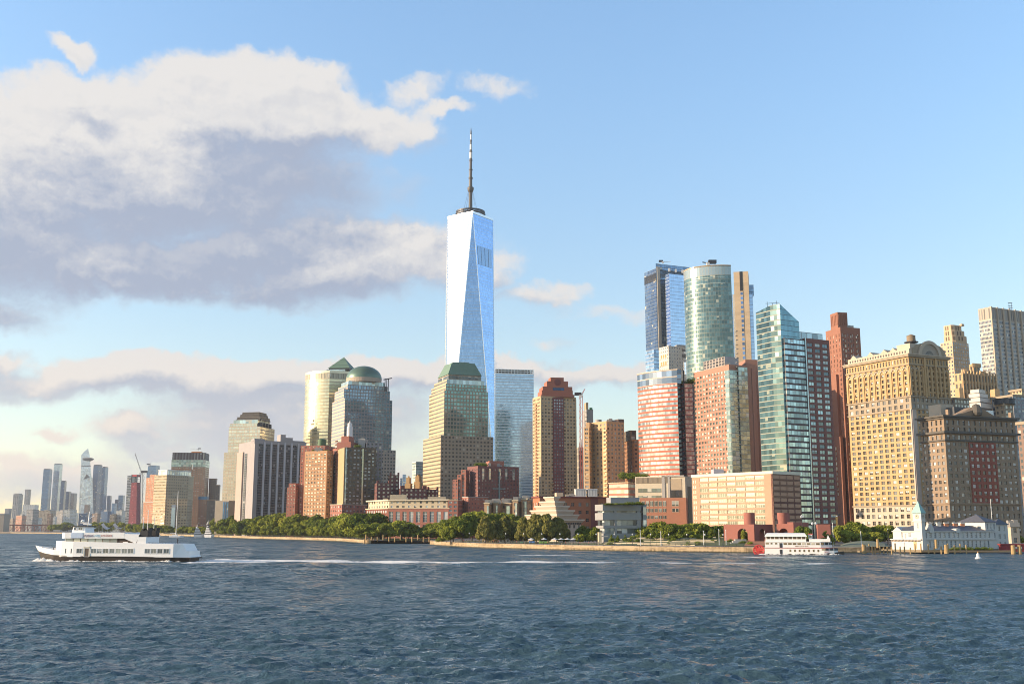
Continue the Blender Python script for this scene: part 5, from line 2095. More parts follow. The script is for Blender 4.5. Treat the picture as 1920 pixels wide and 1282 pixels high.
tower(r2, p5, GZ, Z(655, D - 40), skin('streak_glass', (.4, .45, .52), (.30, .40, .52), 1.0, .8, metal=.8, rough=.08, var=.4, blinds=0), 3, 4.2)
luff_crane('roof_crane', 'thin white maintenance arm on the roof of the tall navy tower', 1243, 494, 491, 1258, 490.5, D, M_WHITE, None, 1.5)
D = 1080
M_WS = skin('white_stone_grid', (.70, .64, .54), (.16, .16, .17), .35, .45, metal=.4, blinds=.1)
p = corner(D, 62, 1236, 1254, 1296, 680)
r = house('white_stone_block', 'white stone block with square openings in front of the tall glass pair', 'building', p)
tower(r, p, GZ, Z(648, D), M_WS, 3.2, 3.6)
b = MB()
bx(b, p[0], p[1], .62, .98, -.25, .2, Z(700, D), Z(676, D))
b.build('glass_bay', M_PT, r)
b = MB()
for t0, t1, y0, y1 in ((.60, .95, 668, 661), (.60, .95, 656, 652)):
    bx(b, p[0], p[1], t0, t1, -.2, .2, Z(y0, D), Z(y1, D))
b.build('plant_grille', plain('grey_grille', (.18, .16, .15), .8), r)
M_OPG = plain('opening_gold', (.45, .28, .10), .6)
for k in range(3):
    for zt_, zb_ in ((663, 669), (676, 684)):
        b = MB()
        bx(b, p[3], p[0], .2 + k * .22, .32 + k * .22, -.2, .3, Z(zb_, D), Z(zt_, D))
        b.build('opening', M_OPG, r)
block(r, 'plant_room', front(D + 8, 1262, 1290, 645, 12, 8), Z(648, D) - .5, Z(644, D), M_CONC)

# ---- curved green glass tower with the bright streak
D = 905
pts = []
for k in range(21):
    t = k / 20
    a = radians(176 + 110 * t)
    pts.append((cos(a) * 1.0, sin(a) * .8))
xl, xr = K(1293.5, 640) * D, K(1375, 640) * D
mn, mx = min(q[0] for q in pts), max(q[0] for q in pts)
sc = (xr - xl) / (mx - mn)
poly = [(xl + (q[0] - mn) * sc, D + 22 + q[1] * sc) for q in pts]
poly += [(xr + 4, D + 30), (xl + 8, D + 34)]
M_GG = skin('green_curtain_glass', (.30, .33, .27), (.165, .23, .205), .92, .86, metal=.72, rough=.09, var=.35, blinds=.07, blind=(.45, .46, .36), tilt=.010, wr=.4, wmetal=.4, floorvar=.2)
r = house('curved_green_tower', 'curved green glass tower with a bright vertical sun streak', 'tower', poly)
tower(r, poly, GZ, Z(516, D), M_GG, 2.2, 3.6, cont=True, par=False)
M_GP = skin('parapet_glass', (.42, .44, .40), (.42, .46, .42), .9, .92, metal=.6, rough=.15, var=.2, blinds=0)
block(r, 'glass_parapet', poly, Z(516, D), Z(499, D), M_GP, 3, 6)
b = MB()
n = len(pts)
for k in range(0, n - 1):
    p0, p1 = poly[k], poly[k + 1]
    b.tube((*p0, Z(498, D)), (*p1, Z(498, D)), .5, n=5)
b.build('parapet_rail', plain('gold_rail', (.6, .45, .25), .4, .4), r)
b = MB()
for y0, y1 in ((532, 531), (521, 520)):
    for k in range(8, 18):
        a, c = poly[k], poly[k + 1]
        bx(b, a, c, 0, 1, -.3, .2, Z(y0, D), Z(y1, D))
tag(b.build('pale_mullion', plain('pale_green_steel', (.5, .56, .48), .4, .3), r), kind='stuff')
luff_crane('roof_crane', 'grey window cleaning crane on top of the curved green tower', 1328, 499, 494, 1317, 491.5, D + 18, M_STEEL, None, 2.2)
# ---- stone tower with blue glass sides
D = 1060
p = front(D, 1377, 1405.5, 560, 24, -14)
r = house('stone_slab_tower', 'tan stone tower with a dark centre slot and blue glass sides', 'tower', p)
M_TS = skin('tan_stone_courses', (.62, .47, .30), (.62, .47, .30), .0, .0, wvar=.15, floorvar=.2)
tower(r, p, GZ, Z(510, D), M_TS, 3, 3.8)
M_SLOT = skin('slot_window', (.60, .46, .30), (.20, .30, .48), .92, .62, metal=.7, blinds=0)
b = MB()
bx(b, p[0], p[1], .40, .60, -.3, .2, GZ, Z(547, D))
sl = MB()
l = hypot(p[1][0] - p[0][0], p[1][1] - p[0][1])
nx, ny = (p[1][1] - p[0][1]) / l * .3, -(p[1][0] - p[0][0]) / l * .3
a, c = lerp(p[0], p[1], .42), lerp(p[0], p[1], .60)
sl.face([(a[0] + nx, a[1] + ny, GZ), (c[0] + nx, c[1] + ny, GZ), (c[0] + nx, c[1] + ny, Z(547, D)), (a[0] + nx, a[1] + ny, Z(547, D))], [(0, 0), (1, 0), (1, 52), (0, 52)])
sl.build('window_strip', M_SLOT, r)
b = MB()
bx(b, p[0], p[1], .41, .60, -.3, .2, Z(546, D), Z(510, D))
b.build('dark_slot', M_BLACK, r)
q = front(D + 8, 1370, 1417, 700, 30, -6)
tower(r, q, GZ, Z(549, D), M_PT, 3, 3.8, 'glass_wall')
q2 = front(D + 10, 1400, 1413, 540, 20, -6)
block(r, 'dark_shoulder', q2, Z(549, D) - .5, Z(530, D), M_NT)

# ---- red banded curved tower
D = 795
pts = []
for k in range(11):
    t = k / 10
    a = radians(196 + 40 * t)
    pts.append((cos(a), sin(a)))
xl, xr = K(1205, 800) * D, K(1272, 800) * D
mn, mx = pts[0][0], pts[-1][0]
sc = (xr - xl) / (mx - mn)
poly = [(xl + (q[0] - mn) * sc, D + (q[1] - pts[-1][1]) * sc * .75) for q in pts]
poly += [(xr + 2, D + 36), (xl + 6, D + 40)]
M_BAND = skin('red_banded_glass', (.60, .135, .07), (.36, .38, .37), 1.0, .60, metal=.55, rough=.12, var=.5, blinds=.25, blind=(.52, .50, .44), tilt=.006, floorvar=.1)
r = house('red_banded_tower', 'curved glass hotel tower with thin red floor bands', 'tower', poly)
tower(r, poly, GZ, Z(718, D), M_BAND, 1.5, 3.35, cont=True, par=False)
block(r, 'glass_crown', poly, Z(718, D), Z(693, D), skin('crown_bands', (.66, .54, .42), (.22, .26, .32), 1.0, .86, metal=.75, rough=.10, blinds=0), 3, 4.4)
block(r, 'crown_rim', off(poly, .4), Z(693, D), Z(691.5, D), plain('warm_rim', (.6, .5, .4), .5))
q = front(D + 2, 1272, 1303, 800, 12, 14)
tower(r, q, GZ, Z(718, D), skin('dark_banded_glass', (.40, .13, .11), (.34, .38, .44), 1.0, .72, metal=.7, rough=.10, var=.6, blinds=.12), 1.6, 3.35, 'side_wing')
b = MB()
bx(b, q[0], q[1], -.02, .07, -.4, .3, GZ, Z(693, D))
b.build('dark_corner', M_BLACK, r)
block(r, 'side_crown', front(D + 3, 1262, 1277, 700, 14, 8), Z(718, D), Z(690.5, D), bpy.data.materials['crown_bands'], 3, 4.4)
for k in range(5):
    tree(K(1277 + k * 5, 718) * (D + 6), D + 6 + k % 2, 4 + (k == 4) * 2.5, 'bush', 'dark roof garden planting beside the red banded tower', 'roof garden of the red banded tower', 1.3, Z(718, D) - .6)

# ---- red brick and glass tower
D = 755
M_RBT = plain('salmon_red_brick', (.46, .235, .16), .85, var=.2)
PG = panes('green_pane', (.07, .08, .07), (.46, .52, .44), (.66, .64, .5), .35, (.42, .40, .32), 1, 0, .45)
p = corner(D, 67, 1302.5, 1370, 1420, 780)
C, R_, B_, L_ = p
r = house('brick_glass_tower', 'salmon brick tower with gridded windows and green glass corner', 'tower', p)
zt = Z(683, D)
wins(r, p, GZ, zt, M_RBT, PG, 3.8, 3.25, .64, .58, .3, edges=[3], nmax=90, zmin=34, topm=3.2)
b = MB()
M_GC = skin('green_corner_glass', (.40, .40, .34), (.34, .42, .38), .94, .84, metal=.6, rough=.10, var=.4, blinds=.12, blind=(.6, .6, .5))
g0, g1 = lerp(C, R_, .02), lerp(C, R_, .68)
for t0, t1, zz, dd, nm in ((-.005, .28, zt - 4, -.5, 'glass_corner'), (.30, .64, zt - 1.5, -1.6, 'glass_bay')):
    m2 = MB()
    l = hypot(R_[0] - C[0], R_[1] - C[1])
    nx, ny = (R_[1] - C[1]) / l * dd, -(R_[0] - C[0]) / l * dd
    a, c = lerp(C, R_, t0), lerp(C, R_, t1)
    o = random.randrange(99)
    m2.walls([(a[0] - nx, a[1] - ny), (c[0] - nx, c[1] - ny), (c[0], c[1]), (a[0], a[1])], GZ, zz, 2.6, 3.25)
    m2.cap([(a[0] - nx, a[1] - ny), (c[0] - nx, c[1] - ny), (c[0], c[1]), (a[0], a[1])], zz)
    m2.build(nm, M_GC, r)
m2 = MB()
a = lerp(L_, C, .90)
l = hypot(C[0] - L_[0], C[1] - L_[1])
nx, ny = (C[1] - L_[1]) / l * .4, -(C[0] - L_[0]) / l * .4
m2.walls([(a[0] + nx, a[1] + ny), (C[0] + nx, C[1] + ny), C, a], GZ, zt - 4, 2.6, 3.25)
m2.build('glass_corner', M_GC, r)
b = MB()
bx(b, C, R_, .84, .90, -.6, .2, GZ, zt - 2)
b.build('bright_fin', M_RBT, r)
b = MB()
for k in range(42):
    z = GZ + 14 + k * 3.25
    bx(b, C, R_, .24, .32, -2.2, -.2, z, z + .3)
tag(b.build('balconies', M_CONC, r), kind='stuff')
q = corner(D + 14, 67, 1319, 1359, 1385, 680)
M_LOU = skin('plant_louvre_box', (.45, .38, .32), (.08, .075, .08), .8, .78, metal=.1, rough=.6, blinds=0)
two(r, q, zt - .5, Z(668, D + 14), plain('grey_plant_wall', (.45, .44, .44), .7), M_LOU, 4, 2.0, 'plant_room')
q = front(D + 26, 1385, 1421, 690, 18, 4)
block(r, 'rear_wing', q, GZ, Z(674, D + 26), M_RBT)
M_RTREE = None
for X in (1386, 1392):
    tree(K(X, 884) * (D - 30), D - 30, 6, 'bush', 'rust coloured shrub on the roof of the pale hotel wing', 'rust shrubs on the hotel wing roof', 1.0, Z(888, 590))

# ---- prow shaped glass tower with brick wing, and its long pale hotel wing
D = 590
p = corner(D, 62, 1424, 1466, 1558, 760)
C, R_, B_, L_ = p
r = house('prow_glass_tower', 'green glass tower with slanted prow roof and dark brick grid side', 'tower', p)
M_PR = skin('prow_glass', (.36, .36, .28), (.085, .145, .15), 1.0, .82, metal=.68, rough=.08, var=.5, blinds=.06, blind=(.28, .30, .23), tilt=.006, floorvar=.25)
M_PRD = skin('prow_side_glass', (.20, .30, .33), (.16, .28, .32), 1.0, .88, metal=.7, rough=.08, var=.2, blinds=0, tilt=.008)
zc, zl, zr = Z(569, D), Z(592, D + 25), Z(599, D)
t1 = .42
Rm = lerp(C, R_, t1)
b = MB()
cut = lerp(L_, C, .66)
cf = lerp(C, R_, .045)
zs = Z(622, D)
nf = 44
for a, c, za, zb_, m_ in ((L_, cut, zl, zc, 0), (cut, cf, zc, zc, 0)):
    l = hypot(a[0] - c[0], a[1] - c[1])
    o = random.randrange(99)
    b.face([(*a, GZ), (*c, GZ), (*c, zb_), (*a, za)], [(o, 0), (o + l / 2.2, 0), (o + l / 2.2, nf * zb_ / zc), (o, nf * za / zc)], m_)
b.face([(*cf, GZ), (*Rm, GZ), (*Rm, zr), (*cf, zc)], [(0, 0), (9, 0), (9, nf * zr / zc), (0, nf)], 1)
Bm = (Rm[0] + (L_[0] - C[0]), Rm[1] + (L_[1] - C[1]))
b.face([(*Rm, GZ), (*Bm, GZ), (*Bm, zr - 4), (*Rm, zr)], None, 1)
b.face([(*Bm, GZ), (*L_, GZ), (*L_, zl), (*Bm, zr - 4)], None, 1)
b.face([(*L_, zl), (*cut, zc), (*cf, zc), (*Rm, zr), (*Bm, zr - 4)])
b.build('glass_wall', [M_PR, M_PRD], r)
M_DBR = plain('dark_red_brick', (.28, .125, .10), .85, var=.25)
PTL = panes('teal_pane', (.10, .14, .15), (.44, .60, .62), (.52, .60, .58), .4, (.22, .16, .14), 1, 0, .5)
# brick grid side in front of the glass, lower than the prow
nrm = ((R_[1] - C[1]), -(R_[0] - C[0]))
l = hypot(*nrm)
nn = (nrm[0] / l * 1.2, nrm[1] / l * 1.2)
w0, w1, w2 = lerp(C, R_, .08), lerp(C, R_, .50), R_
A0_, A1_, A2_ = [(q[0] + nn[0], q[1] + nn[1]) for q in (w0, w1, w2)]
in0, in1, in2 = [(q[0] - nn[0] * 9, q[1] - nn[1] * 9) for q in (w0, w1, w2)]
DGR = skin('dark_frame_glass', (.13, .085, .08), (.34, .46, .48), .92, .66, metal=.55, rough=.10, var=.6, blinds=.12, blind=(.5, .55, .52))
q = [A0_, A1_, in1, in0]
tower(r, q, GZ, Z(633, D), DGR, 2.1, 3.2, 'dark_glass_side')
q = [A1_, A2_, in2, in1]
wins(r, q, GZ, Z(629, D), M_DBR, PTL, 5.6, 3.2, .70, .62, .4, edges=[0], nmax=90, zmin=20, topm=2.0, mg=.5, name='brick_side')
q = [lerp(A0_, A2_, .26), lerp(A0_, A2_, .94), lerp(in0, in2, .94), lerp(in0, in2, .26)]
q = off(q, -1.5)
block(r, 'glass_penthouse', q, Z(635, D), Z(617, D), skin('penthouse_glass', (.42, .46, .46), (.40, .48, .50), .9, .86, metal=.6, blinds=0), 4, 4)
b = MB()
c = lerp(A0_, A1_, 1.0)
b.tube((c[0] - nn[0] * .1, c[1] - .5, GZ), (c[0], c[1] - .5, Z(629, D)), .35)
b.build('downpipe', M_CYAN, r)
b = MB()
for dx_, hh in ((-3, 3.5), (0, 2.5), (2.5, 4)):
    b.tube((cut[0] + dx_ + 3, cut[1] + 6, zc - 1), (cut[0] + dx_ + 3, cut[1] + 6, zc + hh), .15, n=4)
b.tube((cut[0] - 1, cut[1] + 6, zc + 2.4), (cut[0] + 7, cut[1] + 6, zc + 3), .12, n=4)
b.build('antenna', M_STEEL, r)
# the long hotel wing
D = 560
p = corner(D, 50, 1298, 1450, 1502, 930)
C, R_, B_, L_ = p
r = house('hotel_wing', 'long pale hotel wing with ribbon windows and salmon bands, right end in shade', 'building', p)
zt = Z(882.5, D)
M_HB = plain('salmon_band_brick', (.56, .33, .21), .85, var=.2)
PHL = panes('hotel_pane', (.18, .20, .16), (.36, .38, .30), (.46, .43, .30), .35, (.48, .44, .33), 3, 0, .45, .16)
PHD = panes('hotel_pane_shade', (.20, .27, .28), (.38, .48, .48), (.50, .54, .50), .35, (.36, .40, .38), 2, 0, .5, .12)  # cooler hotel panes; shade of the end wall is put into the colour
b = MB()
zs_ = Z(975, D)
poly = p
wins(r, p, GZ + 6, zt - 1.5, M_HB, PHL, 6.2, 2.85, .97, .66, .25, edges=[3], nmax=100, zmin=8, roof=False, mg=5.5, name='wall')
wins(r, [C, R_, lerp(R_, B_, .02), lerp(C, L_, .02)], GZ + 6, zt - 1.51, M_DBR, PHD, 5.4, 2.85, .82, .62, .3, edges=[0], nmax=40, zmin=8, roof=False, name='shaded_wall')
b = MB()
for k in range(10):
    z = GZ + 6 + k * 2.85 + .6
    for t in (.007, .033):
        bx(b, L_, C, t + .01, t + .024, -.08, .2, z, z + 1.7)
tag(b.build('end_glazing', PHL, r), kind='stuff')
block(r, 'base_storey', off(p, -.1), GZ, GZ + 6, plain('base_stone', (.30, .22, .17), .85))
block(r, 'cornice', off(p, .25), zt - 1.5, zt, plain('cream_cornice_band', (.80, .74, .58), .7, var=.1))
b = MB()
b.cap(off(p, -.3), zt + .02)
b.build('roof', plain('gravel_roof', (.36, .31, .22), .9), r)
block(r, 'plant_room', front(D + 34, 1333, 1357, 880, 8, 0), zt - .3, zt + 2.8, plain('lilac_plant', (.50, .48, .52), .7))

# ---- tall slim red brick tower
D = 765
M_CL = skin('club_brick', (.52, .155, .06), (.40, .26, .18), .16, .62, metal=.1, rough=.5, blinds=.25, blind=(.8, .65, .5), floorvar=.1)
M_CLP = plain('club_brick_plain', (.34, .15, .095), .85, var=.3)
AL = 74
p = corner(D, AL, 1552, 1580, 1617, 700)
C, R_, B_, L_ = p
r = house('slim_brick_tower', 'slim rust red brick tower with stepped top left of the golden office block', 'tower', p)
wins(r, p, GZ, Z(613, D), M_CLP, panes('slit_pane', (.06, .05, .05), (.5, .45, .4), (.8, .7, .6), .4, (.4, .2, .12), 0, 1), 4.2, 3.6, .22, .62, .35, edges=[0, 3], nmax=50, zmin=60, topm=4)
q = corner(D + 3, AL, 1557, 1571, 1589, 600)
block(r, 'top_block', q, Z(613, D) - .5, Z(585, D + 3), M_CLP)
b = MB()
for t in (.12, .3, .5, .7, .88):
    bx(b, q[0], q[1], t - .035, t + .035, -.3, .1, Z(607, D), Z(588, D))
    bx(b, q[3], q[0], t - .035, t + .035, -.3, .1, Z(607, D), Z(588, D))
tag(b.build('brick_piers', M_CLP, r), kind='stuff')
for t, Yt in ((.0, 700), (.0, 760)):
    pass
b = MB()
bx(b, L_, C, .0, .72, -2.0, .0, GZ, Z(700, D))
b.build('lower_setback', M_CLP, r)
b = MB()
bx(b, L_, C, .05, .95, -4.2, -2.0, GZ, Z(818, D))
b.build('lower_setback', M_CLP, r)
b = MB()
for k in range(3):
    bx(b, L_, C, .18 + .22 * k, .23 + .22 * k, -4.5, -4.1, Z(930, D), Z(835, D))
b.build('window_strip', skin('club_slit', (.30, .10, .05), (.7, .55, .42), 1, .62, metal=.1, rough=.4, blinds=.3, var=.7, blind=(.08, .06, .05)), r)
b = MB()
for k in range(3):
    bx(b, C, R_, .2 + .28 * k, .25 + .28 * k, -.25, .1, Z(690, D), Z(625, D))
b.build('window_strip', bpy.data.materials['club_slit'], r)
luff_crane('boom_lift', 'thin yellow boom lift in front of the slim red brick tower', 1569, 985, 966, 1560.5, 965.5, 520, plain('lift_yellow', (.6, .42, .12), .5), None, .5)

# ---- golden office block with the great arched gable
D = 690
M_WH = plain('golden_stone', (.56, .37, .175), .82, var=.3, scale=.06)
M_WHC = plain('pale_limestone', (.58, .48, .36), .82, var=.3)
M_WHD = plain('cornice_stone', (.40, .32, .22), .82, var=.3)
PWH = panes('office_pane', (.025, .025, .028), (.20, .22, .24), (.6, .6, .56), .28, (.32, .25, .16), 1, 1)
p = corner(D, 64, 1590, 1709, 1783, 760)
C, R_, B_, L_ = p
r = house('golden_office_block', 'tall golden limestone office block with arched gable on its shaded end', 'building', p)
zt = Z(668, D)
z1, z2, z3 = Z(948, D), Z(766, D), Z(752, D)
NBL, NBR = 11, 9
wins(r, p, GZ, z1, M_WHC, PWH, 5, 4.3, .56, .6, .5, edges=[0, 3], nmax=14, zmin=14, roof=False, name='base_wall', bays={3: NBL, 0: NBR}, mg=.8)
wins(r, p, z1, z2, M_WH, PWH, 5, 3.45, .60, .60, .45, edges=[0, 3], nmax=86, roof=False, name='wall', bays={3: NBL, 0: NBR}, mg=.8)
wins(r, p, z2, z3 + 3.2, M_WHD, PWH, 5, 3.7, .52, .6, .45, edges=[0, 3], nmax=0, roof=False, name='belt_storey', bays={3: NBL, 0: NBR}, mg=.8)
wins(r, p, z3 + 3.2, zt - 5, M_WH, PWH, 5, 3.6, .42, .6, .75, edges=[0, 3], nmax=0, roof=True, name='upper_wall', bays={3: NBL, 0: NBR}, mg=.8)
wins(r, p, zt - 5, zt, M_WH, PWH, 2.6, 4.4, .42, .6, .4, edges=[0, 3], nmax=0, roof=True, name='attic_wall')
for zz, h, d, nm in ((z1, .9, .5, 'string_course'), (z2 - .4, .8, .5, 'string_course'), (z3 + 3.0, .8, .7, 'string_course'), (zt - 5.4, .7, .5, 'string_course'), (zt, 1.3, 1.3, 'cornice'), (zt + 1.3, .6, 1.7, 'cornice')):
    block(r, nm, off(p, d), zz, zz + h, M_WHD if h > .65 else M_WHC)
# pilasters and arches of the upper storeys
za, zb_ = z3 + 4.2, zt - 9
b, ar = MB(), MB()
for (a, c, nb) in ((L_, C, NBL), (C, R_, NBR)):
    l = hypot(c[0] - a[0], c[1] - a[1])
    ux, uy = (c[0] - a[0]) / l, (c[1] - a[1]) / l
    nx, ny = uy, -ux
    bw = (l - 1.6) / nb
    for k in range(nb + 1):
        s = .8 + k * bw
        bx(b, a, c, max(0, (s - .75) / l), min(1, (s + .75) / l), -.55, .1, za, zb_ + 2.4)
        if k < nb and (a is L_ or k in (0, 1, nb - 1)):
            m_ = s + bw / 2
            ro, ri = bw * .40, bw * .27
            n = 8
            for i in range(n):
                t0, t1_ = pi * i / n, pi * (i + 1) / n
                P = lambda rr, t, d: (a[0] + ux * (m_ + rr * cos(t)) + nx * d, a[1] + uy * (m_ + rr * cos(t)) + ny * d, zb_ + .4 + rr * sin(t))
                ar.face([P(ro, t0, .6), P(ro, t1_, .6), P(ri, t1_, .6), P(ri, t0, .6)])
                ar.face([P(ro, t0, .6), P(ro, t0, 0), P(ro, t1_, 0), P(ro, t1_, .6)])
                ar.face([P(ri, t0, 0), P(ri, t0, .6), P(ri, t1_, .6), P(ri, t1_, 0)])
tag(b.build('pilasters', M_WH, r), kind='stuff')
tag(ar.build('arch_mouldings', M_WHC, r), kind='stuff')
# long white balustraded attic along the sunlit side
b = MB()
bx(b, L_, C, .02, 1.0, 1.0, 14, zt + 1.9, zt + 5.5)
b.build('penthouse', M_WHC, r)
b = MB()
for k in range(22):
    bx(b, L_, C, .05 + k * .042, .07 + k * .042, .9, 1.2, zt + 2.8, zt + 4.3)
tag(b.build('penthouse_glazing', PWH, r), kind='stuff')
b = MB()
bx(b, L_, C, .80, 1.0, 2.0, 12, zt + 5.4, zt + 9.0)
b.build('penthouse', M_WHC, r)
for t in (.06, .34, .56, .70):
    b = MB()
    l = hypot(C[0] - L_[0], C[1] - L_[1])
    a, c, m_ = lerp(L_, C, t), lerp(L_, C, t + .11), lerp(L_, C, t + .055)
    for q0, q1 in ((a, m_), (m_, c)):
        pass
    z0 = zt + 5.4
    ux, uy = (C[0] - L_[0]) / l, (C[1] - L_[1]) / l
    ix, iy = -uy, ux
    f = [(a[0] + ix, a[1] + iy), (c[0] + ix, c[1] + iy), (c[0] + ix * 9, c[1] + iy * 9), (a[0] + ix * 9, a[1] + iy * 9)]
    m0, m1 = (m_[0] + ix, m_[1] + iy, z0 + 2.4), (m_[0] + ix * 9, m_[1] + iy * 9, z0 + 2.4)
    b.face([(*f[0], z0), (*f[1], z0), m0])
    b.face([(*f[1], z0), (*f[2], z0), m1, m0])
    b.face([(*f[2], z0), (*f[3], z0), m1])
    b.face([(*f[3], z0), (*f[0], z0), m0, m1])
    b.build('dormer', M_WHC, r)
b = MB()
bx(b, L_, C, .52, .9, 13, 24, zt + 1.5, zt + 9)
b.build('dark_penthouse', plain('slate_black', (.05, .05, .055), .6), r)
# the gable with its arch on the shaded end
zg = zt + 1.9
l = hypot(R_[0] - C[0], R_[1] - C[1])
ux, uy = (R_[0] - C[0]) / l, (R_[1] - C[1]) / l
nx, ny = uy, -ux


def gp(s, z, d):
    return (C[0] + ux * s + nx * d, C[1] + uy * s + ny * d, z)


gl, gr_, gm_ = l * .10, l * .94, l * .52
hg = Z(640, D) - zg
out = [(gl, 0), (gr_, 0), (gr_, hg * .50), (gr_ - l * .07, hg * .62)]
out += [(gm_ + (gr_ - l * .07 - gm_) * cos(t), hg * .62 + hg * .38 * sin(t)) for t in [pi / 2 * k / 6 for k in range(1, 7)]]
out += [(gm_ - (gr_ - l * .07 - gm_) * cos(t), hg * .62 + hg * .38 * sin(t)) for t in [pi / 2 * k / 6 for k in range(5, 0, -1)]]
out += [(gl + l * .07, hg * .62), (gl, hg * .5)]
b = MB()
b.face([gp(s, zg + h, .4) for s, h in out])
b.face([gp(s, zg + h, -4) for s, h in out][::-1])
for (s0, h0), (s1, h1) in zip(out, out[1:] + out[:1]):
    b.face([gp(s1, zg + h1, .4), gp(s0, zg + h0, .4), gp(s0, zg + h0, -4), gp(s1, zg + h1, -4)])
b.build('gable', M_WHD, r)
for ro, ri, d, m_, nm in ((l * .285, l * .225, 1.5, M_WHC, 'gable_arch'), (l * .225, 0, .55, plain('tympanum', (.44, .38, .30), .8), 'tympanum'), (l * .105, 0, .75, PWH, 'fan_window')):
    b = MB()
    n = 18
    for i in range(n):
        t0, t1_ = pi * i / n, pi * (i + 1) / n
        f = lambda rr, t, dd: gp(gm_ + rr * cos(t), zg - 1.0 + rr * sin(t) * 1.05, dd)
        if ri:
            b.face([f(ro, t0, d), f(ro, t1_, d), f(ri, t1_, d), f(ri, t0, d)])
            b.face([f(ro, t0, d), f(ro, t0, .3), f(ro, t1_, .3), f(ro, t1_, d)])
            b.face([f(ri, t0, .3), f(ri, t0, d), f(ri, t1_, d), f(ri, t1_, .3)])
        else:
            b.face([f(0, 0, d), f(ro, t0, d), f(ro, t1_, d)], [(.5, .5), (.3, .4), (.7, .6)])
    b.build(nm, m_, r)
b = MB()
for s0, s1 in ((.36, .40), (.64, .68)):
    bx(b, C, R_, s0, s1, -1.0, .1, z3 + 3, zt)
b.build('centre_pilaster', M_WH, r)
b = MB()
bx(b, L_, C, .985, 1.0, -.7, 2, GZ, z2)
bx(b, C, R_, 0, .10, -.4, .1, GZ, z2)
b.build('patched_corner', plain('patched_stone', (.60, .50, .42), .85, var=.6, scale=.15), r)
# water tank on the roof
c = lerp(lerp(L_, C, .96), lerp(B_, R_, .96), .30)
D2 = c[1]
t = empty('water_tank', 'round wooden water tank on dark stand above the golden office block', 'water tank', (c[0], c[1], zt + 9.4))
xk = K(1708.5, 640) * D2
ck = (xk, D2)
b = MB()
b.cyl(ck[0], ck[1], Z(641, D2), Z(630, D2), 2.9, 2.75, 24)
b.build('tank', M_TANKW, t)
b = MB()
b.cyl(ck[0], ck[1], Z(630, D2), Z(626.5, D2), 2.95, .15, 24)
b.build('conical_lid', plain('tank_lid', (.36, .27, .17), .85), t)
b = MB()
for k in range(4):
    a = k * 1.5708 + .7
    b.tube((ck[0] + 2.2 * cos(a), ck[1] + 2.2 * sin(a), zt + 5), (ck[0] + 2.2 * cos(a), ck[1] + 2.2 * sin(a), Z(641, D2) - .5), .2)
b.cyl(ck[0], ck[1], Z(642.5, D2), Z(641, D2), 4.6, n=10)
b.build('stand', M_STEEL, t)
c2 = (K(1673, 650) * (D + 50), D + 50)
t = empty('water_tank', 'small tan roof tank on the dark penthouse of the golden office block', 'water tank', (c2[0], c2[1], zt + 8.9))
b = MB()
b.cyl(c2[0], c2[1], zt + 8.9, zt + 12, 2.4, n=16)
b.build('tank', plain('tan_tank', (.5, .40, .24), .8), t)
b = MB()
b.cyl(c2[0], c2[1], zt + 12, zt + 13, 2.5, .3, 16)
b.build('lid', M_WHC, t)

# ---- brown office block in front
D = 590
M_BR = plain('brown_stone', (.335, .24, .16), .85, var=.25)
M_BRR = plain('dull_red_brick', (.32, .095, .06), .85, var=.25)
M_BRC = plain('dark_cornice', (.12, .105, .085), .7)
PBR = panes('brown_pane', (.05, .055, .06), (.34, .36, .38), (.66, .66, .64), .4, (.26, .2, .14), 1, 1)
p = corner(D, 70, 1731, 1776, 1910, 880)
C, R_, B_, L_ = p
r = house('brown_office_block', 'brown stone office block with dark cornices and a red brick centre', 'building', p)
zt = Z(781, D)
z1, z2 = Z(945, D), Z(826, D)
lr = hypot(R_[0] - C[0], R_[1] - C[1])
wins(r, p, GZ, z1, M_BR, PBR, 4, 4.2, .5, .62, .5, edges=[0, 3], nmax=16, zmin=12, roof=False, name='base_wall', bays={3: 5, 0: 13}, mg=.6)
wins(r, p, z1, z2, M_BR, PBR, 4, 3.6, .56, .54, .4, edges=[0, 3], nmax=84, zmin=0, roof=False, name='wall', bays={3: 5, 0: 13}, mg=.6)
wins(r, p, z2, z2 + 4.4, M_BR, PBR, 4, 4.2, .5, .55, .4, edges=[0, 3], nmax=0, roof=False, name='belt_storey', bays={3: 5, 0: 13}, mg=.6)
wins(r, p, z2 + 4.4, zt - 1, M_BR, PBR, 4, 4.6, .42, .70, .6, edges=[0, 3], nmax=0, name='top_wall', bays={3: 5, 0: 13}, mg=.6)
# red brick centre: same storeys, stands forward of the brown wall
a, c = lerp(C, R_, .315), lerp(C, R_, .69)
nx, ny = (R_[1] - C[1]) / lr, -(R_[0] - C[0]) / lr
q = [(a[0] + nx * .5, a[1] + ny * .5), (c[0] + nx * .5, c[1] + ny * .5), (c[0] - nx * .1, c[1] - ny * .1), (a[0] - nx * .1, a[1] - ny * .1)]
wins(r, q, z1 + .6, z2 - .4, M_BRR, PBR, 4, 3.6, .56, .54, .4, edges=[0], nmax=0, roof=False, name='red_centre', bays={0: 5}, mg=.1)
for zz, h, d in ((z1, .8, .6), (z2, .8, .8), (z2 + 4.2, 1.3, 1.8), (zt - 1, .9, 1.0), (zt, .9, 2.0)):
    block(r, 'cornice', off(p, d), zz, zz + h, M_BRC if d > .7 else M_BR)
b = MB()
g0, g1 = lerp(C, R_, .16), lerp(C, R_, .72)
gm_ = lerp(g0, g1, .5)
z = zt + .9
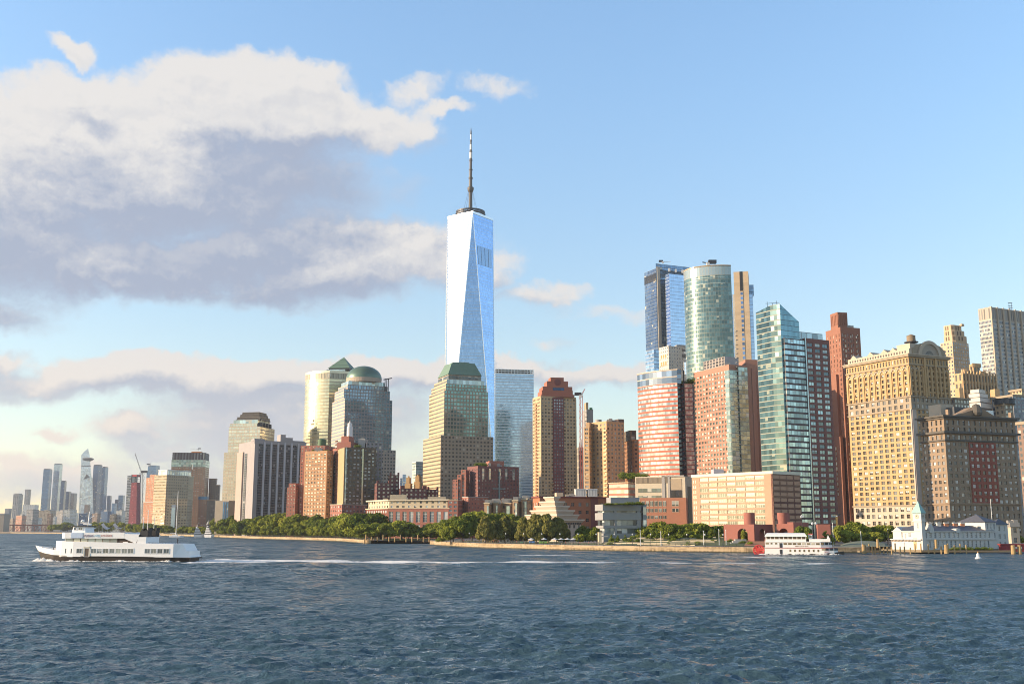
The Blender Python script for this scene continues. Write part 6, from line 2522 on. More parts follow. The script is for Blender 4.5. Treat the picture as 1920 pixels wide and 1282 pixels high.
fr = [(g0[0] + nx, g0[1] + ny, z), (g1[0] + nx, g1[1] + ny, z), (gm_[0] + nx + 3 * ux, gm_[1] + ny, z + 5), (gm_[0] + nx - 3 * ux, gm_[1] + ny, z + 5)]
bk = [(x - nx * 5, y - ny * 5, zz) for x, y, zz in fr]
b.face(fr)
b.face(bk[::-1])
for i in range(4):
    j = (i + 1) % 4
    b.face([fr[j], fr[i], bk[i], bk[j]])
b.build('pediment', M_BR, r)
b = MB()
b.lathe(gm_[0] + nx * 1.2, gm_[1] + ny * 1.2, [(2.6, z + .5), (3.2, z + 2), (2.9, z + 4), (2.0, z + 6.2), (.3, z + 7)], 10)
b.build('crest', M_BRC, r)
for t in (.08, .965):
    b = MB()
    bx(b, C, R_, t - .012, t + .012, 0, 2, zt + .8, zt + 4.2)
    b.build('chimney', M_BR, r)
b = MB()
bx(b, C, R_, .30, .70, 8, 20, zt - .5, zt + 7)
b.build('penthouse', plain('dark_penthouse_metal', (.10, .10, .10), .6), r)
b = MB()
bx(b, C, R_, .70, .82, 6, 12, zt - .5, zt + 5.5)
b.build('metal_tank_room', plain('galvanised', (.5, .55, .58), .4, .5), r)
b = MB()
bx(b, C, R_, .22, .40, 14, 24, zt - .5, zt + 9)
b.build('side_penthouse', M_WHC, r)
# ---- roofs and towers behind it
D = 760
p = corner(D, 62, 1757, 1790, 1818, 760)
r = house('grey_stone_annex', 'grey stone annex with heavy cornice, pressed against the golden office block', 'building', p)
tower(r, p, GZ, Z(747, D), skin('annex_stone', (.34, .28, .20), (.30, .31, .31), .4, .55, blinds=.3), 3.4, 3.6)
block(r, 'cornice', off(p, .8), Z(748, D), Z(745, D), M_WHD)
c = (K(1762, 760) * (D - 12), D - 12)
b = MB()
b.cyl(c[0], c[1], GZ, Z(760, D - 12), 5.0, n=18)
b.build('round_bay', skin('round_bay_stone', (.42, .42, .40), (.35, .4, .42), .5, .6), r)
D = 860
M_WT = plain('white_terrace', (.72, .66, .58), .75, var=.15)
r = empty('white_terraced_roof', 'white stepped terraces above the brown office block', 'building', (K(1835, 760) * D, D, GZ))
for xl, xr, y0, y1, d in ((1812, 1860, 768, 755, 0), (1814, 1856, 755, 745, 2), (1819, 1850, 745, 736, 4), (1822, 1845, 736, 728, 6)):
    q = corner(D + d, 50, xl, xl + (xr - xl) * .55, xr, y0)
    block(r, 'terrace', q, GZ if y0 > 760 else Z(y0, D) - .4, Z(y1, D) - 1.2, plain('terrace_glass', (.25, .22, .20), .5) if y0 > 760 else bpy.data.materials['terrace_glass'])
    block(r, 'terrace_edge', off(q, .8), Z(y1, D) - 1.2 - (y0 - y1) * .2, Z(y1, D), M_WT)
D = 900
M_GD = skin('gold_deco', (.58, .39, .20), (.10, .085, .07), .45, .68, blinds=.1, floorvar=.05)
p = corner(D, 64, 1790, 1805, 1868, 720)
r = house('gold_deco_block', 'golden ribbed art deco block with notched skyline, right of the arched gable', 'building', p)
tower(r, p, GZ, Z(699, D), M_GD, 3.6, 7.5)
b = MB()
for k in range(12):
    t = k / 11
    bx(b, p[0], p[1], max(0, t - .016), min(1, t + .016), -.8, .5, GZ, Z(695 - (k % 3 == 0) * 3, D))
tag(b.build('ribs', plain('gold_rib', (.60, .40, .21), .8), r), kind='stuff')
for xl, xr, yt in ((1802, 1846, 690), (1818, 1838, 679)):
    q = corner(D + 10, 64, xl, xl + 8, xr, 700)
    tower(r, q, Z(700, D) - .6, Z(yt, D), M_GD, 3.6, 7.5, 'upper_wall')
    for k in range(4):
        bq = lerp(q[0], q[1], k / 3)
        b = MB()
        b.box(bq[0] - 1, bq[0] + 1, bq[1] - .6, bq[1] + 1, Z(yt + 6, D), Z(yt - 1.5, D))
        b.build('pinnacle', bpy.data.materials['gold_rib'], r)
for xl, xr, yt, yb in ((1790, 1806, 727, 760), (1856, 1874, 729, 760)):
    q = front(D - 10, xl, xr, yt, 12, 6)
    block(r, 'low_pavilion', q, GZ, Z(yt, D - 10), bpy.data.materials['gold_rib'])
D = 1050
M_DE = skin('cream_deco', (.64, .48, .30), (.20, .20, .22), .42, .5, blinds=.1)
M_DEP = plain('cream_deco_plain', (.64, .48, .30), .82, var=.2)
p = corner(D, 60, 1767, 1790, 1820, 700)
r = house('cream_deco_tower', 'cream art deco tower with stepped rounded crown behind the arched gable', 'tower', p)
tower(r, p, GZ, Z(640, D), M_DE, 3.6, 3.7)
for k, (xl, xc, xr, yt) in enumerate(((1767, 1789, 1816, 627), (1768, 1788, 1812, 617), (1768.5, 1787, 1807, 607))):
    q = corner(D + 2 + k, 60, xl, xc, xr, 640)
    c_ = [lerp(q[0], q[1], .14), lerp(q[0], q[1], .86), lerp(q[1], q[2], .14), lerp(q[1], q[2], .86), lerp(q[2], q[3], .14), lerp(q[2], q[3], .86), lerp(q[3], q[0], .14), lerp(q[3], q[0], .86)]
    block(r, 'crown_step', c_, Z(640, D) - .5 if k == 0 else Z((627, 617)[k - 1], D) - .4, Z(yt, D), M_DEP)
    b = MB()
    for i in range(8):
        e0, e1 = c_[i], c_[(i + 1) % 8]
        if i in (0, 6, 7):
            for s in (.3, .6):
                bx(b, e0, e1, s - .06, s + .06, -.25, .1, Z(yt + 9, D), Z(yt + 2, D))
    tag(b.build('crown_slots', plain('slot_brown', (.16, .11, .07), .8) if k == 0 else bpy.data.materials['slot_brown'], r), kind='stuff')
q = corner(D + 8, 60, 1799, 1803, 1808, 610)
block(r, 'lift_turret', q, Z(608, D), Z(604, D), M_DEP)
D = 980
M_GO = skin('grey_pier_grid', (.58, .52, .44), (.12, .135, .16), .80, .60, metal=.4, blinds=.15, floorvar=.2, blind=(.5, .48, .42))
p = corner(D, 62, 1843, 1866, 1960, 700)
C, R_, B_, L_ = p
r = house('pale_pier_tower', 'wide grey office tower with pale vertical piers at the right edge', 'tower', p)
zt = Z(575, D)
b = MB()
b.walls(p, GZ, zt - 12, 1.5, 3.8)
b.build('wall', M_GO, r)
block(r, 'plant_storey', p, zt - 12, zt, skin('plant_panels', (.52, .44, .34), (.26, .24, .22), .55, .8, metal=.1, rough=.6, blinds=0), 2.6, 12)
for k in range(9):
    b = MB()
    bx(b, C, R_, k * .117, k * .117 + .018, -1.2, .2, GZ, zt + .3)
    b.build('pier', M_WHC, r)
b = MB()
c = lerp(C, R_, .28)
c = (K(1894, 570) * (D + 20), D + 20)
for s in (-1, 1):
    b.tube((c[0] + s * 1.2, c[1], zt - .5), (c[0] + s * 1.2, c[1], zt + 8), .16, n=4)
for z in (2.5, 5, 7.5):
    b.box(c[0] - 2, c[0] + 2, c[1] - .3, c[1] + .3, zt + z, zt + z + .5)
b.build('antenna', M_STEEL, r)
for XL, XR, Yt, D, m, lb in ((1860, 1935, 741, 850, 'far_grey_facade', 'grey blocks of flat roofs between the brown block and the wide grey tower'),
                             (1893, 1945, 730, 880, 'cream_deco', 'pale stone block at the right edge under the wide grey tower'),
                             (1866, 1900, 757, 700, 'annex_stone', 'tan stone block with a curved corner behind the brown block'),
                             (1907, 1990, 790, 640, 'far_brown_facade', 'dark block in shade at the right edge beside the brown office block')):
    p = front(D, XL, XR, Yt + 10, 22, 20)
    r = house('right_edge_block', lb, 'building', p)
    tower(r, p, GZ, Z(Yt, D), bpy.data.materials[m], 3.6, 3.6)
    block(r, 'cornice', off(p, .7), Z(Yt, D) - 1, Z(Yt, D) + .8, M_WHD)
c = (K(1890, 752) * 700, 705)
t = empty('roof_drum', 'black round drum on a roof above the brown office block', 'water tank', (c[0], c[1], Z(757, 700)))
b = MB()
b.cyl(c[0], c[1], Z(757, 700), Z(747, 700), 6.5, n=24)
b.build('drum', plain('black_drum', (.035, .045, .055), .6), t)
b = MB()
b.cyl(c[0], c[1], Z(747, 700), Z(746.3, 700), 6.9, n=24)
b.build('rim', M_STEEL, t)
D = 500
p = front(D, 1886, 1912, 1000, 12, 6)
r = house('small_stone_house', 'little pale stone house right of the white pier building', 'building', p)
wins(r, p, GZ, Z(985, D), M_WHC, PWH, 3.2, 4.4, .4, .5, .4, edges=[0], nmax=8)
block(r, 'cornice', off(p, .4), Z(985, D), Z(984, D), M_WHC)
# ================================================================== low buildings near the water
M_BRK = plain('museum_brick', (.42, .17, .085), .85, var=.25)
PD = panes('dark_pane', (.025, .03, .035), (.26, .30, .33), (.5, .48, .42), .25, (.3, .25, .2))
D = 735
p = corner(D, 70, 999, 1012, 1148, 955)
r = house('brick_museum_row', 'long red brown brick building behind the stepped stone museum', 'building', p)
wins(r, p, GZ, Z(932, D), M_BRK, PD, 5.2, 5.2, .42, .45, .4, edges=[0, 3], nmax=50, zmin=10, topm=2)
block(r, 'cornice', off(p, .8), Z(932.5, D), Z(930, D), plain('dark_red_cornice', (.22, .06, .05), .8))
b = MB()
bx(b, p[0], p[1], .70, .80, -.3, .3, GZ, Z(932.5, D))
b.build('shadow_strip', M_MARN, r)  # maroon slab set on the wall; its dark colour stands in for shadow
for xl, xr, yt, dd in ((1040, 1056, 922, 12), (1056, 1076, 926, 12)):
    block(r, 'plant_room', front(D + dd, xl, xr, 926, 10, 5), Z(931, D), Z(yt, D), M_CR)
for xl, xr, lb in ((1077, 1098.5, 'white ribbed cooling unit on the brick roof, left one of two'), (1100, 1120, 'white ribbed cooling unit on the brick roof, right one of two')):
    q = front(D + 10, xl, xr, 922, 8, 3)
    t = empty('cooling_unit', lb, 'cooling unit', (*cen(q), Z(930, D)), 'cooling units on the brick roof')
    block(t, 'casing', q, Z(930, D), Z(916, D), skin('white_ribs', (.78, .76, .70), (.45, .44, .42), .25, .8, metal=0, blinds=0, rough=.6, tilt=0) if xl == 1077 else bpy.data.materials['white_ribs'], 2, 6)
    block(t, 'rim', off(q, .3), Z(916, D), Z(915, D), M_WHITE)
for xl, xr, yt, D, lb in ((908, 926, 944, 690, 'small tan house with a lit left gable among the trees of the point'), (925, 942, 943, 695, 'small pink and tan house right of the lit gable house'),
                          (940, 966, 944, 705, 'low brick house with dark balconies behind the willows'), (961, 978, 939, 690, 'narrow tan brick pavilion with a green glass strip, left one of the pair'),
                          (978, 996, 936, 694, 'narrow tan brick pavilion with a green glass strip, right one of the pair')):
    p = front(D, xl, xr, 960, 14, -12)
    r = house('tan_house', lb, 'house', p, 'tan houses behind the trees of the point')
    wins(r, p, GZ, Z(yt, D), plain('tan_house_brick', (.52, .34, .20), .85) if xl == 908 else bpy.data.materials['tan_house_brick'], PD, 4, 4, .4, .5, .35, nmax=6, zmin=12)
    block(r, 'cornice', off(p, .4), Z(yt, D), Z(yt, D) + .7, M_CR)
    b = MB()
    bx(b, p[0], p[1], .55, .9, -.35, .3, Z(975, D), Z(yt + 4, D))
    b.build('glass_strip', M_CYAN, r)

# ---- stepped stone museum
D = 615
M_MU = plain('museum_granite', (.62, .50, .38), .8, var=.2)
M_MUL = skin('museum_louvre', (.60, .48, .37), (.30, .23, .17), 1.0, .0)
p0 = corner(D, 50, 974, 1046, 1096, 985)
r = house('stepped_museum', 'pale stone museum with six stepped louvred tiers like a pyramid', 'museum', p0)
q = off(p0, -1.4)
wins(r, q, GZ, Z(977, D), M_MU, PD, 3.6, 6.2, .42, .32, .5, edges=[0, 3], nmax=12, zmin=4)
tiers = [(974, 1046, 1096, 979, 974), (984, 1044, 1086, 974, 964.6), (993.5, 1043, 1078, 964.6, 956.4), (1002, 1041.5, 1068, 956.4, 948.4), (1010.5, 1040, 1059.5, 948.4, 940), (1019, 1038.5, 1050.5, 940, 931.6)]
for k, (xl, xc, xr, y0, y1) in enumerate(tiers):
    q = corner(D + 1.2 * k, 50, xl, xc, xr, y1)
    z0, z1 = Z(y0, D + 1.2 * k), Z(y1, D + 1.2 * k)
    block(r, 'tier', off(q, -1.2), z0 - .3, z1 - .5, M_MU, top=off(q, -.2))
    block(r, 'tier_edge', off(q, .1), z1 - .5, z1 + .35, plain('museum_edge', (.68, .58, .46), .75) if k == 0 else bpy.data.materials['museum_edge'])
b = MB()
for k in range(10):
    bx(b, p0[0], p0[1], .10 + k * .085, .10 + k * .085 + .05, 1.0, 1.8, Z(982.5, D), Z(978.2, D))
tag(b.build('slot_glazing', M_STEEL, r), kind='stuff')
# ---- pavilion of grey concrete
D = 545
M_GC2 = plain('grey_board_concrete', (.36, .35, .34), .85, var=.2)
p = corner(D, 76, 1117, 1131, 1201, 965)
C, R_, B_, L_ = p
r = house('concrete_pavilion', 'angular grey concrete pavilion with ribbon windows and hanging plants', 'building', p)
lev = [(1010, 999.5, 0), (999.5, 990, 1), (990, 985, 0), (985, 974.5, 1), (974.5, 961, 0), (961, 957, 1), (957, 945, 0)]
for y0, y1, gl in lev:
    z0, z1 = (GZ if y0 == 1010 else Z(y0, D)), Z(y1, D)
    if gl:
        block(r, 'window_band', off(p, -.8), z0, z1, skin('pavilion_glass', (.20, .20, .20), (.22, .26, .30), .94, .94, metal=.5, var=.8, blinds=.2, blind=(.6, .6, .58)) if y0 == 999.5 else bpy.data.materials['pavilion_glass'], 3.2, 5)
        b = MB()
        bx(b, C, R_, .90, 1.0, -.0, 1.2, z0, z1)
        bx(b, C, R_, .30, .36, -.0, 1.2, z0, z1)
        b.build('pier', M_GC2, r)
    else:
        block(r, 'wall', off(p, .3 if y1 < 980 else 0), z0, z1, M_GC2)
q = corner(D + 8, 76, 1137, 1145, 1199, 938)
block(r, 'upper_block', q, Z(945, D), Z(932, D + 8), M_GC2)
q = front(D + 5, 1200, 1212.5, 970, 12, 14)
block(r, 'glass_wing', q, GZ, Z(945, D), skin('wing_glass', (.36, .36, .36), (.42, .48, .52), .85, .6, metal=.5, var=.7), 3, 6)
for k in range(9):
    tree(K(1137 + k * 8, 945) * (D - .2), D - .3, 1.5 + (k in (5, 7)) * .9, 'bush', 'plants hanging over the roof edge of the grey concrete pavilion', 'hanging plants of the concrete pavilion', 2.6, Z(947, D))
b = MB()
b.box(K(1128, 1004) * (D - 14), K(1140, 1004) * (D - 14), D - 14, D - 8, Z(1006, D - 14), Z(1005, D - 14) + .3)
t = house('entrance_canopy', 'small concrete entrance canopy left of the grey pavilion', 'canopy', [(K(1128, 1004) * (D - 14), D - 14), (K(1140, 1004) * (D - 14), D - 14), (K(1140, 1004) * (D - 14), D - 8)])
b.build('roof', M_CONC, t)
b = MB()
b.box(K(1122.5, 1004) * (D - 14), K(1128, 1004) * (D - 14), D - 14, D - 8, GZ, Z(1005, D - 14) + 2)
b.build('pier', M_CR, t)
# ---- glass and red low block, beige school, orange corner building
D = 705
p = corner(D, 38, 1142, 1178, 1192, 920)
r = house('red_ribbon_block', 'low block with red and glass ribbons and a planted roof left of the beige school', 'building', p)
tower(r, p, GZ, Z(905, D), skin('red_ribbon', (.60, .22, .14), (.40, .42, .38), 1.0, .62, metal=.45, var=.4), 3, 3.6)
block(r, 'roof_slab', off(p, .5), Z(905, D), Z(903.5, D), M_CR)
D = 660
M_BG = plain('beige_precast', (.66, .57, .42), .8, var=.15)
p = corner(D, 22, 1191, 1285, 1301, 915)
C, R_, B_, L_ = p
r = house('beige_school', 'beige block with ribbon windows and open roof terrace above orange base', 'building', p)
zt = Z(892, D)
block(r, 'wall', p, GZ, zt, M_BG)
b = MB()
for y0, y1 in ((922, 914.5), (935, 928)):
    bx(b, L_, C, .06, .52, -.15, .3, Z(y0, D), Z(y1, D))
b.build('window_band', skin('school_glass', (.20, .20, .17), (.22, .25, .22), .85, .9, metal=.4), r)
b = MB()
bx(b, L_, C, .02, .70, -.25, .3, Z(904.5, D), zt - .6)
b.build('louvre_storey', skin('school_louvre', (.30, .24, .17), (.2, .16, .11), .4, .9, metal=0, rough=.6, tilt=0), r)
b = MB()
bx(b, L_, C, .70, .93, -.2, .3, Z(932, D), Z(897, D))
b.build('terrace_back', plain('terrace_shade', (.48, .38, .26), .85), r)  # panel set on the wall; shade of the terrace recess is in its colour
b = MB()
for k in range(10):
    bx(b, L_, C, .71 + k * .022, .718 + k * .022, -.5, -.25, Z(932, D), Z(918, D))
tag(b.build('terrace_screen', M_STEEL, r), kind='stuff')
b = MB()
bx(b, L_, C, .54, .60, -.5, .3, Z(935, D), zt + .3)
bx(b, L_, C, .66, .70, -.5, .3, Z(935, D), zt + .3)
bx(b, L_, C, .54, .98, -.5, .3, zt - .4, zt + .5)
b.build('terrace_frame', M_CONC, r)
b = MB()
bx(b, C, R_, .25, .65, -.2, .3, GZ, Z(911, D))
b.build('dark_slot', M_BLACK, r)
D = 640
M_OC = plain('orange_corner_brick', (.50, .22, .13), .85, var=.2)
p = corner(D, 14, 1200, 1287, 1290, 960)
r = house('orange_corner_building', 'orange brick corner building with wide windows below the beige school', 'building', p)
C, R_, B_, L_ = p
block(r, 'wall', p, GZ, Z(932.5, D), M_OC)
M_OW = panes('wide_pane', (.08, .09, .08), (.24, .27, .24), (.4, .4, .34), .2, (.6, .5, .38), 1, 0)
for y0, y1, ks in ((948.5, 938.5, range(7)), (959.5, 952.5, range(7)), (972, 966, range(7))):
    for k in ks:
        t0 = .04 + k * .092 + (k == 6) * .10
        wd = .068 if k < 6 else .15
        if y0 == 972 and k > 5:
            continue
        b = MB()
        a, c = lerp(L_, C, t0), lerp(L_, C, t0 + wd)
        l = hypot(c[0] - a[0], c[1] - a[1])
        nx, ny = (c[1] - a[1]) / l * .12, -(c[0] - a[0]) / l * .12
        b.face([(a[0] + nx, a[1] + ny, Z(y0, D)), (c[0] + nx, c[1] + ny, Z(y0, D)), (c[0] + nx, c[1] + ny, Z(y1, D)), (a[0] + nx, a[1] + ny, Z(y1, D))], [(0, 0), (1, 0), (1, 1), (0, 1)], 0, random.random())
        b.face([(a[0], a[1], Z(y1, D)), (a[0] + nx, a[1] + ny, Z(y1, D)), (c[0] + nx, c[1] + ny, Z(y1, D)), (c[0], c[1], Z(y1, D))][::-1])
        b.build('window', M_OW, r)
# ---- brick pavilion with arches and drums
D = 500
M_WG = plain('wagner_brick', (.36, .135, .10), .85, var=.2)
gx = lambda X: K(X, 995) * D
r = empty('arched_brick_pavilion', 'red brick park pavilion with big arches and two round drums', 'pavilion', (gx(1440), D, GZ))


def archwall(p0, p1, z0, z1, th, holes, m, name, par):
    """upright wall slab with round headed openings; holes are (centre 0..1, half width m, springing z)"""
    l = hypot(p1[0] - p0[0], p1[1] - p0[1])
    ux, uy = (p1[0] - p0[0]) / l, (p1[1] - p0[1]) / l
    nx, ny = uy, -ux
    b = MB()
    P = lambda s, z, d: (p0[0] + ux * s - nx * d, p0[1] + uy * s - ny * d, z)
    for d, flip in ((0, False), (th, True)):
        fs = []
        s = 0.0
        for c, hw_, sp in holes:
            c *= l
            fs.append([(s, z0), (c - hw_, z0), (c - hw_, z1), (s, z1)])
            n = 10
            for i in range(n):
                t0, t1_ = pi - pi * i / n, pi - pi * (i + 1) / n
                x0, x1 = c + hw_ * cos(t0), c + hw_ * cos(t1_)
                fs.append([(x0, sp + hw_ * sin(t0)), (x1, sp + hw_ * sin(t1_)), (x1, z1), (x0, z1)])
            s = c + hw_
        fs.append([(s, z0), (l, z0), (l, z1), (s, z1)])
        for f in fs:
            q = [P(a, z, d) for a, z in f]
            b.face(q[::-1] if flip else q)
    for c, hw_, sp in holes:
        c *= l
        n = 10
        b.face([P(c - hw_, z0, 0), P(c - hw_, z0, th), P(c - hw_, sp, th), P(c - hw_, sp, 0)])
        b.face([P(c + hw_, z0, th), P(c + hw_, z0, 0), P(c + hw_, sp, 0), P(c + hw_, sp, th)])
        for i in range(n):
            t0, t1_ = pi - pi * i / n, pi - pi * (i + 1) / n
            b.face([P(c + hw_ * cos(t0), sp + hw_ * sin(t0), 0), P(c + hw_ * cos(t0), sp + hw_ * sin(t0), th), P(c + hw_ * cos(t1_), sp + hw_ * sin(t1_), th), P(c + hw_ * cos(t1_), sp + hw_ * sin(t1_), 0)])
    b.face([P(0, z1, 0), P(l, z1, 0), P(l, z1, th), P(0, z1, th)])
    b.face([P(0, z0, th), P(0, z0, 0), P(0, z1, 0), P(0, z1, th)][::-1])
    b.face([P(l, z0, 0), P(l, z0, th), P(l, z1, th), P(l, z1, 0)])
    return b.build(name, m, par)


zt = Z(982.5, D)
hz = Z(1000, D)
A = (gx(1365), D + 10)
B2 = (gx(1414), D)
archwall(A, B2, GZ, zt, 3, [(.62, 2.6, Z(1001, D))], M_WG, 'arched_wall', r)
archwall(B2, (gx(1461), D + 12), GZ, zt, 3, [(.42, 2.5, Z(1001, D))], M_WG, 'arched_wall', r)
archwall((gx(1460.5), D + 4), (gx(1487), D - 1), GZ, zt + .2, 6, [(.4, 2.2, Z(999, D))], M_WG, 'arched_wall', r)
archwall((gx(1487), D - 1), (gx(1530), D + 12), GZ, Z(978.5, D), 3, [], M_WG, 'long_wall', r)
q = front(D - 4, 1529, 1557, 990, 10, -10)
block(r, 'end_block', q, GZ, zt, M_WG)
for X in (1413, 1477):
    b = MB()
    b.cyl(gx(X), D + 8, zt - 3, Z(960.5, D), gx(1423.5) - gx(1413), n=28)
    o = b.build('drum', M_WG, r)
b = MB()
b.cyl(gx(1490), D + 18, zt - 3, Z(962, D), 2.6, n=20)
b.build('drum', M_WG, r)
b = MB()
for k in range(4):
    a = gx(1391) + k * 1.6
    b.box(a - 9, a - 4, D - 14 + k * 3, D - 11 + k * 3, GZ - .5, GZ + .6 + k * .7)
b.build('steps', M_CONC, r)

# ---- terraced park in front of it
M_BANK = plain('park_bank', (.09, .12, .03), .95, var=.6, scale=.12, fine=.7)
M_CLAY = plain('red_clay_path', (.46, .20, .10), .9, var=.3)
M_LEDGE = plain('pale_ledge_stone', (.70, .58, .40), .85, var=.2)
b = MB()
xs = [1128 + 12 * k for k in range(26)]
prev = None
prof = [(.0, .1), (.12, .5), (.4, 1.6), (.7, 2.7), (1, 3.5)]
for j in range(len(prof) - 1):
    for a, c in zip(xs, xs[1:]):
        f = []
        for X, (t, h) in ((a, prof[j]), (c, prof[j]), (c, prof[j + 1]), (a, prof[j + 1])):
            d0 = shore_d(X) + 15
            d = d0 + (556 - d0) * t
            f.append((K(X, 1015) * d, d, GZ + h * min(1, (X - 1120) / 60)))
        b.face(f)
tag(b.build('park_bank', M_BANK), None, None, None, 'structure')
rl = random.Random(9)
for k in range(11):
    t = .06 + .9 * k / 11
    X0 = 1150 + rl.uniform(-20, 120)
    X1 = X0 + rl.uniform(70, 170)
    X1 = min(X1, 1412)
    pts = []
    for s in range(9):
        X = X0 + (X1 - X0) * s / 8
        d0 = shore_d(X) + 15
        d = d0 + (556 - d0) * min(1, t + .10 * s / 8 * (1 if k % 2 else -.5))
        tt_ = (d - d0) / (556 - d0)
        h = np.interp(tt_, [q[0] for q in prof], [q[1] for q in prof]) * min(1, (X - 1120) / 60)
        pts.append((K(X, 1015) * d, d, GZ + h))
    b = MB()
    for a, c in zip(pts, pts[1:]):
        lo = [(a[0], a[1] - .4, a[2] - .5), (c[0], c[1] - .4, c[2] - .5), (c[0], c[1] + .5, c[2] - .5), (a[0], a[1] + .5, a[2] - .5)]
        hi = [(x, y, z + .85) for x, y, z in lo]
        b.face(hi)
        b.face([lo[0], lo[1], hi[1], hi[0]])
        b.face([lo[1], lo[2], hi[2], hi[1]])
        b.face([lo[3], lo[0], hi[0], hi[3]])
        b.face([lo[2], lo[3], hi[3], hi[2]])
    o = b.build('stone_ledge', M_LEDGE)
    tag(o, 'long pale stone ledge in the terraced park left of the brick arches', 'ledge', 'stone ledges of the terraced park')
for k in range(34):
    X = 1140 + rl.random() * 265
    d0 = shore_d(X) + 16
    t = rl.random()
    d = d0 + (556 - d0) * t
    h = np.interp(t, [q[0] for q in prof], [q[1] for q in prof]) * min(1, (X - 1120) / 60)
    tree(K(X, 1015) * d, d, rl.uniform(1.0, 2.4), 'bush', 'low ornamental shrub among the pale stone ledges of the park', 'shrubs of the terraced park', 1.8, GZ + h - .2)
b = MB()
f = []
for X, d in ((1395, 466), (1445, 466), (1450, 494), (1400, 494)):
    f.append((K(X, 1015) * d, d, GZ + .15 + (d - 466) * .06))
b.face(f)
tag(b.build('clay_bank', M_CLAY), 'red clay slope in front of the brick arches', None, None, 'structure')
# things on the promenade of the point
for X0, X1, yt, D, col, nm, lb in ((904, 918.5, 1010, 578, (.62, .45, .18), 'site_trailer', 'cream site trailer under the willows, left one of the cream pair'), (920, 934, 1010.5, 576, (.60, .44, .18), 'site_trailer', 'cream site trailer under the willows, right one of the cream pair'),
                                   (934.5, 956, 1009.5, 572, (.80, .80, .80), 'site_trailer', 'white site trailer with small dark windows under the willows'), (976, 981.5, 1015, 556, (.12, .42, .20), 'kiosk', 'small green kiosk on the promenade'),
                                   (992, 1002.5, 1013.5, 548, (.10, .28, .62), 'container', 'blue container on the promenade'), (1011, 1029.5, 1013.5, 542, (.25, .50, .08), 'container', 'bright green container on the promenade')):
    q = front(D, X0, X1, yt + 5, 4, 0)
    t = house(nm, lb, nm.replace('_', ' '), q)
    block(t, 'body', q, GZ + .3, Z(yt, D), plain(nm + '_paint', col, .6))
    block(t, 'roof', off(q, .15), Z(yt, D), Z(yt, D) + .18, M_WHITE if col[0] > .5 else M_STEEL)
    b = MB()
    if nm == 'site_trailer':
        for t0 in (.15, .45, .75):
            b = MB()
            bx(b, q[0], q[1], t0, t0 + .13, -.06, .1, Z(yt, D) - 1.6, Z(yt, D) - .7)
            b.build('window', M_STEEL, t)
    else:
        m_ = plain('container_door', tuple(min(1, v * 1.25) for v in col), .6)
        for t0 in (.12, .52):
            b = MB()
            bx(b, q[0], q[1], t0, t0 + .36, -.06, .1, GZ + .6, Z(yt, D) - .5)
            b.build('door', m_, t)
for X in (996, 1020, 1040, 1052, 1064, 1075):
    D = 535 + (X % 7)
    t = empty('market_umbrella', 'small pale parasol on the promenade near the stepped museum', 'umbrella', (K(X, 1010) * D, D, GZ - .06), 'parasols by the stepped museum')
    b = MB()
    b.tube((K(X, 1010) * D, D, GZ - .06), (K(X, 1010) * D, D, GZ + 2.7), .05)
    b.build('pole', M_STEEL, t)
    b = MB()
    b.cyl(K(X, 1010) * D, D, GZ + 2.2, GZ + 2.9, 1.7, .05, 8)
    b.build('canopy', M_TENT, t)
# lamp posts along the two promenades
LAMP = None
for X in [430 + 27 * k for k in range(10)] + [880 + 34 * k for k in range(15)]:
    D_ = shore_d(X) + 7
    x_ = K(X, 1010) * D_
    if LAMP is None:
        pb0, pb1 = MB(), MB()
        pb0.tube((0, 0, -.2), (0, 0, 4.6), .09, .06, 6)
        pb0.cyl(0, 0, -.2, .5, .16, n=8)
        pb1.lathe(0, 0, [(.06, 4.55), (.28, 4.8), (.24, 5.15), (.03, 5.35)], 8)
        LAMP = (pb0.mesh('post', M_STEEL), pb1.mesh('lantern', M_WHITE))
    t = empty('street_lamp', 'slim dark lamp post behind the ' + ('long sea wall under the trees' if X < 720 else 'sea wall of the point and the terraced park'), 'lamp post', (x_, D_, GZ),
              'lamp posts of the ' + ('esplanade' if X < 720 else 'point'))
    for nm, me in zip(('post', 'lantern'), LAMP):
        o = bpy.data.objects.new(nm, me)
        COL.objects.link(o)
        o.parent = t
# railings along the two promenades
for i0, i1, lb in ((3, 9, 'dark steel railing along the long sea wall under the trees'), (12, 17, 'dark steel railing along the sea wall of the point and the park')):
    t = empty('railing', lb, 'railing', (*SHORE[i0], GZ + .25))
    b, bp_ = MB(), MB()
    for i in range(i0, i1):
        p_, q_ = SHORE[i], SHORE[i + 1]
        l = hypot(q_[0] - p_[0], q_[1] - p_[1])
        nx, ny = -(q_[1] - p_[1]) / l * .6, (q_[0] - p_[0]) / l * .6
        a, c = (p_[0] + nx, p_[1] + ny), (q_[0] + nx, q_[1] + ny)
        for h in (1.35, .85):
            b.tube((*a, GZ + h), (*c, GZ + h), .05, n=4)
        for k in range(int(l / 3)):
            s_ = lerp(a, c, (k + .5) / int(l / 3))
            bp_.tube((*s_, GZ + .2), (*s_, GZ + 1.4), .07, n=4)
    b.build('rail', M_STEEL, t)
    tag(bp_.build('posts', M_STEEL, t), kind='stuff')
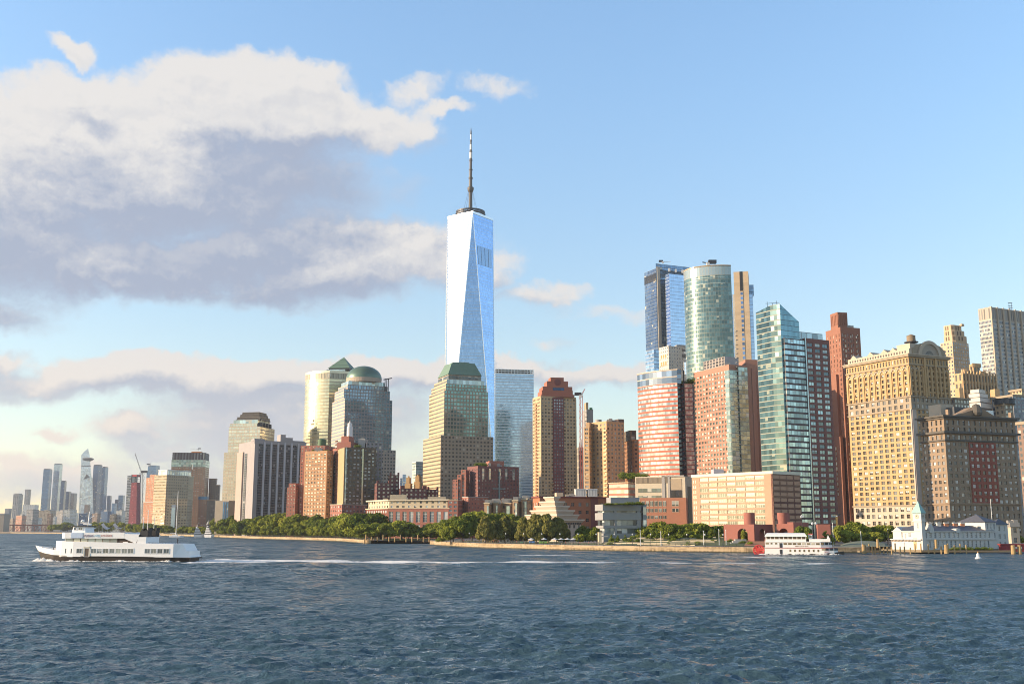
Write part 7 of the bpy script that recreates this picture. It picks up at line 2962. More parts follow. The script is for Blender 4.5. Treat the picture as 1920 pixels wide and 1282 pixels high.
# thin poles and lamps
for X, yt, D, kind, lb in ((1200.5, 994, 486, 'flagpole', 'white pole right of the grey concrete pavilion'), (1239, 997, 480, 'flagpole', 'white pole in the terraced park before the orange brick corner'),
                           (1319, 996, 480, 'flagpole', 'white pole in the middle of the terraced park'), (1348, 993, 478, 'flagpole', 'white pole in the park left of the brick arches, left one of a close pair'),
                           (1361, 994, 478, 'flagpole', 'white pole in the park left of the brick arches, right one of a close pair'), (1505, 966, 486, 'flagpole', 'thin dark pole with a white head above the paddle boat'),
                           (1562, 981, 470, 'flagpole', 'pale pole right of the brick pavilion, nearest it'), (1614, 997, 455, 'flagpole', 'pale pole on the grassy mound left of the white pier building'),
                           (1665, 992, 446, 'flagpole', 'thin dark pole touching the left corner of the white pier building'), (1862, 937, 470, 'flagpole', 'tall white flagpole above the rear block of the white pier building')):
    t = empty(kind, lb, 'pole', (K(X, 1000) * D, D, GZ))
    b = MB()
    b.tube((K(X, 1000) * D, D, GZ), (K(X, 1000) * D, D, Z(yt, D)), .16, .10, 8)
    b.build('pole', M_WHITE if X not in (1505, 1665) else M_STEEL, t)
    b = MB()
    b.cyl(K(X, 1000) * D, D, Z(yt, D), Z(yt, D) + .4, .25, .05, 8)
    if X == 1505:
        b.box(K(X, 1000) * D - .7, K(X, 1000) * D + .7, D - .2, D + .2, Z(yt + 4, D), Z(yt, D))
    b.build('finial', M_WHITE, t)
for X in (1524, 1530):
    D = 452
    t = empty('twin_lamp', 'tall dark lamp post with a pale globe above the paddle boat bow', 'lamp post', (K(X, 1000) * D, D, GZ), 'lamp posts above the paddle boat')
    b = MB()
    b.tube((K(X, 1000) * D, D, GZ), (K(X, 1000) * D, D, Z(984, D)), .22, .14, 8)
    b.build('post', M_STEEL, t)
    b = MB()
    b.lathe(K(X, 1000) * D, D, [(.05, Z(984, D)), (.5, Z(984, D) + .4), (.5, Z(984, D) + .9), (.05, Z(984, D) + 1.3)], 10)
    b.build('globe', M_WHITE, t)
# green mounds left of the pier building
b = MB()
for (xa, xb, da, db, h) in ((1575, 1668, 458, 500, 2.0),):
    n = 10
    for i in range(n):
        for j in range(5):
            f = []
            for di, dj in ((0, 0), (1, 0), (1, 1), (0, 1)):
                X = xa + (xb - xa) * (i + di) / n
                d = da + (db - da) * (j + dj) / 5
                f.append((K(X, 1015) * d, d, GZ - .05 + h * (sin(pi * (i + di) / n) ** .6) * sin(pi * .5 * (j + dj) / 5)))
            b.face(f)
tag(b.build('park_mound', plain('grey_green_turf', (.20, .23, .16), .95, var=.5)), 'low grey green mound left of the white pier building', None, None, 'structure')
# ================================================================== pier building, boats, piles, people
M_PW = plain('pier_white', (.66, .63, .58), .6, var=.12)
M_SLATE = plain('slate_roof', (.105, .11, .135), .6, var=.25, fine=1.2)
M_VERD = plain('verdigris', (.30, .50, .45), .6, var=.25)
PP = panes('pier_pane', (.16, .19, .20), (.32, .36, .38), (.5, .5, .45), .2, (.7, .7, .68), 1, 2)
D = 440
p = corner(D, 60, 1671.5, 1726, 1868, 1011)
C, R_, B_, L_ = p
ux, uy = R_[0] - C[0], R_[1] - C[1]
ll = hypot(ux, uy)
ux, uy = ux / ll, uy / ll
r = empty('pier_building', 'long white pier building with clock tower, slate roof and green spire', 'building', (C[0], C[1], 1.2))
z0, z1, z2 = 1.4, Z(1010.5, D), Z(996, D)
wins(r, p, z0, z1, M_PW, PP, 2.6, 4.6, .42, .62, .3, edges=[0], nmax=26, roof=False, name='wall', mg=4)
q = off(p, -.5)
wins(r, q, z1, z2, M_PW, PP, 2.9, 3.2, .46, .72, .3, edges=[0], nmax=26, roof=False, name='upper_wall', mg=2)
for t0, t1, h0, h1 in ((.28, .36, .9, 2.6), (.58, .66, .9, 2.6)):
    b = MB()
    bx(b, q[3], q[0], t0, t1, -.08, .2, z1 + h0, z1 + h1)
    b.build('window', PP, r)
b = MB()
bx(b, p[3], p[0], .76, .86, -.08, .2, z0 + .4, z0 + 4.6)
b.build('door', plain('yellow_door', (.55, .42, .20), .6), r)
b = MB()
n = 10
a0, a1 = lerp(L_, C, .38), lerp(L_, C, .60)
l2 = hypot(a1[0] - a0[0], a1[1] - a0[1])
mid = lerp(a0, a1, .5)
nx_, ny_ = (a1[1] - a0[1]) / l2, -(a1[0] - a0[0]) / l2
for i in range(n):
    t0, t1 = pi * i / n, pi * (i + 1) / n
    f = lambda t: (mid[0] + (a1[0] - a0[0]) / 2 * cos(t) + nx_ * .1, mid[1] + (a1[1] - a0[1]) / 2 * cos(t) + ny_ * .1, z0 + 2.9 + 1.5 * sin(t))
    b.face([(mid[0] + nx_ * .1, mid[1] + ny_ * .1, z0 + 2.9), f(t0), f(t1)])
b.build('fanlight', PP, r)
for zz, d, h in ((z1 - .35, .45, .45), (z2 - .15, .35, .35)):
    block(r, 'cornice', off(p if zz < z2 - 1 else q, d), zz, zz + h, M_PW)
b = MB()
for k in range(20):
    bx(b, p[3], p[0], .03 + k * .049, .05 + k * .049, -.5, -.1, z1 - .9, z1 - .36)
tag(b.build('brackets', plain('bracket_brown', (.42, .32, .22), .8), r), kind='stuff')
# hipped slate roof, parted where the front gable sits
zr = Z(984.5, D)
qq = off(q, .4)
m0, m1 = lerp(qq[0], qq[3], .5), lerp(qq[1], qq[2], .5)
r0 = (*lerp(m0, m1, .10), zr)
r1 = (*lerp(m0, m1, .99), zr)
b = MB()
ze = z2 + .22
e = [(*x, ze) for x in qq]
b.face([e[0], e[1], r1, r0])
b.face([e[1], e[2], r1])
b.face([e[2], e[3], r0, r1])
b.face([e[3], e[0], r0])
rf = b.build('roof', M_SLATE, r)
for t in (.30, .42, .52, .64, .74):
    c = lerp(lerp(qq[0], qq[3], .46), lerp(qq[1], qq[2], .46), t)
    b = MB()
    b.box(c[0] - .8, c[0] + .8, c[1] - .6, c[1] + .6, zr - 1.0, zr + .9)
    b.build('chimney' if t != .42 else 'roof_vent', plain('chimney_brick', (.55, .25, .14), .85) if t == .30 else bpy.data.materials['chimney_brick'] if t != .42 else M_PW, rf)
    b = MB()
    b.box(c[0] - 1.0, c[0] + 1.0, c[1] - .8, c[1] + .8, zr + .9, zr + 1.3)
    b.build('chimney_cap', M_PW, rf)
for t in (.12, .47):
    a, c = lerp(q[0], q[1], t), lerp(q[0], q[1], t + .055)
    m = lerp(a, c, .5)
    b = MB()
    n_ = (uy * .4, -ux * .4)
    F0 = [(a[0] + n_[0], a[1] + n_[1], z2 - .6), (c[0] + n_[0], c[1] + n_[1], z2 - .6), (c[0] + n_[0], c[1] + n_[1], z2 + 1.0), (m[0] + n_[0], m[1] + n_[1], z2 + (3.2 if t < .2 else 1.3)), (a[0] + n_[0], a[1] + n_[1], z2 + 1.0)]
    F1 = [(x - n_[0] * 6, y - n_[1] * 6, z) for x, y, z in F0]
    b.face(F0)
    for i in range(5):
        j = (i + 1) % 5
        b.face([F0[j], F0[i], F1[i], F1[j]])
    b.build('dormer', M_PW, r)
# front gable
b = MB()
a, c = lerp(q[3], q[0], .02), lerp(q[3], q[0], .34)
m = lerp(a, c, .5)
n_ = (nx_ * .3, ny_ * .3)
F0 = [(a[0] + n_[0], a[1] + n_[1], z1), (c[0] + n_[0], c[1] + n_[1], z1), (c[0] + n_[0], c[1] + n_[1], z2 + .3), (m[0] + n_[0], m[1] + n_[1], z2 + 1.9), (a[0] + n_[0], a[1] + n_[1], z2 + .3)]
F1 = [(x - nx_ * 6, y - ny_ * 6, z) for x, y, z in F0]
b.face(F0)
for i in range(5):
    j = (i + 1) % 5
    b.face([F0[j], F0[i], F1[i], F1[j]])
b.build('gable', M_PW, r)
# clock tower
tw = corner(D - .6, 60, 1713.2, 1728, 1734.5, 985)
t = off(tw, 0)
zt = Z(976, D)
zc = Z(961.5, D)
b = MB()
b.prism(t, 1.4, zt)
tb = b.build('tower', M_PW, r)
b = MB()
b.prism(off(t, .12), zt, zc)
b.build('clock_stage', M_PW, tb)
block(r, 'tower_cornice', off(t, .4), zt - .25, zt + .05, M_PW)
b = MB()
ct = cen(t)
sp = off(t, .55)
ap = (*ct, Z(938.3, D))
for i in range(4):
    b.face([(*sp[i], zc), (*sp[(i + 1) % 4], zc), ap])
b.cap(sp, zc, down=True)
b.build('spire', M_VERD, r)
M_CLK = plain('clock_face', (.50, .44, .34), .6)
for (a, c) in ((t[3], t[0]), (t[0], t[1])):
    l2 = hypot(c[0] - a[0], c[1] - a[1])
    wx, wy = (c[0] - a[0]) / l2, (c[1] - a[1]) / l2
    px_, py_ = wy * .2, -wx * .2
    m = lerp(a, c, .5)
    zz = (zt + zc) / 2 + .2
    b = MB()
    rr = min(1.0, l2 * .36)
    b.face([(m[0] + px_ + wx * rr * cos(2 * pi * k / 20), m[1] + py_ + wy * rr * cos(2 * pi * k / 20), zz + rr * sin(2 * pi * k / 20)) for k in range(20)])
    ck = b.build('clock', M_CLK, tb)
    b = MB()
    for ang, ln in ((1.3, .75), (2.6, .5)):
        b.tube((m[0] + px_ * 1.3, m[1] + py_ * 1.3, zz), (m[0] + px_ * 1.3 + wx * rr * ln * cos(ang), m[1] + py_ * 1.3 + wy * rr * ln * cos(ang), zz + rr * ln * sin(ang)), .06, n=4)
    b.build('clock_hand', M_STEEL, tb)
b = MB()
m = lerp(t[3], t[0], .5)
l2 = hypot(t[0][0] - t[3][0], t[0][1] - t[3][1])
bx(b, t[3], t[0], .40, .58, -.08, .2, zt - 3.0, zt - .8)
b.build('tower_window', PP, r)
# rear block, taller
D2 = 462
pb = corner(D2, 60, 1797, 1847, 1868, 985)
b = MB()
wins(r, pb, 1.4, Z(978.5, D2), M_PW, PP, 2.4, 4.0, .4, .6, .3, edges=[0], nmax=8, name='rear_wall', roof=False, mg=.4)
pc = corner(D2 + 8, 60, 1855, 1866, 1889, 985)
wins(r, pc, 1.4, Z(983, D2 + 8), M_PW, PP, 3.0, 4.0, .4, .6, .3, edges=[0], nmax=12, name='rear_wall', roof=False, mg=.8)
for P_, zt_, pk in ((pb, Z(978.5, D2), Z(963.5, D2)), (pc, Z(983, D2 + 8), Z(971, D2))):
    b = MB()
    e = [(*x, zt_) for x in off(P_, .6)]
    c = cen(P_)
    a0 = (c[0], c[1], pk)
    for i in range(4):
        b.face([e[i], e[(i + 1) % 4], a0])
    b.build('roof', M_SLATE, r)
for k in (.34, .55):
    b = MB()
    bx(b, pb[3], pb[0], .62 + k * .3, .66 + k * .3, -.08, .2, Z(990, D2), Z(984.5, D2))
    b.build('window', PP, r)
# the pier deck it stands on
pd = off(p, 3)
b = MB()
b.prism(pd, .5, 1.4)
dk = tag(b.build('pier_deck', plain('deck_timber', (.30, .23, .14), .85)), None, None, None, 'structure')
b = MB()
for X0, X1, dd in ((1612, 1676, 432), (1725, 1900, 434)):
    b.box(K(X0, 1033) * dd, K(X1, 1033) * dd, dd, dd + 3, .6, 1.3)
tag(b.build('pier_deck', bpy.data.materials['deck_timber']), None, None, None, 'structure')
# timber piles
M_PILE = plain('pile_timber', (.46, .31, .14), .85, var=.4)
pm = MB()
pm.cyl(0, 0, -2.4, 1.0, .30, .27, 10)
pm.cyl(0, 0, 1.0, 1.08, .27, .16, 10)
PILE = pm.mesh('mooring_pile', M_PILE)


def pile(x, y, h, w, lb, gp_):
    o = bpy.data.objects.new('mooring_pile', PILE)
    COL.objects.link(o)
    o.location = (x, y, h - 1.0)
    o.scale = (w, w, 1)
    tag(o, lb, 'pile', gp_)
    return o


for X in [1618, 1623, 1630, 1636, 1641, 1650, 1657, 1664, 1672, 1679, 1688, 1696, 1707, 1716, 1727, 1741, 1752, 1765, 1778, 1790, 1801, 1812]:
    D = 430 + random.uniform(-1.5, 1)
    pile(K(X, 1033) * D, D, random.uniform(2.3, 4.2), 1, 'thin timber pile in the water before the white pier building', 'thin piles before the pier building')
for X, h, w in ((1619.5, 3.6, 2.6), (1646.5, 5.8, 1.9), (1756, 5.6, 1.8), (1774.5, 3.6, 3.0), (1900, 3.4, 3), (1912, 3.4, 2.6)):
    D = 429
    pile(K(X, 1033) * D, D, h, w, 'thick golden timber pile cluster standing before the white pier building', 'thick piles before the pier building')
for k in range(12):
    X = 686 + k * 10.8
    D = 716
    pile(K(X, 1017) * D, D, 4.5 if k % 3 else 5.8, 1.5, 'timber pile of the dark dock below the terrace block', 'piles of the dark dock')
for k in range(7):
    X = 683 + k * 3.0
    D = 722
    pile(K(X, 1017) * D, D, 3.2, 1.3, 'short pile at the left end of the dark dock, beside the stone sea wall end', 'short piles at the end of the sea wall')
b = MB()
b.box(K(690, 1016) * 722, K(812, 1016) * 722, 722, 734, 1.0, 2.2)
tag(b.build('dock', plain('dark_timber', (.06, .05, .04), .9)), None, None, None, 'structure')
t = empty('red_barge', 'dark red barge shed at the far right edge beside the pier', 'barge', (K(1910, 1030) * 445, 445, 0))
b = MB()
b.box(K(1887, 1028) * 445, K(1945, 1028) * 445, 445, 452, .5, 3.2)
b.build('hull', plain('barge_red', (.36, .05, .05), .7), t)
b = MB()
b.box(K(1887, 1028) * 445 - .3, K(1945, 1028) * 445, 444.6, 452.4, 3.2, 3.7)
b.build('roof', plain('barge_roof', (.30, .05, .05), .7), t)
for k in range(3):
    b = MB()
    b.box(K(1903 + k * 9, 1028) * 445, K(1907 + k * 9, 1028) * 445, 444.8, 445.1, 1.7, 2.5)
    b.build('window', M_PW, t)
for k in range(7):
    D = 437
    X = 1786 + k * 11
    tree(K(X, 1030) * D, D, 1.8, 'bush', 'green planting along the quay of the white pier building', 'planting along the pier building', 2.2, 1.2)
# buoy
D = 363
bxx = K(1834, 1044) * D
t = empty('buoy', 'small white buoy floating on the right', 'buoy', (bxx, D, 0))
b = MB()
b.lathe(bxx, D, [(.05, -.5), (1.0, -.3), (1.05, .35), (.55, .6), (.45, 1.6), (.15, 1.9)], 16)
b.build('body', M_WHITE, t)
b = MB()
b.lathe(bxx, D, [(.15, 1.85), (.2, 2.2), (.02, 2.4)], 10)
b.build('lamp', plain('buoy_orange', (.7, .3, .1), .6), t)

# ------------------------------------------------------------------ people
def person_mesh(name, shirt, trousers, arm=0.0):
    """one continuous figure grown over a skeleton of joints"""
    J = [(0, 0, .92), (0, 0, 1.12), (0, 0, 1.36), (0, 0, 1.50), (0, .02, 1.66), (0, .01, 1.74)]
    R = [.135, .12, .15, .055, .095, .06]
    E = [(0, 1), (1, 2), (2, 3), (3, 4), (4, 5)]
    for s in (-1, 1):
        i = len(J)
        J += [(s * .10, 0, .86), (s * .11, .03 * s, .48), (s * .115, 0, .08), (s * .12, -.14, .04)]
        R += [.10, .065, .045, .04]
        E += [(0, i), (i, i + 1), (i + 1, i + 2), (i + 2, i + 3)]
        i = len(J)
        J += [(s * .19, 0, 1.40), (s * .24, -.02 - arm * .1, 1.12), (s * .23, -.08 - arm * .2, .88), (s * .23, -.10 - arm * .22, .80)]
        R += [.06, .045, .035, .03]
        E += [(2, i), (i, i + 1), (i + 1, i + 2), (i + 2, i + 3)]
    me = bpy.data.meshes.new(name)
    me.from_pydata(J, E, [])
    o = bpy.data.objects.new(name, me)
    COL.objects.link(o)
    o.modifiers.new('s', 'SKIN')
    sv = me.skin_vertices[0].data
    for k, rr in enumerate(R):
        sv[k].radius = (rr, rr * .8)
        sv[k].use_root = (k == 0)
    o.modifiers.new('u', 'SUBSURF').levels = 1
    dg = bpy.context.evaluated_depsgraph_get()
    out = bpy.data.meshes.new_from_object(o.evaluated_get(dg))
    bpy.data.objects.remove(o)
    out.materials.clear()
    for m in (trousers, shirt, M_SKIN, M_HAIR):
        out.materials.append(m)
    for f in out.polygons:
        c = f.center
        f.material_index = 0 if c.z < .95 and abs(c.x) < .2 else 3 if c.z > 1.68 else 2 if (c.z > 1.47 or (abs(c.x) > .2 and c.z < .9)) else 1
    return out


M_SKIN = plain('skin', (.50, .32, .22), .6)
M_HAIR = plain('hair', (.05, .035, .025), .8)
CL = {n: plain('cloth_' + n, c, .85) for n, c in (('navy', (.04, .05, .10)), ('white', (.75, .74, .70)), ('red', (.50, .07, .06)), ('black', (.025, .025, .028)), ('sand', (.50, .40, .26)))}
PM_ = [(person_mesh('person', CL[a], CL[b_], k * .4), d_) for k, (a, b_, d_) in enumerate((('white', 'navy', 'white top and dark trousers'), ('red', 'black', 'red top and black trousers'), ('navy', 'sand', 'navy top and sand trousers'), ('black', 'black', 'black clothes')))]
for k in range(38):
    if k < 14:
        X = 440 + k * 17 + random.uniform(-6, 6)
        D = shore_d(X) + random.uniform(2.5, 8)
        where, gp_ = 'under the trees behind the long sea wall', 'people on the esplanade'
    else:
        X = 866 + (k - 14) * 11.5 + random.uniform(-4, 4)
        D = shore_d(X) + random.uniform(2.5, 10)
        where, gp_ = 'on the promenade near the containers', 'people on the promenade of the point'
    me, d_ = random.choice(PM_)
    o = bpy.data.objects.new('person', me)
    COL.objects.link(o)
    o.location = (K(X, 1012) * D, D, GZ - .06)
    o.rotation_euler = (0, 0, random.uniform(0, 6.28))
    tag(o, 'person in ' + d_ + ' ' + where, 'person', gp_ + ' in ' + d_)

# ------------------------------------------------------------------ the big white ferry
M_FW = plain('ferry_white', (1.0, .99, .97), .45, var=.08)
M_BOOT = plain('ferry_dark_hull', (.045, .035, .028), .5, var=.4)
M_DECK = plain('ferry_deck', (.22, .22, .22), .8)
D = 341
xb = K(64.4, 1050) * D
ANG = radians(-7.5)
f = empty('passenger_ferry', 'large white passenger ferry with twin black funnels and dark hull', 'ferry', (xb, D, 0))
f.rotation_euler = (0, 0, ANG)
f.scale = (1.045, 1, 1)
ORG[f] = Vector((0, 0, 0))
ST = [(0, .05, 4.75, 2.9, 2.0), (1.5, .9, 4.5, 2.6, 1.5), (4, 2.3, 4.05, 2.2, .9), (8, 4.0, 3.5, 1.75, .3), (12, 4.9, 3.3, 1.6, 0), (18, 5.3, 3.2, 1.5, 0), (34, 5.35, 3.2, 1.4, 0), (45, 5.2, 3.2, 1.3, 0), (50.3, 3.9, 3.2, 1.25, 0)]
for nm, zi, m in (('hull', 0, M_FW), ('lower_hull', 1, M_BOOT)):
    b = MB()
    for (s0, w0, d0, b0, k0), (s1, w1, d1, b1, k1) in zip(ST, ST[1:]):
        for sg in (-1, 1):
            if zi == 0:
                q = [(s0 + k0 * .55, sg * w0 * .97, b0), (s1 + k1 * .55, sg * w1 * .97, b1), (s1, sg * w1, d1), (s0, sg * w0, d0)]
            else:
                q = [(s0 + k0 * 1.6, sg * w0 * .8, -1.6), (s1 + k1 * 1.6, sg * w1 * .8, -1.6), (s1 + k1 * .55, sg * w1 * .985, b1 + .02), (s0 + k0 * .55, sg * w0 * .985, b0 + .02)]
            b.face(q if sg < 0 else q[::-1])
        if zi == 0:
            b.face([(s0, -w0, d0 - .7), (s1, -w1, d1 - .7), (s1, w1, d1 - .7), (s0, w0, d0 - .7)])
    s, w, d0, b0, _ = ST[-1]
    if zi:
        b.face([(s, -w * .8, -1.6), (s, w * .8, -1.6), (s, w * .985, b0 + .02), (s, -w * .985, b0 + .02)])
    else:
        b.face([(s, -w * .97, b0), (s, w * .97, b0), (s, w, d0), (s, -w, d0)])
    b.build(nm, m, f)
b = MB()
for (s0, w0, d0, b0, k0), (s1, w1, d1, b1, k1) in zip(ST, ST[1:]):
    for sg in (-1, 1):
        b.tube((s0 + k0 * .55, sg * w0 * 1.0, b0 + .05), (s1 + k1 * .55, sg * w1 * 1.0, b1 + .05), .13, n=6)
b.build('rubbing_strake', M_BOOT, f)
# main deck house with sloping stern
sz = lambda zx: (zx - 130) * .0310
zz_ = lambda zy: (495 - zy) * .03075
PL = [(8.1, 2.6), (8.6, 3.6), (11, 4.75), (15, 5.38), (46, 5.38)]
top = lambda s: 6.15 - .9 * (s - 8) / 42
b = MB()
for (s0, w0), (s1, w1) in zip(PL, PL[1:]):
    for sg in (-1, 1):
        q = [(s0, sg * w0, 1.45), (s1, sg * w1, 1.35), (s1, sg * w1, top(s1)), (s0, sg * w0, top(s0))]
        b.face(q if sg < 0 else q[::-1])
    b.face([(s0, -w0, top(s0)), (s1, -w1, top(s1)), (s1, w1, top(s1)), (s0, w0, top(s0))])
b.face([(8.1, 2.6, 1.45), (8.1, -2.6, 1.45), (8.1, -2.6, top(8.1)), (8.1, 2.6, top(8.1))])
sA, sB, sT = 46, 50.6, 48.3
for sg in (-1, 1):
    q = [(sA, sg * 5.38, 1.35), (sB, sg * 4.1, 1.3), (sT, sg * 4.1, top(49)), (sA, sg * 5.38, top(46))]
    b.face(q if sg < 0 else q[::-1])
b.face([(sB, -4.1, 1.3), (sB, 4.1, 1.3), (sT, 4.1, top(49)), (sT, -4.1, top(49))])
b.face([(sA, -5.38, top(46)), (sT, -4.1, top(49)), (sT, 4.1, top(49)), (sA, 5.38, top(46))])
b.build('deck_house', M_FW, f)
b = MB()
b.prism([(sA, -4.8), (50.9, -4.2), (50.9, 4.2), (sA, 4.8)], .95, 1.28)
b.build('stern_platform', M_BOOT, f)
PF = panes('ferry_pane', (.10, .12, .13), (.30, .34, .36), (.4, .42, .42), .2, (.40, .40, .38), 1, 0, .3)


def fwin(s0, s1, z0, z1, t=-5.42, name='window', m=None, par=f):
    q = MB()
    q.face([(s0, t, z0), (s1, t, z0), (s1, t, z1), (s0, t, z1)], [(0, 0), (1, 0), (1, 1), (0, 1)], 0, random.random())
    q.face([(s0, t, z1), (s1, t, z1), (s1, t + .1, z1), (s0, t + .1, z1)])
    q.face([(s0, t + .1, z0), (s1, t + .1, z0), (s1, t, z0), (s0, t, z0)])
    q.face([(s0, t + .1, z0), (s0, t, z0), (s0, t, z1), (s0, t + .1, z1)])
    q.face([(s1, t, z0), (s1, t + .1, z0), (s1, t + .1, z1), (s1, t, z1)])
    o = q.build(name, m or PF, par)
    fr = MB()
    for a, c, e, g_ in ((s0 - .1, s1 + .1, z1, z1 + .1), (s0 - .1, s1 + .1, z0 - .1, z0), (s0 - .1, s0, z0, z1), (s1, s1 + .1, z0, z1)):
        fr.box(a, c, t - .05, t + .12, e, g_)
    fr.build('frame', M_FW, o)
    return o


for a, c in ((530, 580), (592, 640), (652, 705), (797, 850), (860, 905), (920, 970), (983, 1033), (1045, 1095), (1107, 1157), (1168, 1220), (1333, 1385), (1398, 1447), (1460, 1510), (1520, 1573)):
    w = -5.42 if sz(a) > 15 else -5.42
    t_ = -(np.interp(sz(a), [q[0] for q in PL], [q[1] for q in PL]) + .05)
    fwin(sz(a), sz(c), 2.5, 3.85, t_)
    t_ = -t_
fwin(sz(735), sz(776), 1.5, 4.0, -5.42, 'door', plain('ferry_door', (.10, .07, .05), .6))
b = MB()
b.box(sz(722), sz(733), -5.5, -5.3, 1.5, 4.5)
b.box(sz(778), sz(788), -5.5, -5.3, 1.5, 4.5)
b.box(sz(722), sz(788), -5.5, -5.3, 4.1, 4.5)
b.build('door_frame', plain('ferry_cream', (.70, .66, .55), .5), f)
# upper deck: glass saloon, dark open bay, fascia
b = MB()
sal = [(10.6, -2.4), (12.0, -4.3), (28.2, -4.5), (28.2, 4.5), (12.0, 4.3), (10.6, 2.4)]
b.prism(sal, 5.3, 7.0, bay=2.3, flo=1.7)
b.build('saloon', skin('saloon_glass', (.16, .12, .09), (.42, .48, .46), .86, .90, metal=.35, rough=.15, var=.5, blinds=.25, blind=(.6, .58, .45), tilt=0), f)
b = MB()
b.prism([(28.2, -4.3), (33.6, -4.3), (33.6, 4.3), (28.2, 4.3)], 5.2, 7.0)
b.build('open_bay', plain('bay_brown', (.11, .075, .055), .8), f)
b = MB()
b.box(sz(1098), sz(1148), -4.6, -4.3, 5.3, 5.9)
b.build('life_raft_box', M_FW, f)
fa = [(10.0, -2.9), (11.8, -4.9), (30.6, -5.1), (30.6, 5.1), (11.8, 4.9), (10.0, 2.9)]
b = MB()
b.prism(fa, 6.95, 8.7, top=[(9.9, -3.0), (11.8, -5.0), (30.6, -5.15), (30.6, 5.15), (11.8, 5.0), (9.9, 3.0)])
b.build('fascia', M_FW, f)
b = MB()
for sg in (-1, 1):
    q = [(30.6, sg * 5.1, 6.95), (34.3, sg * 5.1, 5.4), (35.2, sg * 5.1, 8.1), (30.6, sg * 5.1, 8.4)]
    b.face(q if sg < 0 else q[::-1])
b.face([(30.6, -5.1, 8.4), (35.2, -5.1, 8.1), (35.2, 5.1, 8.1), (30.6, 5.1, 8.4)])
b.face([(30.6, -5.1, 6.95), (30.6, 5.1, 6.95), (34.3, 5.1, 5.4), (34.3, -5.1, 5.4)])
b.build('raked_screen', M_FW, f)
b = MB()
b.box(13.9, 17.6, -5.14, -4.9, 7.05, 8.65)
b.build('blue_panel', plain('pale_blue_panel', (.55, .66, .82), .5), f)
for wd, cl, x in (('statue', (.24, .20, .30), 19.4), ('city', (.30, .58, .78), 22.25), ('cruises', (.62, .30, .26), 25.1)):
    font_text(f, 'lettering', wd, 1.25, (x, -5.16, 7.85), (pi / 2, 0, 0), plain('letter_' + wd, cl, .6), .02)
# wheelhouse and mast
b = MB()
wh = [(12.4, -1.6), (13.3, -2.7), (17.0, -2.7), (17.0, 2.7), (13.3, 2.7), (12.4, 1.6)]
b.prism([lerp(q, (15, q[1] * .9), -.05) for q in wh], 8.7, 10.5, top=[lerp(q, (15, q[1]), .08) for q in wh])
wl = b.build('wheelhouse', M_FW, f)
for s0, s1 in ((13.5, 14.2), (14.9, 16.2)):
    fwin(s0, s1, 9.5, 10.2, -2.8, 'wheelhouse_window', None, wl)
b = MB()
b.prism(off(wh, .5), 10.5, 10.75)
b.build('wheelhouse_roof', M_BLACK, wl)
b = MB()
b.tube((16.4, 0, 10.7), (16.6, 0, 15.2), .22, .12, 8)
b.tube((16.5, 0, 12.9), (18.2, 0, 13.9), .08, .05, 6)
b.box(15.0, 17.4, -.5, .5, 11.2, 11.5)
b.build('mast', M_FW, f)
b = MB()
b.box(13.9, 15.9, -.25, .25, 11.6, 11.85)
b.lathe(14.6, 0, [(.1, 11.85), (.55, 12.1), (.55, 12.4), (.05, 12.75)], 12)
b.build('radar', M_FW, f)
b = MB()
b.tube((35.0, -2.5, 8.0), (35.0, -2.5, 13.5), .12, .07, 8)
b.build('signal_mast', M_FW, f)
# funnel casing and funnels
b = MB()
b.prism([(33.9, -5.15), (37.4, -5.15), (37.4, 3.6), (33.9, 3.6)], 1.6, 7.4, top=[(34.9, -5.15), (37.4, -5.15), (37.4, 3.6), (34.9, 3.6)])
b.build('funnel_casing', M_FW, f)
for t0 in (-4.6, .6):
    b = MB()
    b.prism([(35.0, t0), (37.5, t0), (37.5, t0 + 2.6), (35.0, t0 + 2.6)], 7.4, 9.3, top=[(35.3, t0), (37.7, t0), (37.7, t0 + 2.6), (35.3, t0 + 2.6)])
    for s0, h in ((35.4, 9.9), (36.3, 9.5), (37.2, 10.2)):
        b.prism([(s0, t0 + .2), (s0 + .5, t0 + .2), (s0 + .5, t0 + 2.4), (s0, t0 + 2.4)], 9.25, h, top=[(s0 + .35, t0 + .2), (s0 + .8, t0 + .2), (s0 + .8, t0 + 2.4), (s0 + .35, t0 + 2.4)])
    b.build('funnel', M_BLACK, f)
b = MB()
for k in range(10):
    s = 38.5 + k * 1.0
    b.tube((s, -5.2, top(s)), (s, -5.2, top(s) + .28), .03, n=4)
b.tube((38, -5.2, top(38) + .28), (48, -5.1, top(48) + .28), .05, n=4)
b.build('aft_rail', M_STEEL, f)
b = MB()
for s, t in ((2.2, .3), (7.0, -.6), (5.4, .8)):
    b.tube((s, t, 3.3), (s, t, 4.3), .12, n=6)
b.build('foredeck_bollard', M_BOOT, f)
me, d_ = PM_[3]
o = bpy.data.objects.new('person', me)
COL.objects.link(o)
ca, sa = cos(ANG), sin(ANG)
o.location = (xb + 48.4 * ca + 3.5 * sa, D + 48.4 * sa - 3.5 * ca, top(46.3) - .02)
o.rotation_euler = (0, 0, 1.2)
tag(o, 'lone person in black clothes standing on the aft deck of the ferry', 'person')
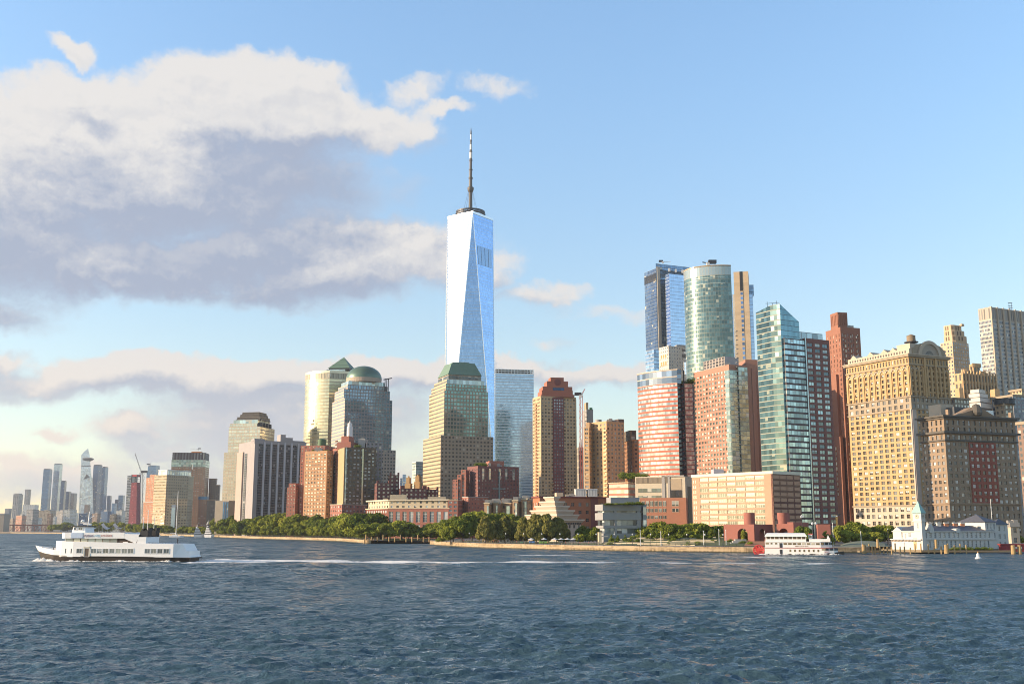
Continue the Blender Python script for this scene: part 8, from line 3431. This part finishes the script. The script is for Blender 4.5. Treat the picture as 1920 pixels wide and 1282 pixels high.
# foam along the hull
M_FOAM = plain('foam', (.82, .80, .76), .8)
b = MB()
rr = random.Random(5)
for side in (-1, 1):
    for k in range(120):
        s = rr.uniform(1.6, 50)
        w = np.interp(s, [q[0] for q in ST], [q[1] for q in ST])
        hgt = (.95 * math.exp(-((s - 5.5) / 4.0) ** 2) + .22 + .35 * max(0, sin(s * .42 + 1)) ** 3) * rr.uniform(.5, 1.1)
        t = side * (w * .93 + rr.uniform(.1, 1.2))
        L_, Wd = rr.uniform(.8, 2.2), rr.uniform(.4, 1.1)
        n = 7
        P = [(s + L_ * cos(2 * pi * i / n) * rr.uniform(.7, 1.2), t + Wd * sin(2 * pi * i / n) * rr.uniform(.7, 1.2), -.15) for i in range(n)]
        for i in range(n):
            b.face([P[i], P[(i + 1) % n], (s, t, hgt)])
fo = b.build('bow_foam', M_FOAM)
fo.location = f.location
fo.rotation_euler = f.rotation_euler
tag(fo, 'white churned foam along the ferry waterline', 'foam', None, 'stuff')

# ------------------------------------------------------------------ the white paddle boat
D = 426
xs0 = K(1433.6, 1036) * D
sc = .0162
pb_ = empty('paddle_boat', 'white three deck paddle boat with canopy roof and red stern wheel', 'boat', (xs0, D, 0))
pb_.rotation_euler = (0, 0, radians(-15))
pb_.scale = (1.03, 1, 1)
ORG[pb_] = Vector((0, 0, 0))
S_ = lambda zx: (zx - 110) * sc
H_ = lambda zy: (625 - zy) * sc
M_PB = plain('boat_white', (.98, .95, .90), .5, var=.1)
PPB = panes('boat_pane', (.16, .12, .07), (.34, .28, .18), (.5, .45, .35), .2, (.78, .74, .66), 0, 0, .2)
hs = [(-.8, 3.6, .35), (4, 3.9, .3), (18, 3.9, .35), (23, 3.5, .6), (27, 2.0, 1.0), (29.0, .1, 1.35)]
b = MB()
for (s0, w0, h0), (s1, w1, h1) in zip(hs, hs[1:]):
    for sg in (-1, 1):
        q = [(s0, sg * w0 * .85, -1.2), (s1, sg * w1 * .8, -1.2), (s1, sg * w1, h1), (s0, sg * w0, h0)]
        b.face(q if sg < 0 else q[::-1])
    b.face([(s0, -w0, h0), (s1, -w1, h1), (s1, w1, h1), (s0, w0, h0)])
s, w, h = hs[0]
b.face([(s, w, -1.2), (s, -w, -1.2), (s, -w, h), (s, w, h)])
b.build('hull', M_BOOT, pb_)


def deck(s0, s1, z0, z1, w, nose=3.0, name='deck_house', m=M_PB):
    q = [(s0, -w), (s1 - nose, -w), (s1 - nose * .3, -w * .72), (s1, -w * .25), (s1, w * .25), (s1 - nose * .3, w * .72), (s1 - nose, w), (s0, w)]
    b = MB()
    b.prism(q, z0, z1)
    return b.build(name, m, pb_), q


deck(.2, S_(1765), .3, H_(470), 3.75, 5)
deck(.35, S_(1640), H_(470), H_(325), 3.7, 4.2)
o, q = deck(.1, S_(1740), H_(470) - .06, H_(470) + .12, 3.9, 4.6, 'deck_edge', plain('red_trim', (.60, .10, .08), .6))
deck(.2, S_(1640), H_(325) - .05, H_(325) + .1, 3.85, 4.4, 'deck_edge')
b = MB()
b.prism([(.6, -3.5), (S_(1065), -3.5), (S_(1065), 3.5), (.6, 3.5)], H_(325), H_(262))
b.build('top_bulwark', M_PB, pb_)
b = MB()
for k in range(10):
    s = .7 + k * 1.62
    for t in (-3.5, 3.4):
        b.box(s, s + .22, t, t + .1, H_(262), H_(200))
b.build('canopy_post', M_PB, pb_)
b = MB()
b.prism([(1.0, -3.0), (S_(1040), -3.0), (S_(1040), 3.0), (1.0, 3.0)], H_(262), H_(205))
b.build('top_saloon', plain('saloon_brown', (.20, .13, .07), .7), pb_)
b = MB()
n = 10
s0, s1 = .3, S_(1090)
for i in range(n):
    t0, t1 = pi * i / n, pi * (i + 1) / n
    P = lambda t, s, k=0: (s + (k * .9 * sin(t) if k else 0), -3.8 * cos(t), H_(205) + 1.45 * sin(t) ** .8)
    b.face([P(t0, s0, 1), P(t0, s1, -1), P(t1, s1, -1), P(t1, s0, 1)])
b.face([P(pi * i / n, s0, 1) for i in range(n + 1)])
b.face([P(pi * i / n, s1, -1) for i in range(n, -1, -1)])
b.build('canopy', M_PB, pb_)
b = MB()
b.box(S_(1130), S_(1600), -3.4, 3.4, H_(325), H_(258))
b.build('fore_bulwark', M_PB, pb_)
b = MB()
b.box(S_(1120), S_(1205), -1.6, 1.2, H_(258), H_(150))
ph = b.build('pilot_house', M_PB, pb_)
b = MB()
b.box(S_(1110), S_(1220), -1.8, 1.4, H_(150), H_(132))
b.build('pilot_roof', bpy.data.materials['red_trim'], ph)
b = MB()
b.box(S_(1130), S_(1195), -1.65, -1.5, H_(225), H_(170))
b.build('pilot_window', PPB, ph)
b = MB()
b.prism([(S_(1530), -1.5), (S_(1600), -1.5), (S_(1600), 1.5), (S_(1530), 1.5)], H_(258), H_(170), top=[(S_(1555), -.1), (S_(1560), -.1), (S_(1560), .1), (S_(1555), .1)])
b.build('bow_tent', M_TENT, pb_)


def pwin(a, c, y0, y1, t, name='window', m=None):
    q = MB()
    q.box(S_(a), S_(c), t, t + .12, H_(y0), H_(y1))
    for i in range(len(q.uv)):
        q.uv[i] = ((.5, .5))
    return q.build(name, m or PPB, pb_)


for k in range(8):
    pwin(552 + k * 104, 632 + k * 104, 395, 350, -3.76)
for a, c in ((148, 225), (262, 300), (362, 410)):
    pwin(a, c, 385, 345, -3.76)
for k in range(7):
    pwin(680 + k * 104, 720 + k * 104, 560, 505, -3.8)
for y0, y1 in ((462, 352), (615, 505)):
    pwin(462, 522, y0, y1, -3.82, 'door', M_STEEL)
for k, (a, c) in enumerate(((1395, 1450),)):
    pwin(a, c, 392, 335, -3.76)
pwin(1400, 1485, 520, 465, -3.82)
# dark glazing round the bow, following the curved plan
for z0, z1, s1_, w_, nose in ((H_(522), H_(468), S_(1765), 3.75, 5), (H_(395), H_(335), S_(1640), 3.7, 4.2)):
    for (a, c) in (((s1_ - nose, -w_), (s1_ - nose * .3, -w_ * .72)), ((s1_ - nose * .3, -w_ * .72), (s1_, -w_ * .25))):
        for u0, u1 in ((.06, .46), (.54, .94)):
            b = MB()
            bx(b, a, c, u0, u1, -.06, .05, z0, z1)
            b.build('bow_window', M_STEEL, pb_)
for wd, zx in (('MISS', 850), ('LADY', 958), ('NYC', 1070)):
    font_text(pb_, 'lettering', wd, .72, (S_(zx), -3.78, H_(430)), (pi / 2, 0, 0), plain('gold_letters_' + wd, (.48, .34, .18), .6), .015)
font_text(pb_, 'lettering', 'NYC', .8, (S_(1515), -3.84, H_(565)), (pi / 2, 0, 0), bpy.data.materials['red_trim'], .015)
# stern wheel
M_PWR = plain('wheel_red', (.70, .07, .06), .6)
wx, wz, wr = -2.1, 1.5, 2.0
whl = MB()
for t in (-2.6, 2.6):
    n = 16
    whl.tube((wx, t, wz), (wx, 0, wz), .15, n=6)
    for i in range(n):
        a, c = 2 * pi * i / n, 2 * pi * (i + 1) / n
        whl.tube((wx + wr * cos(a), t, wz + wr * sin(a)), (wx + wr * cos(c), t, wz + wr * sin(c)), .17, n=5)
        whl.tube((wx, t, wz), (wx + wr * cos(a), t, wz + wr * sin(a)), .13, n=5)
wo_ = whl.build('stern_wheel', M_PWR, pb_)
for i in range(12):
    a = 2 * pi * i / 12
    b = MB()
    d = Vector((cos(a), 0, sin(a)))
    u = Vector((-sin(a), 0, cos(a))) * .06
    c0 = Vector((wx, 0, wz))
    P = []
    for rr_ in (wr * .50, wr * 1.04):
        for sg in (-1, 1):
            P.append(c0 + d * rr_ + u * sg)
    lo = [Vector((v.x, -2.55, v.z)) for v in P]
    hi = [Vector((v.x, 2.55, v.z)) for v in P]
    for i0, i1 in ((0, 2), (2, 3), (3, 1), (1, 0)):
        b.face([lo[i0], lo[i1], hi[i1], hi[i0]])
    b.face([lo[0], lo[1], lo[3], lo[2]])
    b.face([hi[0], hi[2], hi[3], hi[1]])
    b.build('paddle', M_PWR, wo_)
b = MB()
for t in (-2.9, 2.8):
    b.box(-2.3, .3, t, t + .1, 1.35, 1.75)
b.build('wheel_arm', M_PWR, pb_)
b = MB()
b.tube((.9, -2, H_(325)), (.3, -2, H_(60)), .06, n=5)
b.build('flagstaff', M_PB, pb_)
b = MB()
for k in range(60):
    s = rr.uniform(-3, 28.6)
    t = -np.interp(s, [q[0] for q in hs], [q[1] for q in hs]) * .95 - rr.uniform(.1, 1.0)
    L_, Wd, hgt = rr.uniform(.6, 1.8), rr.uniform(.3, .7), rr.uniform(.1, .45)
    n = 6
    P = [(s + L_ * cos(2 * pi * i / n), t + Wd * sin(2 * pi * i / n), -.15) for i in range(n)]
    for i in range(n):
        b.face([P[i], P[(i + 1) % n], (s, t, hgt)])
fo = b.build('hull_foam', M_FOAM)
fo.location = pb_.location
fo.rotation_euler = pb_.rotation_euler
tag(fo, 'pale foam along the paddle boat waterline', 'foam', None, 'stuff')

# ------------------------------------------------------------------ yachts in the basin behind the ferry
def yacht(X0, X1, D, decks, lb, rot):
    w = (K(X1, 1005) - K(X0, 1005)) * D
    x0 = K(X0, 1005) * D
    r = empty('motor_yacht', lb, 'yacht', (x0, D, 0))
    r.rotation_euler = (0, 0, rot)
    ORG[r] = Vector((0, 0, 0))
    b = MB()
    hw_ = w * .16
    low = [(w * .06, -hw_ * .8), (w * .7, -hw_ * .8), (w * .9, 0), (w * .7, hw_ * .8), (w * .06, hw_ * .8)]
    hi = [(0, -hw_), (w * .75, -hw_), (w, 0), (w * .75, hw_), (0, hw_)]
    b.prism(low, -.6, 3.2, top=hi)
    b.build('hull', M_FW, r)
    z = 3.2
    for k in range(decks):
        a, c = w * (.08 + .05 * k), w * (.66 - .11 * k)
        b = MB()
        b.prism([(a, -hw_ * .85), (c, -hw_ * .8), (c + w * .05, 0), (c, hw_ * .8), (a, hw_ * .85)], z, z + 1.1)
        b.build('window_band', M_STEEL, r)
        b = MB()
        b.prism([(a - .5, -hw_ * .9), (c, -hw_ * .85), (c + w * .04, 0), (c, hw_ * .85), (a - .5, hw_ * .9)], z + 1.1, z + 2.5, top=[(a, -hw_ * .8), (c - w * .05, -hw_ * .75), (c - w * .02, 0), (c - w * .05, hw_ * .75), (a, hw_ * .8)])
        b.build('deck', M_FW, r)
        z += 2.4
    b = MB()
    b.tube((w * .3, 0, z), (w * .28, 0, z + 4), .25, .1, 6)
    b.lathe(w * .25, 0, [(.1, z), (.9, z + .6), (.9, z + 1.2), (.1, z + 1.8)], 10)
    b.build('mast', M_FW, r)


yacht(363, 383, 1235, 3, 'small white motor yacht moored left of the larger one, by the green trees', radians(10))
yacht(384, 404, 1215, 5, 'larger white motor yacht with stacked decks moored at the end of the trees', radians(-12))
for X, yt, D, lb in ((330, 920, 1240, 'sailing yacht with a tall white mast in front of the tan office block'), (276, 955, 1330, 'sailing yacht with a thin mast behind the ferry funnels'), (288, 968, 1420, 'sailing yacht with a short thin mast behind the ferry funnels')):
    x = K(X, 1000) * D
    r = empty('sailing_yacht', lb, 'sailing boat', (x, D, 0))
    b = MB()
    b.prism([(x - 7, D - 1.6), (x + 5, D - 1.6), (x + 9, D), (x + 5, D + 1.6), (x - 7, D + 1.6)], -.4, 2.0)
    b.build('hull', M_FW, r)
    b = MB()
    b.prism([(x - 4, D - 1.2), (x + 2, D - 1.2), (x + 2, D + 1.2), (x - 4, D + 1.2)], 2.0, 3.0)
    b.build('cabin', M_FW, r)
    b = MB()
    b.tube((x, D, 2.0), (x, D, Z(yt, D)), .5, .28, 8)
    b.build('mast', M_FW, r)
    b = MB()
    b.tube((x, D, 4.5), (x - 7, D, 4.8), .3, .25, 6)
    b.build('boom', M_FW, r)
# ------------------------------------------------------------------ the air
HAZE_D = 0.000048
b = MB()
b.prism([(-7900, -1000), (7900, -1000), (7900, 7900), (-7900, 7900)], -3.6, 640)
hz = b.build('haze', [])
m = bpy.data.materials.new('haze_air')
m.use_nodes = True
m.node_tree.nodes.clear()
q = G(m.node_tree)
vp = q.n('ShaderNodeVolumePrincipled')
vp.inputs['Color'].default_value = (.80, .86, .95, 1)
vp.inputs['Density'].default_value = HAZE_D
vp.inputs['Anisotropy'].default_value = .3
o = q.n('ShaderNodeOutputMaterial')
q.t.links.new(vp.outputs[0], o.inputs['Volume'])
hz.data.materials.append(m)
tag(hz, 'thin pale summer haze over the harbour', None, None, 'stuff')
print('windows', WIN_N[0], 'trees', NT[0], 'objects', len(bpy.data.objects))
